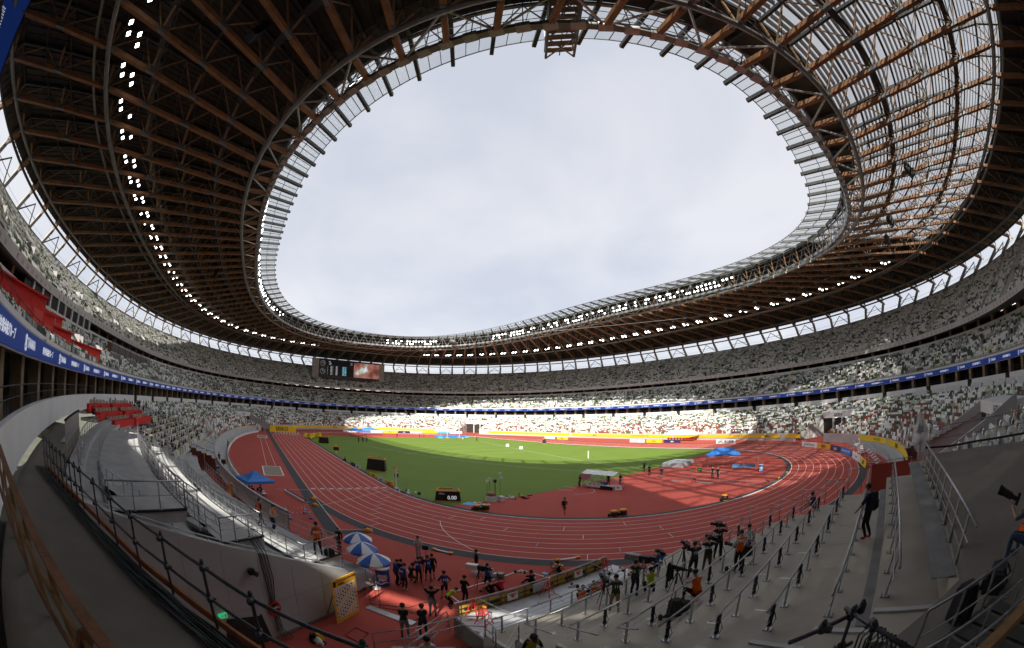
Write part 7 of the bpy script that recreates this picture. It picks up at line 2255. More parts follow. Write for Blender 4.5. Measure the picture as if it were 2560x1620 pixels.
m = MB(); m.tube([(0, 0, 0), (0, 0, 1.3)], 0.03, 5); m.build('pole', 'black', t); m = MB(); m.box((0, 0, 1.65), (0.4, 0.45, 0.5)); m.build('box', 'black', t); m = MB(); m.box((0, 0, 1.94), (0.46, 0.5, 0.1)); m.build('top', 'orange', t)
t = thing('start_sensor', 'orange cover of the start sensor at the foot of the finish post', 'sensor', (41.5, -36.1, 0.02)); m = MB(); m.lathe([(0.28, 0), (0.3, 0.3), (0.22, 0.75), (0.08, 0.9), (0, 0.92)], n=10); m.build('cover', 'orange', t, smooth=True)
def speaker_box(label, x, y, rz):
    t = thing('field_speaker', label, 'loudspeaker', (x, y, 0.02), rz, 'black loudspeakers with orange tops')
    m = MB(); m.lathe([(0.36, 0.04), (0.40, 0.1), (0.36, 0.55), (0, 0.55)], n=14); m.build('cabinet', 'black', t, smooth=True)
    m = MB(); m.lathe([(0.38, 0.55), (0.4, 0.62), (0.3, 0.68), (0, 0.69)], n=14); m.lathe([(0.39, 0.0), (0.42, 0.05), (0.38, 0.08)], n=14); m.build('trim', 'orange', t, smooth=True)
    m = MB(); m.box((-0.45, 0, 0.16), (0.3, 0.3, 0.28)); m.build('side_box', 'black', t)
for q in (('round loudspeaker with orange top by the inner kerb, left of two near the clock', 57.1, -32.6, 0.3), ('round loudspeaker with orange top by the inner kerb, right of two near the clock', 57.45, -31.7, 0.6), ('round loudspeaker with orange top on the infield, left of the pair past the walker', 68.35, -24.3, 0.4), ('round loudspeaker with orange top on the infield, right of the pair past the walker', 68.75, -23.4, 0.4), ('lone loudspeaker with orange top near the kerb on the right', 75.3, -13.55, 1.2)): speaker_box(*q)
for i, (x, y, h, lab) in enumerate(((50.9, -27.2, 1.6, 'leftmost pale light stand at the grass edge'), (52.2, -27.7, 2.1, 'light stand with a bare white head, second at the grass edge'), (53.2, -27.6, 2.0, 'dark slim stand, third at the grass edge'), (53.8, -27.3, 2.9, 'tallest light stand with two wrapped heads at the grass edge'))):
    t = thing('light_stand', lab, 'light stand', (x, y, 0.02), i, 'light stands at the grass edge')
    m = MB(); m.tube([(0, 0, 0), (0, 0, h)], 0.035 if i != 2 else 0.06, 6)
    for k in range(3): m.tube([(0, 0, 0.5), (0.4 * math.cos(2.1 * k), 0.4 * math.sin(2.1 * k), 0)], 0.018, 4)
    m.build('pole', 'steel_grey', t)
    for k in range(2 if i == 3 else 1): m = MB(); m.lathe([(0.05, 0), (0.2, 0.1), (0.22, 0.3), (0.1, 0.42), (0, 0.44)], (0.25 * k * -1, 0, h - 0.5 * k), 9); m.build('wrapped_head', 'clear_film' if i != 2 else 'black', t)
t = thing('covered_machine', 'machine with a tan top wrapped in clear film at the grass edge', 'machine', (53.9, -28.6, 0.02)); m = MB(); m.lathe([(0.75, 0), (0.7, 0.5), (0.55, 0.75)], n=10); m.build('film', 'clear_film', t); m = MB(); m.lathe([(0.6, 0.62), (0.55, 0.95), (0.3, 1.1), (0, 1.12)], n=10); m.build('top', 'timber_light', t, smooth=True)
t = thing('equipment_case', 'cream plastic case standing at the grass corner', 'case', (54.6, -27.7, 0.02)); m = MB(); m.box((0, 0, 0.3), (0.7, 0.5, 0.6)); m.build('case', 'parapet_white', t)
# cones round the little enclosure on the run-off
CP = ((53.6, -49.75), (55.75, -51.5), (55.65, -49.45), (53.45, -51.7))
for i, (x, y) in enumerate(CP):
    t = thing('traffic_cone', 'blue and white striped cone, %s corner of the small enclosure' % ('far right', 'near left', 'near right', 'far left')[i], 'cone', (x, y, 0.02), 0, 'striped cones on the run-off')
    m = MB()
    for k in range(6):
        r0, r1 = 0.17 * (1 - k / 7), 0.17 * (1 - (k + 1) / 7)
        m.lathe([(r0, 0.04 + 0.115 * k), (r1, 0.04 + 0.115 * (k + 1))], n=12, mi=k % 2)
    m.box((0, 0, 0.02), (0.4, 0.4, 0.04)); m.build('cone', ['blue', 'white'], t)
for i, (a, b) in enumerate(((0, 2), (2, 1), (1, 3), (3, 0))):
    A, B = Vector((*CP[a], 0.6)), Vector((*CP[b], 0.6))
    m = MB()
    for k in range(10): m.tube([A.lerp(B, k / 10), A.lerp(B, (k + 1) / 10)], 0.02, 5, mi=k % 2)
    tag(m.build('striped_bar', ['white', 'blue']), 'blue and white bar across the %s side of the small enclosure' % ('right', 'near', 'left', 'far')[i], 'bar', 'striped bars on the run-off')
t = thing('sign_stand', 'tall orange yellow box sign standing by the left walkway', 'sign', (47.1, -57.5, 0), 0.5); m = MB(); m.box((0, 0, 0.72), (0.7, 0.3, 1.3)); m.build('box', 'orange', t); m = MB(); m.box((0, 0, 1.42), (0.8, 0.5, 0.14), taper=0.8); m.build('top', 'orange', t)
t = thing('stand_clock', 'small black and orange clock on a tripod stand by the curved wall', 'clock', (33.0, -59.2, 0), 0.2); m = MB(); m.box((0, 0, 1.6), (0.2, 0.7, 0.6)); m.build('face', 'black', t); m = MB(); m.box((0, 0.4, 1.6), (0.3, 0.14, 0.75)); m.box((0, 0, 1.95), (0.3, 0.8, 0.1)); m.build('rim', 'orange', t); m = MB()
for k in range(3): m.tube([(0, 0, 1.3), (0.45 * math.cos(2.1 * k), 0.45 * math.sin(2.1 * k), 0)], 0.025, 5)
m.build('stand', 'black', t)
for i, (x, y, lab) in enumerate(((60.2, -45.3, 'yellow crumpled cover lying on the dark edging'), (47.5, -47.9, 'small yellow device on the dark edging by the straight'), (50.5, -48.2, 'black and yellow device on the dark edging'), (74.1, -37.2, 'yellow case behind the far end of the fence'))):
    t = thing('timing_device', lab, 'device', (x, y, 0.03), 0.4, 'yellow devices on the edging'); m = MB(); m.box((0, 0, 0.14), (0.62, 0.4, 0.26), taper=0.75); m.box((0.35, 0.1, 0.1), (0.3, 0.3, 0.18), 0.5, taper=0.7); m.build('case', 'orange', t); m = MB(); m.box((-0.25, 0.0, 0.3), (0.2, 0.2, 0.1)); m.build('knob', 'black', t)
for i, (a, b, lab) in enumerate((((66.4, -42.1), (67.8, -41.4), 'orange ended white barrier lying by the dark edging'), ((73.2, -36.4), (73.9, -34.8), 'second orange ended white barrier lying beyond the fence'))):
    t = thing('lying_barrier', lab, 'barrier', ((a[0] + b[0]) / 2, (a[1] + b[1]) / 2, 0.05), math.atan2(b[1] - a[1], b[0] - a[0])); m = MB(); m.beam((-0.75, 0, 0.06), (0.75, 0, 0.06), 0.14, 0.05); m.build('beam', 'white', t)
    for s in (-1, 1): m = MB(); m.box((0.75 * s, 0, 0.07), (0.3, 0.24, 0.12)); m.build('foot', 'orange', t)
m = MB(); m.box((75.0, -38.95, 0.36), (0.42, 0.3, 0.03)); 
for sx in (-1, 1): m.tube([(75.0 + 0.18 * sx, -39.08, 0), (75.0 - 0.18 * sx, -38.82, 0.35)], 0.012, 4); m.tube([(75.0 + 0.18 * sx, -38.82, 0), (75.0 - 0.18 * sx, -39.08, 0.35)], 0.012, 4)
tag(m.build('folding_stool', 'blue_pale'), 'small folding stool with a blue seat on the apron', 'stool')
# equipment trolley with awning
t = thing('equipment_trolley', 'white draped awning trolley with distance signs on the infield', 'trolley', (57.0, -12.9, 0), 0.10)
m = MB(); n = 10
rowsA = []
for i in range(n + 1):
    x = -2.6 + 5.2 * i / n
    rowsA.append([(x, -1.3, 2.0 - 0.10 * abs(math.sin(i * 1.2)) ), (x, 0, 2.38 - 0.16 * abs(math.sin(i * 0.9))), (x, 1.3, 2.05)])
for a, b in zip(rowsA, rowsA[1:]): m.strip(a, b)
m.strip([(-2.62, -1.3, 1.95), (-2.62, 0, 2.3), (-2.62, 1.3, 2.0)], [(-2.9, -1.4, 0.9), (-3.0, 0, 0.7), (-2.9, 1.4, 0.8)])
m.build('awning', 'white', t, smooth=True)
for sx in (-2.55, -0.8, 0.9, 2.55):
    for sy in (-1.25, 1.25): m = MB(); m.tube([(sx, sy, 0), (sx, sy, 2.0)], 0.03, 5); m.build('post', 'white', t)
m = MB()
for z in (0.8, 1.2): m.tube([(-2.55, 1.25, z), (2.55, 1.25, z)], 0.02, 4); m.tube([(2.55, -1.25, z), (2.55, 1.25, z)], 0.02, 4)
m.tube([(-2.55, -1.25, 0.4), (-0.8, -1.25, 1.9)], 0.02, 4)
m.build('side_rail', 'white', t)
m = MB(); m.box((0.6, -0.9, 0.5), (4.0, 1.0, 0.1)); m.box((-0.6, -1.35, 0.48), (2.3, 0.05, 0.55)); m.build('bed', 'white', t)
m = MB(); m.box((1.5, -1.2, 0.3), (1.6, 0.7, 0.45)); m.build('rack', 'black', t)
for sx in (-1.4, 0.5, 2.3): m = MB(); m.lathe([(0.14, -0.05), (0.14, 0.05), (0, 0.05)], (sx, -1.3, 0.14), 8, axis=Matrix.Rotation(PI / 2, 3, 'X')); m.build('wheel', 'black', t)
for i, s in enumerate(('75', '70', '70')):
    m = MB(); m.box((0, 0, 0), (0.62, 0.04, 0.5), rot=Matrix.Rotation(-0.2, 3, 'X')); o = tag(m.build('distance_sign', 'white'), ('white sign reading 75 on the front of the trolley', 'white sign reading 70 in the middle of the trolley front', 'white sign reading 70 at the right of the trolley front')[i], 'sign', 'distance signs'); a = 0.10
    lx_, ly_ = -1.0 + 0.68 * i, -1.45
    o.location = (57.0 + lx_ * math.cos(a) - ly_ * math.sin(a), -12.9 + lx_ * math.sin(a) + ly_ * math.cos(a), 0.6); o.rotation_euler = (0, 0, 0.8)
    text(s, 0.4, 'red_paint' if i else 'black', o, (0, -0.03, 0), (1, 0, 0), (0, -0.2, 1), ex=0.004, bold=0.012)
t = thing('distance_marker', 'white wedge marker reading 80 on the red infield by the trolley', 'sign', (59.9, -13.2, 0.02), 0.9); m = MB(); m.add([(-0.5, -0.35, 0), (0.5, -0.35, 0), (0.5, 0.35, 0), (-0.5, 0.35, 0), (-0.4, -0.05, 0.62), (0.4, -0.05, 0.62), (0.4, 0.05, 0.62), (-0.4, 0.05, 0.62)], [(3, 2, 1, 0), (4, 5, 6, 7), (0, 1, 5, 4), (1, 2, 6, 5), (2, 3, 7, 6), (3, 0, 4, 7)]); m.build('wedge', 'white', t); text('80', 0.42, 'red_paint', t, (0, -0.215, 0.3), (1, 0, 0), (0, 0.3, 0.62), ex=0.004, bold=0.012)
for i in range(6):
    t = thing('marker_cone', 'small orange cone stacked on the trolley, %s in the row' % ('first', 'second', 'third', 'fourth', 'fifth', 'sixth')[i], 'cone', (55.6 + 0.25 * i, -13.75 + 0.05 * (i % 2), 0.56), 0, 'orange cones on the trolley'); m = MB(); m.lathe([(0.15, 0), (0.13, 0.03), (0.03, 0.36), (0, 0.36)], n=10); m.build('cone', 'orange_vest', t)
for i in range(2):
    t = thing('storage_bin', ('blue storage bin on the trolley bed', 'second blue storage bin on the trolley bed, to the right')[i], 'bin', (57.3 + 0.7 * i, -13.6 + 0.1 * i, 0.56), 0.1); m = MB(); m.box((0, 0, 0.15), (0.5, 0.4, 0.3), taper=1.1); m.build('bin', 'blue', t); m = MB(); m.box((0, 0, 0.32), (0.58, 0.47, 0.03)); m.build('rim', 'blue', t)
# landing mats
t = thing('landing_mat', 'grey covered high jump landing mat on the infield', 'landing mat', (55.7, 9.8, 0.012), 0.12); m = MB(); m.box((0, 0, 0.36), (4.2, 5.6, 0.72), taper=0.97); m.build('cushion', 'grey_cover', t)
m = MB()
for y in (-1.4, 0, 1.4): m.box((2.07, y, 0.36), (0.03, 0.05, 0.68)); 
m.box((0, 0, 0.725), (0.05, 5.4, 0.012)); m.build('seam', 'steel_pale', t)
t = thing('landing_mat', 'blue pole vault landing mat at the far end', 'landing mat', (-52, 23, 0.012), 0); m = MB(); m.box((0, 0, 0.4), (6, 10.5, 0.8)); m.build('cushion', 'blue_tent', t); m = MB(); m.box((2.6, -5.8, 0.3), (1.6, 1.6, 0.6), taper=0.8); m.box((2.6, 5.8, 0.3), (1.6, 1.6, 0.6), taper=0.8); m.build('side_cushion', 'blue_pale', t)
for i, (x, y) in enumerate(((-48.5, 19.8), (-48.5, 25.2))):
    t = thing('vault_upright', ('left white upright of the vault bar', 'right white upright of the vault bar')[i], 'upright', (x, y, 0.012)); m = MB(); m.tube([(0, 0, 0), (0, 0, 6.2)], 0.06, 6); m.build('post', 'white', t); m = MB(); m.box((0, 0, 0.2), (0.9, 0.9, 0.4)); m.build('foot', 'orange', t)
t = thing('distance_display', 'orange display box with green digits on the infield', 'display', (63.2, 3.4, 0.012), 0.9); m = MB(); m.box((0, 0, 0.42), (1.0, 0.5, 0.75), taper=0.85); m.build('case', 'orange', t); m = MB(); m.box((0.05, -0.25, 0.45), (0.7, 0.05, 0.48), rot=Matrix.Rotation(-0.1, 3, 'X')); o = m.build('screen', 'black', t); text('800', 0.36, 'exit_green', o, (0.05, -0.285, 0.44), (1, 0, 0), ex=0.003, bold=0.01)
for i, (x0, x1) in enumerate(((62.9, 65.2), (66.9, 69.6), (71.5, 73.5), (74.5, 76.4))):
    m = MB(); m.box(((x0 + x1) / 2, -4.55, 0.05), (x1 - x0, 0.22, 0.09)); tag(m.build('take_off_board', 'steel_pale'), 'long grey board on the infield, %s in the line' % ('leftmost', 'second', 'third', 'rightmost')[i], 'board', 'grey boards on the infield')
for i, (x, y) in enumerate(((66.4, -4.2), (77.4, -4.1))):
    t = thing('low_trestle', ('low dark trestle near the left grey boards', 'low dark trestle near the right end of the grey boards')[i], 'trestle', (x, y, 0.012), 0.3); m = MB(); m.box((0, 0, 0.42), (0.6, 0.25, 0.08), rot=Matrix.Rotation(0.4, 3, 'Y')); m.build('top', 'black', t); m = MB(); m.tube([(-0.3, -0.2, 0), (0, 0, 0.4), (0.3, 0.2, 0)], 0.03, 4); m.tube([(-0.3, 0.2, 0), (0, 0, 0.4), (0.3, -0.2, 0)], 0.03, 4); m.build('leg', 'black', t)
for i, (x, y) in enumerate(((78.7, 1.4), (78.6, -2.5))):
    t = thing('corner_flag', ('small yellow flag on the kerb, farther', 'small yellow flag on the kerb, nearer')[i], 'flag', (x - 0.1, y, 0.05)); m = MB(); m.tube([(0, 0, 0), (0, 0, 0.55)], 0.025, 5); m.build('stick', 'yellow', t); m = MB(); m.box((0.12, 0, 0.45), (0.24, 0.02, 0.18)); m.build('cloth', 'yellow', t)
t = thing('hurdle', 'white flag post standing in the sunlit grass', 'post', (32.1, 11.3, 0.012), 1.0); m = MB(); m.tube([(0, -0.3, 0), (0, -0.3, 1.7), (0, 0.3, 1.7), (0, 0.3, 0)], 0.05, 5); m.build('frame', 'white', t); m = MB(); m.box((0, 0, 1.2), (0.04, 0.6, 0.5)); m.build('panel', 'white', t)
for i, (x, y) in enumerate(((-7.4, 18.6), (2.0, 16.4))):
    t = thing('distance_box', ('white distance box on the sunlit grass, farther', 'white distance box on the sunlit grass, nearer')[i], 'distance box', (x, y, 0.012), 0.7); m = MB(); m.box((0, 0, 0.35), (0.9, 0.9, 0.7), taper=0.8); m.build('box', 'white', t); text(('70', '60')[i], 0.4, 'black', t, (0.40, 0, 0.36), (0, 1, 0), ex=0.004)
# white folding steps stacked beyond the bend
for i, (x, y, rz, lab) in enumerate(((91.6, 6.5, 1.3, 'white folding step rack nearest the terrace, beyond the yellow board'), (88.7, 17.5, 1.0, 'white folding step rack behind the blue board on the bend'))):
    t = thing('step_rack', lab, 'rack', (x, y, 0), rz, 'white step racks')
    sc_ = 1.0 if i == 0 else 0.8
    for k in range(6): m = MB(); m.box((0, -0.9 * sc_ + 0.36 * k * sc_, 0.35 + 0.34 * k * sc_), (1.9 * sc_, 0.34 * sc_, 0.06), rot=Matrix.Rotation(0.15, 3, 'X')); m.build('step', 'white', t)
    m = MB()
    for s in (-1, 1):
        m.tube([(s * 0.95 * sc_, -1.1 * sc_, 0.2), (s * 0.95 * sc_, 1.1 * sc_, 2.2 * sc_)], 0.035, 5); m.tube([(s * 0.95 * sc_, 1.1 * sc_, 0.1), (s * 0.95 * sc_, 1.1 * sc_, 2.2 * sc_)], 0.03, 5); m.tube([(s * 0.95 * sc_, -1.2 * sc_, 0.12), (s * 0.95 * sc_, 1.3 * sc_, 0.12)], 0.03, 5)
        m.tube([(s * 0.95 * sc_, -1.2 * sc_, 0.12), (s * 0.95 * sc_, 1.1 * sc_, 1.2 * sc_)], 0.025, 5)
        for k in range(3): m.tube([(s * 1.05 * sc_, 0.5 * k * sc_, 1.2 * sc_ + 0.4 * k), (s * 1.05 * sc_, 0.5 * k * sc_, 2.0 * sc_ + 0.4 * k), (s * 1.05 * sc_, 0.5 * k * sc_ + 0.35, 2.0 * sc_ + 0.4 * k)], 0.03, 4)
    m.build('frame', 'white', t)
    for s in (-1, 1): m = MB(); m.lathe([(0.1, -0.04), (0.1, 0.04), (0, 0.04)], (s * 0.95 * sc_, -1.2 * sc_, 0.1), 8, axis=Matrix.Rotation(PI / 2, 3, 'Y')); m.build('wheel', 'black', t)
# yellow fence with pipes along the white sheet
t = thing('banner_fence', 'pipe fence hung with yellow banners along the edge of the apron', 'fence', (77.97, -46.6, 1.0))
for k in range(8):
    m = MB(); y = 0.05 + 1.19 * k
    m.box((0, y + 0.58, 0.30), (0.03, 1.15, 0.62)); o = m.build('banner', 'yellow_dim' if k < 3 else 'yellow_banner' if 'yellow_banner' in MT else 'yellow_dim', t)
    m = MB(); m.box((0.02, y + 0.5 + 0.2 * (k % 2), 0.3), (0.012, 0.55, 0.2)); m.build('print', 'black', o)
for h in (0.12, 0.38, 0.66):
    m = MB(); m.tube([(0.06, -0.2, h), (0.06, 9.65, h)], 0.026, 7); m.build('pipe', 'pipe_dark', t)
for k in range(14): m = MB(); m.tube([(0.05, 0.1 + 0.72 * k, 0), (0.05, 0.1 + 0.72 * k, 0.72)], 0.022, 6); m.build('post', 'pipe_dark', t)
m = MB(); m.tube([(0.35, -0.4, 0.95), (0.40, 9.3, 0.98)], 0.027, 8); m.build('pipe', 'galvanised', t)
for i, y in enumerate((2.9, 7.35)):
    m = MB(); m.box((0, 0, 0), (0.012, 0.62, 0.42), rot=Matrix.Rotation(-0.12, 3, 'Y')); o = tag(m.build('paper_sign', 'white'), ('white paper sign with red print on the fence, nearer', 'white paper sign with red print on the fence, farther')[i], 'sign', 'paper signs on the fence'); o.location = (78.08, -46.6 + y, 1.36)
    q = MB(); q.box((0.012, 0, 0.1), (0.004, 0.42, 0.07)); q.lathe([(0.0, -0.002), (0.12, 0), (0, 0.004)], (0.012, 0, -0.06), 10, axis=Matrix.Rotation(PI / 2, 3, 'Y')); q.build('print', 'red_paint', o)
m = MB(); m.box((78.1, -41.9, 1.42), (0.05, 1.1, 0.5)); tag(m.build('cloth_cover', 'cloth_sheet'), 'grey white cloth hung over the middle of the yellow fence', 'cloth')
for i, (x, y, rz, lab) in enumerate(((78.55, -41.9, 0.2, 'red A-frame stand in the middle of the fence with orange clamps'), (78.5, -37.45, 0.1, 'red A-frame stand at the far end of the fence'), (78.35, -46.05, 0.5, 'red A-frame stand at the near end of the fence, left one'), (79.25, -46.1, 0.3, 'red A-frame stand at the near end of the fence, right one'))):
    t = thing('a_frame', lab, 'A-frame', (x, y, 1.012), rz, 'red A-frame stands')
    for s in (-1, 1):
        m = MB()
        for s2 in (-1, 1): m.beam((0.32 * s, 0.26 * s2, 0), (0.06 * s, 0.07 * s2, 0.85), 0.05, 0.03)
        for q in (0.15, 0.4, 0.65, 0.85): m.beam((0.32 * s + (0.06 - 0.32) * s * q, 0.26 * (1 - q) + 0.07 * q, 0.85 * q), (0.32 * s + (0.06 - 0.32) * s * q, -0.26 * (1 - q) - 0.07 * q, 0.85 * q), 0.035, 0.025)
        m.build('side_frame', 'red_paint', t)
    for s in (-1, 1): m = MB(); m.lathe([(0, -0.05), (0.06, -0.02), (0.06, 0.03), (0, 0.07)], (0.05 * s, 0.06, 0.9), 8); m.build('clamp', 'orange', t)
for i, (a, b) in enumerate((((78.1, -45.6, 1.75), (79.38, -44.54, 1.03)), ((78.2, -42.3, 1.75), (79.16, -41.53, 1.03)), ((78.05, -38.2, 1.7), (79.0, -37.4, 1.03)))):
    m = MB(); m.tube([a, b], 0.026, 7); m.lathe([(0.06, -0.02), (0.06, 0.03), (0, 0.04)], b, 8); tag(m.build('brace_pipe', 'galvanised'), ('steel brace pipe running down to the white sheet, nearest', 'steel brace pipe running down to the white sheet, middle', 'steel brace pipe running down to the white sheet, farthest')[i], 'pipe', 'brace pipes of the fence')
# ------------------------------------------------------------------ press tribune in the home stand
def t1p(x, f): return (x, fcurve(f, x), fz(f))
def west_z(y): return 1.75 + (abs(y) - 62.5) * 0.36
for r, (y, z, xs) in enumerate(((-74.9, 8.15, (50.6, 43.2, 42.6, 32.4)), (-73.5, 7.45, (50.2, 41.8, 40.4, 31.2)), (-72.0, 6.75, (48.8, 40.6, 39.9, 30.9)))):
    for k in range(2):
        x1, x0 = xs[2 * k], xs[2 * k + 1]
        t = thing('press_desk', 'long desk draped in red cloth, %s row, %s half' % (('top', 'middle', 'lowest')[r], ('near', 'far')[k]), 'desk', ((x0 + x1) / 2, y, z - 0.95), 0, 'red draped press desks')
        L_ = x1 - x0
        m = MB(); m.box((0, 0.25, 0.42), (L_, 0.7, 0.86)); m.build('drape', 'red_cloth', t)
        m = MB()
        for i in range(int(L_ / 1.15)): m.add([(-L_ / 2 + 0.3 + 1.15 * i, -0.1, 0.87), (-L_ / 2 + 1.3 + 1.15 * i, -0.1, 0.87), (-L_ / 2 + 1.25 + 1.15 * i, -0.2, 1.25), (-L_ / 2 + 0.45 + 1.15 * i, -0.2, 1.22), (-L_ / 2 + 0.3 + 1.15 * i, -0.06, 0.87), (-L_ / 2 + 1.3 + 1.15 * i, -0.06, 0.87), (-L_ / 2 + 1.25 + 1.15 * i, -0.16, 1.25), (-L_ / 2 + 0.45 + 1.15 * i, -0.16, 1.22)], [(0, 1, 2, 3), (7, 6, 5, 4), (0, 4, 5, 1), (1, 5, 6, 2), (2, 6, 7, 3), (3, 7, 4, 0)])
        m.build('screen_board', 'timber_light' if False else 'sand_cover', t)
        m = MB(); m.box((0, -0.9, -0.05), (L_ + 1.5, 2.0, 0.3)); m.build('floor_step', 'floor_grey', t)
        for i in range(0, int(L_ / 1.15), 2):
            if (i + r + k) % 3 == 0: continue
            person('chair_sit', 'press member seated behind the %s red desk, %s half, place %s' % (('top', 'middle', 'lowest')[r], ('near', 'far')[k], ('one', 'two', 'three', 'four', 'five')[i // 2]), (x0 + 0.8 + 1.15 * i, y - 0.75, z - 0.85), 0, ('c_white', 'c_navy', 'c_lightgrey')[(i + r) % 3], 'c_black', group='press members at the red desks') .rotation_euler = (0, 0, 0)
DM = {}
for s, (mt) in enumerate(('parapet_white', 'seat_pale', 'column_wood')):
    m = MB(); m.box((0, 0.28, 0.38), (0.85, 0.05, 0.76)); m.box((0, 0.05, 0.75), (0.85, 0.5, 0.04)); m.box((-0.4, 0.05, 0.36), (0.04, 0.46, 0.72)); DM[s] = m.mesh('press_seat_desk', mt)
ndesk = 0
for r in range(7):
    y = -72.9 + 1.28 * r
    z = west_z(y) - 0.02
    xs0 = 8 + (3.0 if r % 2 else 0)
    m = MB(); m.box((33, y - 0.1, z - 0.1), (52 if r > 1 else 38, 1.26, 0.2)); m.build('press_step', 'floor_grey', LT)
    xe = (29, 29.5, 56, 56, 56, 55, 53)[r]
    x = xs0
    while x < xe:
        if int(x * 3.1 + r * 7) % 9 == 0: x += 1.6; continue
        s = (int(x * 1.7) + r) % 3
        t = link('press_seat_desk', DM[s])
        t.location = (x, y, z); ndesk += 1
        where = ('farthest', 'far', 'middle', 'near', 'nearest')[min(4, int((x - 8) / 10))]
        tag(t, '%s fronted small press desk in the %s row from the top, %s section' % (('white', 'pale yellow', 'brown')[s], ('first', 'second', 'third', 'fourth', 'fifth', 'sixth', 'lowest')[r], where), 'desk', 'small press desks in the home stand')
        if (int(x * 2.3) + r * 3) % 5 < 2:
            pq = person('chair_sit', 'press member in %s at a %s desk, %s row, %s section' % (('white', 'navy', 'black')[(int(x) + r) % 3], ('white', 'pale yellow', 'brown')[s], ('first', 'second', 'third', 'fourth', 'fifth', 'sixth', 'lowest')[r], where), (x, y - 0.55, z), 0, ('c_white', 'c_navy', 'c_black')[(int(x) + r) % 3], 'c_black', group='press members at the small desks')
            pq.rotation_euler = (0, 0, 0)
        x += 0.98
for i in range(14):
    x = 20 + 1.9 * i + rnd.uniform(-0.4, 0.4)
    y = -75.3 - rnd.uniform(0, 1.5)
    p_ = person('stand', 'press member standing along the white parapet behind the desks, %s from the far end' % ('first', 'second', 'third', 'fourth', 'fifth', 'sixth', 'seventh', 'eighth', 'ninth', 'tenth', 'eleventh', 'twelfth', 'thirteenth', 'last')[i], (x, y, west_z(y) - 0.1), rnd.uniform(0, 360), ('c_white', 'c_black', 'c_navy')[i % 3], 'c_black', group='press members standing at the parapet')
# red booths and glazed boxes of the middle tier
for i, (x0, x1, y, z0, z1, lab) in enumerate(((63.5, 71.5, -75.4, 12.9, 15.4, 'tall red draped booth nearest the left edge'), (57.8, 63.2, -77.4, 12.8, 15.0, 'red draped booth second from the left edge'), (50.0, 57.0, -79.1, 12.7, 14.6, 'large red draped booth in the middle tier, third along'), (35.4, 48.6, -81.2, 12.7, 14.4, 'long low red draped booth, fourth along'), (47.8, 56.0, -82.2, 14.6, 16.2, 'upper red draped booth behind the middle tier rail'))):
    t = thing('press_booth', lab, 'booth', ((x0 + x1) / 2, y, z0), math.atan2(1.2 if i < 2 else 0.9, -8) + PI, 'red booths of the middle tier')
    L_ = x1 - x0
    m = MB(); m.box((0, 0, (z1 - z0) / 2), (L_, 1.6, z1 - z0)); m.build('drape', 'red_cloth', t)
    m = MB()
    for k in range(int(L_ / 2)): m.box((-L_ / 2 + 1 + 2 * k, 0.81, (z1 - z0) * 0.32), (1.5, 0.03, (z1 - z0) * 0.62))
    m.build('panel', 'red_paint', t)
    m = MB(); m.box((0, 0.2, z1 - z0 + 0.06), (L_ + 0.2, 2.0, 0.12)); m.build('shelf', 'red_cloth', t)
    for k in range(2 if i != 3 else 5):
        pq = person('chair_sit', 'press member seated behind the %s, place %s' % (('tall red booth at the left edge', 'second red booth', 'third large red booth', 'long low red booth', 'upper red booth')[i], ('one', 'two', 'three', 'four', 'five')[k]), (x0 + L_ * (k + 0.6) / (2.2 if i != 3 else 5), y - 1.4, z1 - 0.65), 0, ('c_white', 'c_navy', 'c_black')[(i + k) % 3], 'c_black', group='press members at the red booths'); pq.rotation_euler = (0, 0, 0)
for i in range(9):
    x0 = 46 - 3.4 * i
    y = -90.2 - 0.16 * i
    t = thing('box_window', 'dark glazed window of the boxes above the red booths, %s from the left edge' % ('first', 'second', 'third', 'fourth', 'fifth', 'sixth', 'seventh', 'eighth', 'ninth')[i], 'window', (x0, y, 18.8), 0.05, 'glazed boxes behind the middle tier')
    m = MB(); m.box((0, 0, 0.9), (2.7, 0.1, 1.7)); m.build('pane', 'screen_black', t)
    m = MB(); m.box((-1.6, 0.1, 0.9), (0.5, 0.5, 2.1)); m.box((0, 0.1, -0.15), (3.4, 0.5, 0.4)); m.build('frame', 'parapet_white', t)
t = thing('timber_screen', 'timber clad wall behind grey netting in the middle tier', 'wall', (-8, -88.4, 14.9), 0.02)
m = MB(); m.box((0, -0.5, 1.6), (38, 0.4, 3.4)); m.build('backing', 'timber', t)
pm_ = MB(); pm_.box((0, 0, 0), (1.9, 0.06, 0.28)); pme = pm_.mesh('plank', 'timber_light')
for i in range(18):
    for j in range(8):
        o = link('plank', pme, t); o.location = (-17.5 + 2.05 * i, -0.22 + 0.02 * ((i + j) % 2), 0.2 + 0.4 * j)
m = MB(); m.add([(-19, 0.4, 0), (19, 0.4, 0), (19, 0.4, 3.6), (-19, 0.4, 3.6)], [(0, 1, 2, 3)]); m.build('netting', 'netting' if 'netting' in MT else 'clear_film', t)
for k in range(8): m = MB(); m.tube([(-19 + 5.4 * k, 0.45, -0.3), (-19 + 5.4 * k, 0.45, 3.8)], 0.05, 5); m.build('pole', 'steel_dark', t)
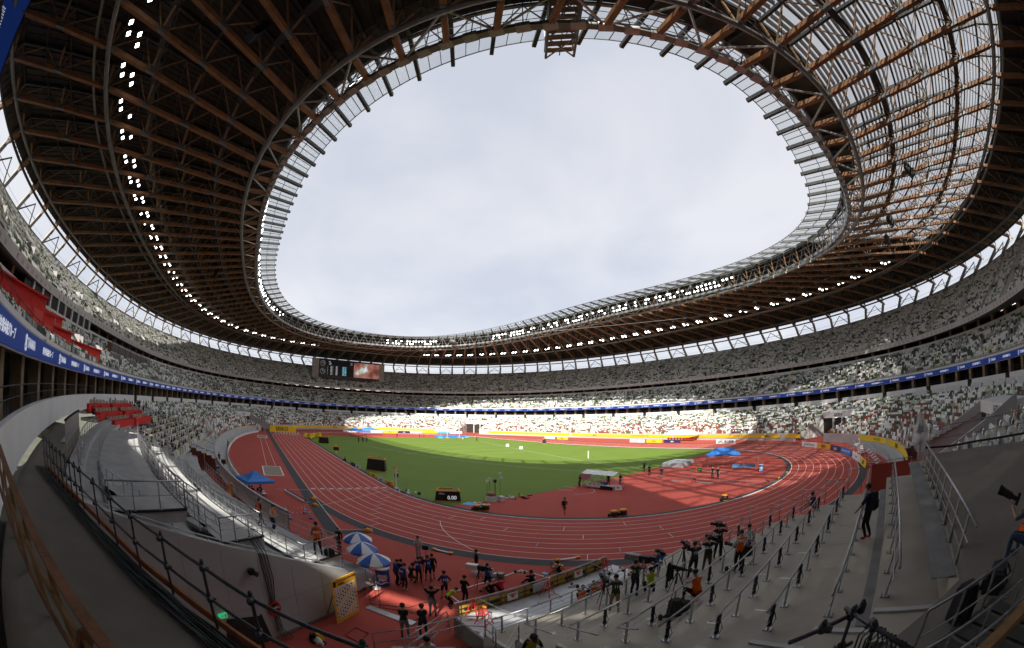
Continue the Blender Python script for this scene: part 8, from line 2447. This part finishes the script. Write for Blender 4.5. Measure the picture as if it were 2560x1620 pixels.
# sheets hung over the back rows
def hung(label, a0, a1, l, z0, z1, group, n=5):
    t = thing('hung_sheet', label, 'sheet', (0, 0, 0), 0, group)
    c0 = sup(l, math.radians((a0 + a1) / 2)); t.location = (c0.x, c0.y, z0)
    o = Vector((c0.x, c0.y, z0))
    m = MB()
    A, B = [], []
    for i in range(17):
        p = math.radians(a0 + (a1 - a0) * i / 16)
        w_ = 0.10 * math.sin(i * 1.9)
        A.append(P3(off(l, -0.35 + w_), p, z0 + 0.08 * math.sin(i * 2.7)) - o); B.append(P3(l, p, z1 + 0.04 * math.sin(i * 1.2)) - o)
    m.strip(A, B); m.build('sheet', 'cloth_sheet', t, smooth=True)
for i in range(8):
    a0 = 52 + 6.0 * i
    hung('pale sheet hung along the back rows of the middle tier, %s from the right' % ('first', 'second', 'third', 'fourth', 'fifth', 'sixth', 'seventh', 'eighth')[i], a0, a0 + 5.3, off(T2B, -1.2), 16.9, 18.7, 'sheets on the back rows of the middle tier')
for i, (a0, a1) in enumerate(((34.5, 31), (29.5, 26.5), (26.2, 22.8), (20, 17), (16.6, 13.5), (12.8, 10), (9.5, 6.5), (6, 2.5))):
    hung('grey white sheet hung over the top rows of the right stand, %s from the left' % ('first', 'second', 'third', 'fourth', 'fifth', 'sixth', 'seventh', 'eighth')[i], a0, a1, off(T1B, -1.9), 6.5, 8.3, 'sheets over the top rows on the right')
# wrapped camera at the far corner of the upper floor
t = thing('wrapped_camera', 'remote camera wrapped in clear film on the corner of the guard rail', 'camera', (95.1, -33.9, 7.3)); m = MB(); m.lathe([(0.25, 0), (0.42, 0.5), (0.5, 0.9), (0.3, 1.3), (0.15, 1.7), (0, 1.75)], n=9); m.v = [(x * (1 + 0.2 * math.sin(4 * z + 5 * y)), y, z) for x, y, z in m.v]; m.build('film', 'clear_film', t); m = MB(); m.box((0, 0, 1.0), (0.3, 0.5, 0.3)); m.tube([(0, 0, 0), (0, 0, 0.9)], 0.05, 6); m.build('camera_body', 'black', t)
m = MB(); m.tube([(95.3, -34.55, 7.5), (96.8, -34.5, 7.4), (98.4, -34.8, 7.45), (101.4, -36.1, 7.5), (106, -38, 7.6)], 0.05, 6); tag(m.build('barrier_rope', 'black'), 'dark rope barrier along the edge of the upper floor at right', 'rope')
t = rail_line('edge_rail', 'pale handrail behind the dark rope at the right, running up to the third gate', [(95.6, -34.2, 7.2), (97.6, -33.9, 7.2), (101.5, -34.5, 7.2), (106, -36, 7.4)], 1.1, 6, None, mids=(0.5,))
# fence hoarding closing the gap between the terrace and the south stand
m = MB()
t = thing('mesh_hoarding', 'red cloth hoarding in a steel frame beyond the end of the upper rows', 'fence', (93.6, -30.5, 4.6), 0.1)
m.box((0, 0, 0.9), (2.6, 0.05, 1.7)); m.build('cloth', 'track_red', t); m = MB(); m.tube([(-1.35, 0, 0), (-1.35, 0, 1.9), (1.35, 0, 1.9), (1.35, 0, 0)], 0.03, 6); m.tube([(-1.35, 0, 0.05), (1.35, 0, 0.05)], 0.03, 6); m.build('frame', 'galvanised', t)
# joined pieces that are too many or too small to pick apart
for o in sc.objects:
    if o.parent and o.type == 'MESH' and o.name.split('.')[0] in ('web_member', 'steel_joint', 'purlin', 'cross_brace', 'timber_strut', 'rim_lattice', 'ring_brace', 'girder_plate', 'catwalk', 'mullion', 'panel_joint', 'pixel', 'logo_tile', 'lens_hood', 'clock_face', 'front_rail', 'concourse_rail', 'screen_board', 'seam'):
        o['kind'] = 'stuff'
for o in sc.objects:
    if 'label' in o.keys() and len(o['label'].split()) > 16:
        o['label'] = ' '.join(o['label'].split()[:16])
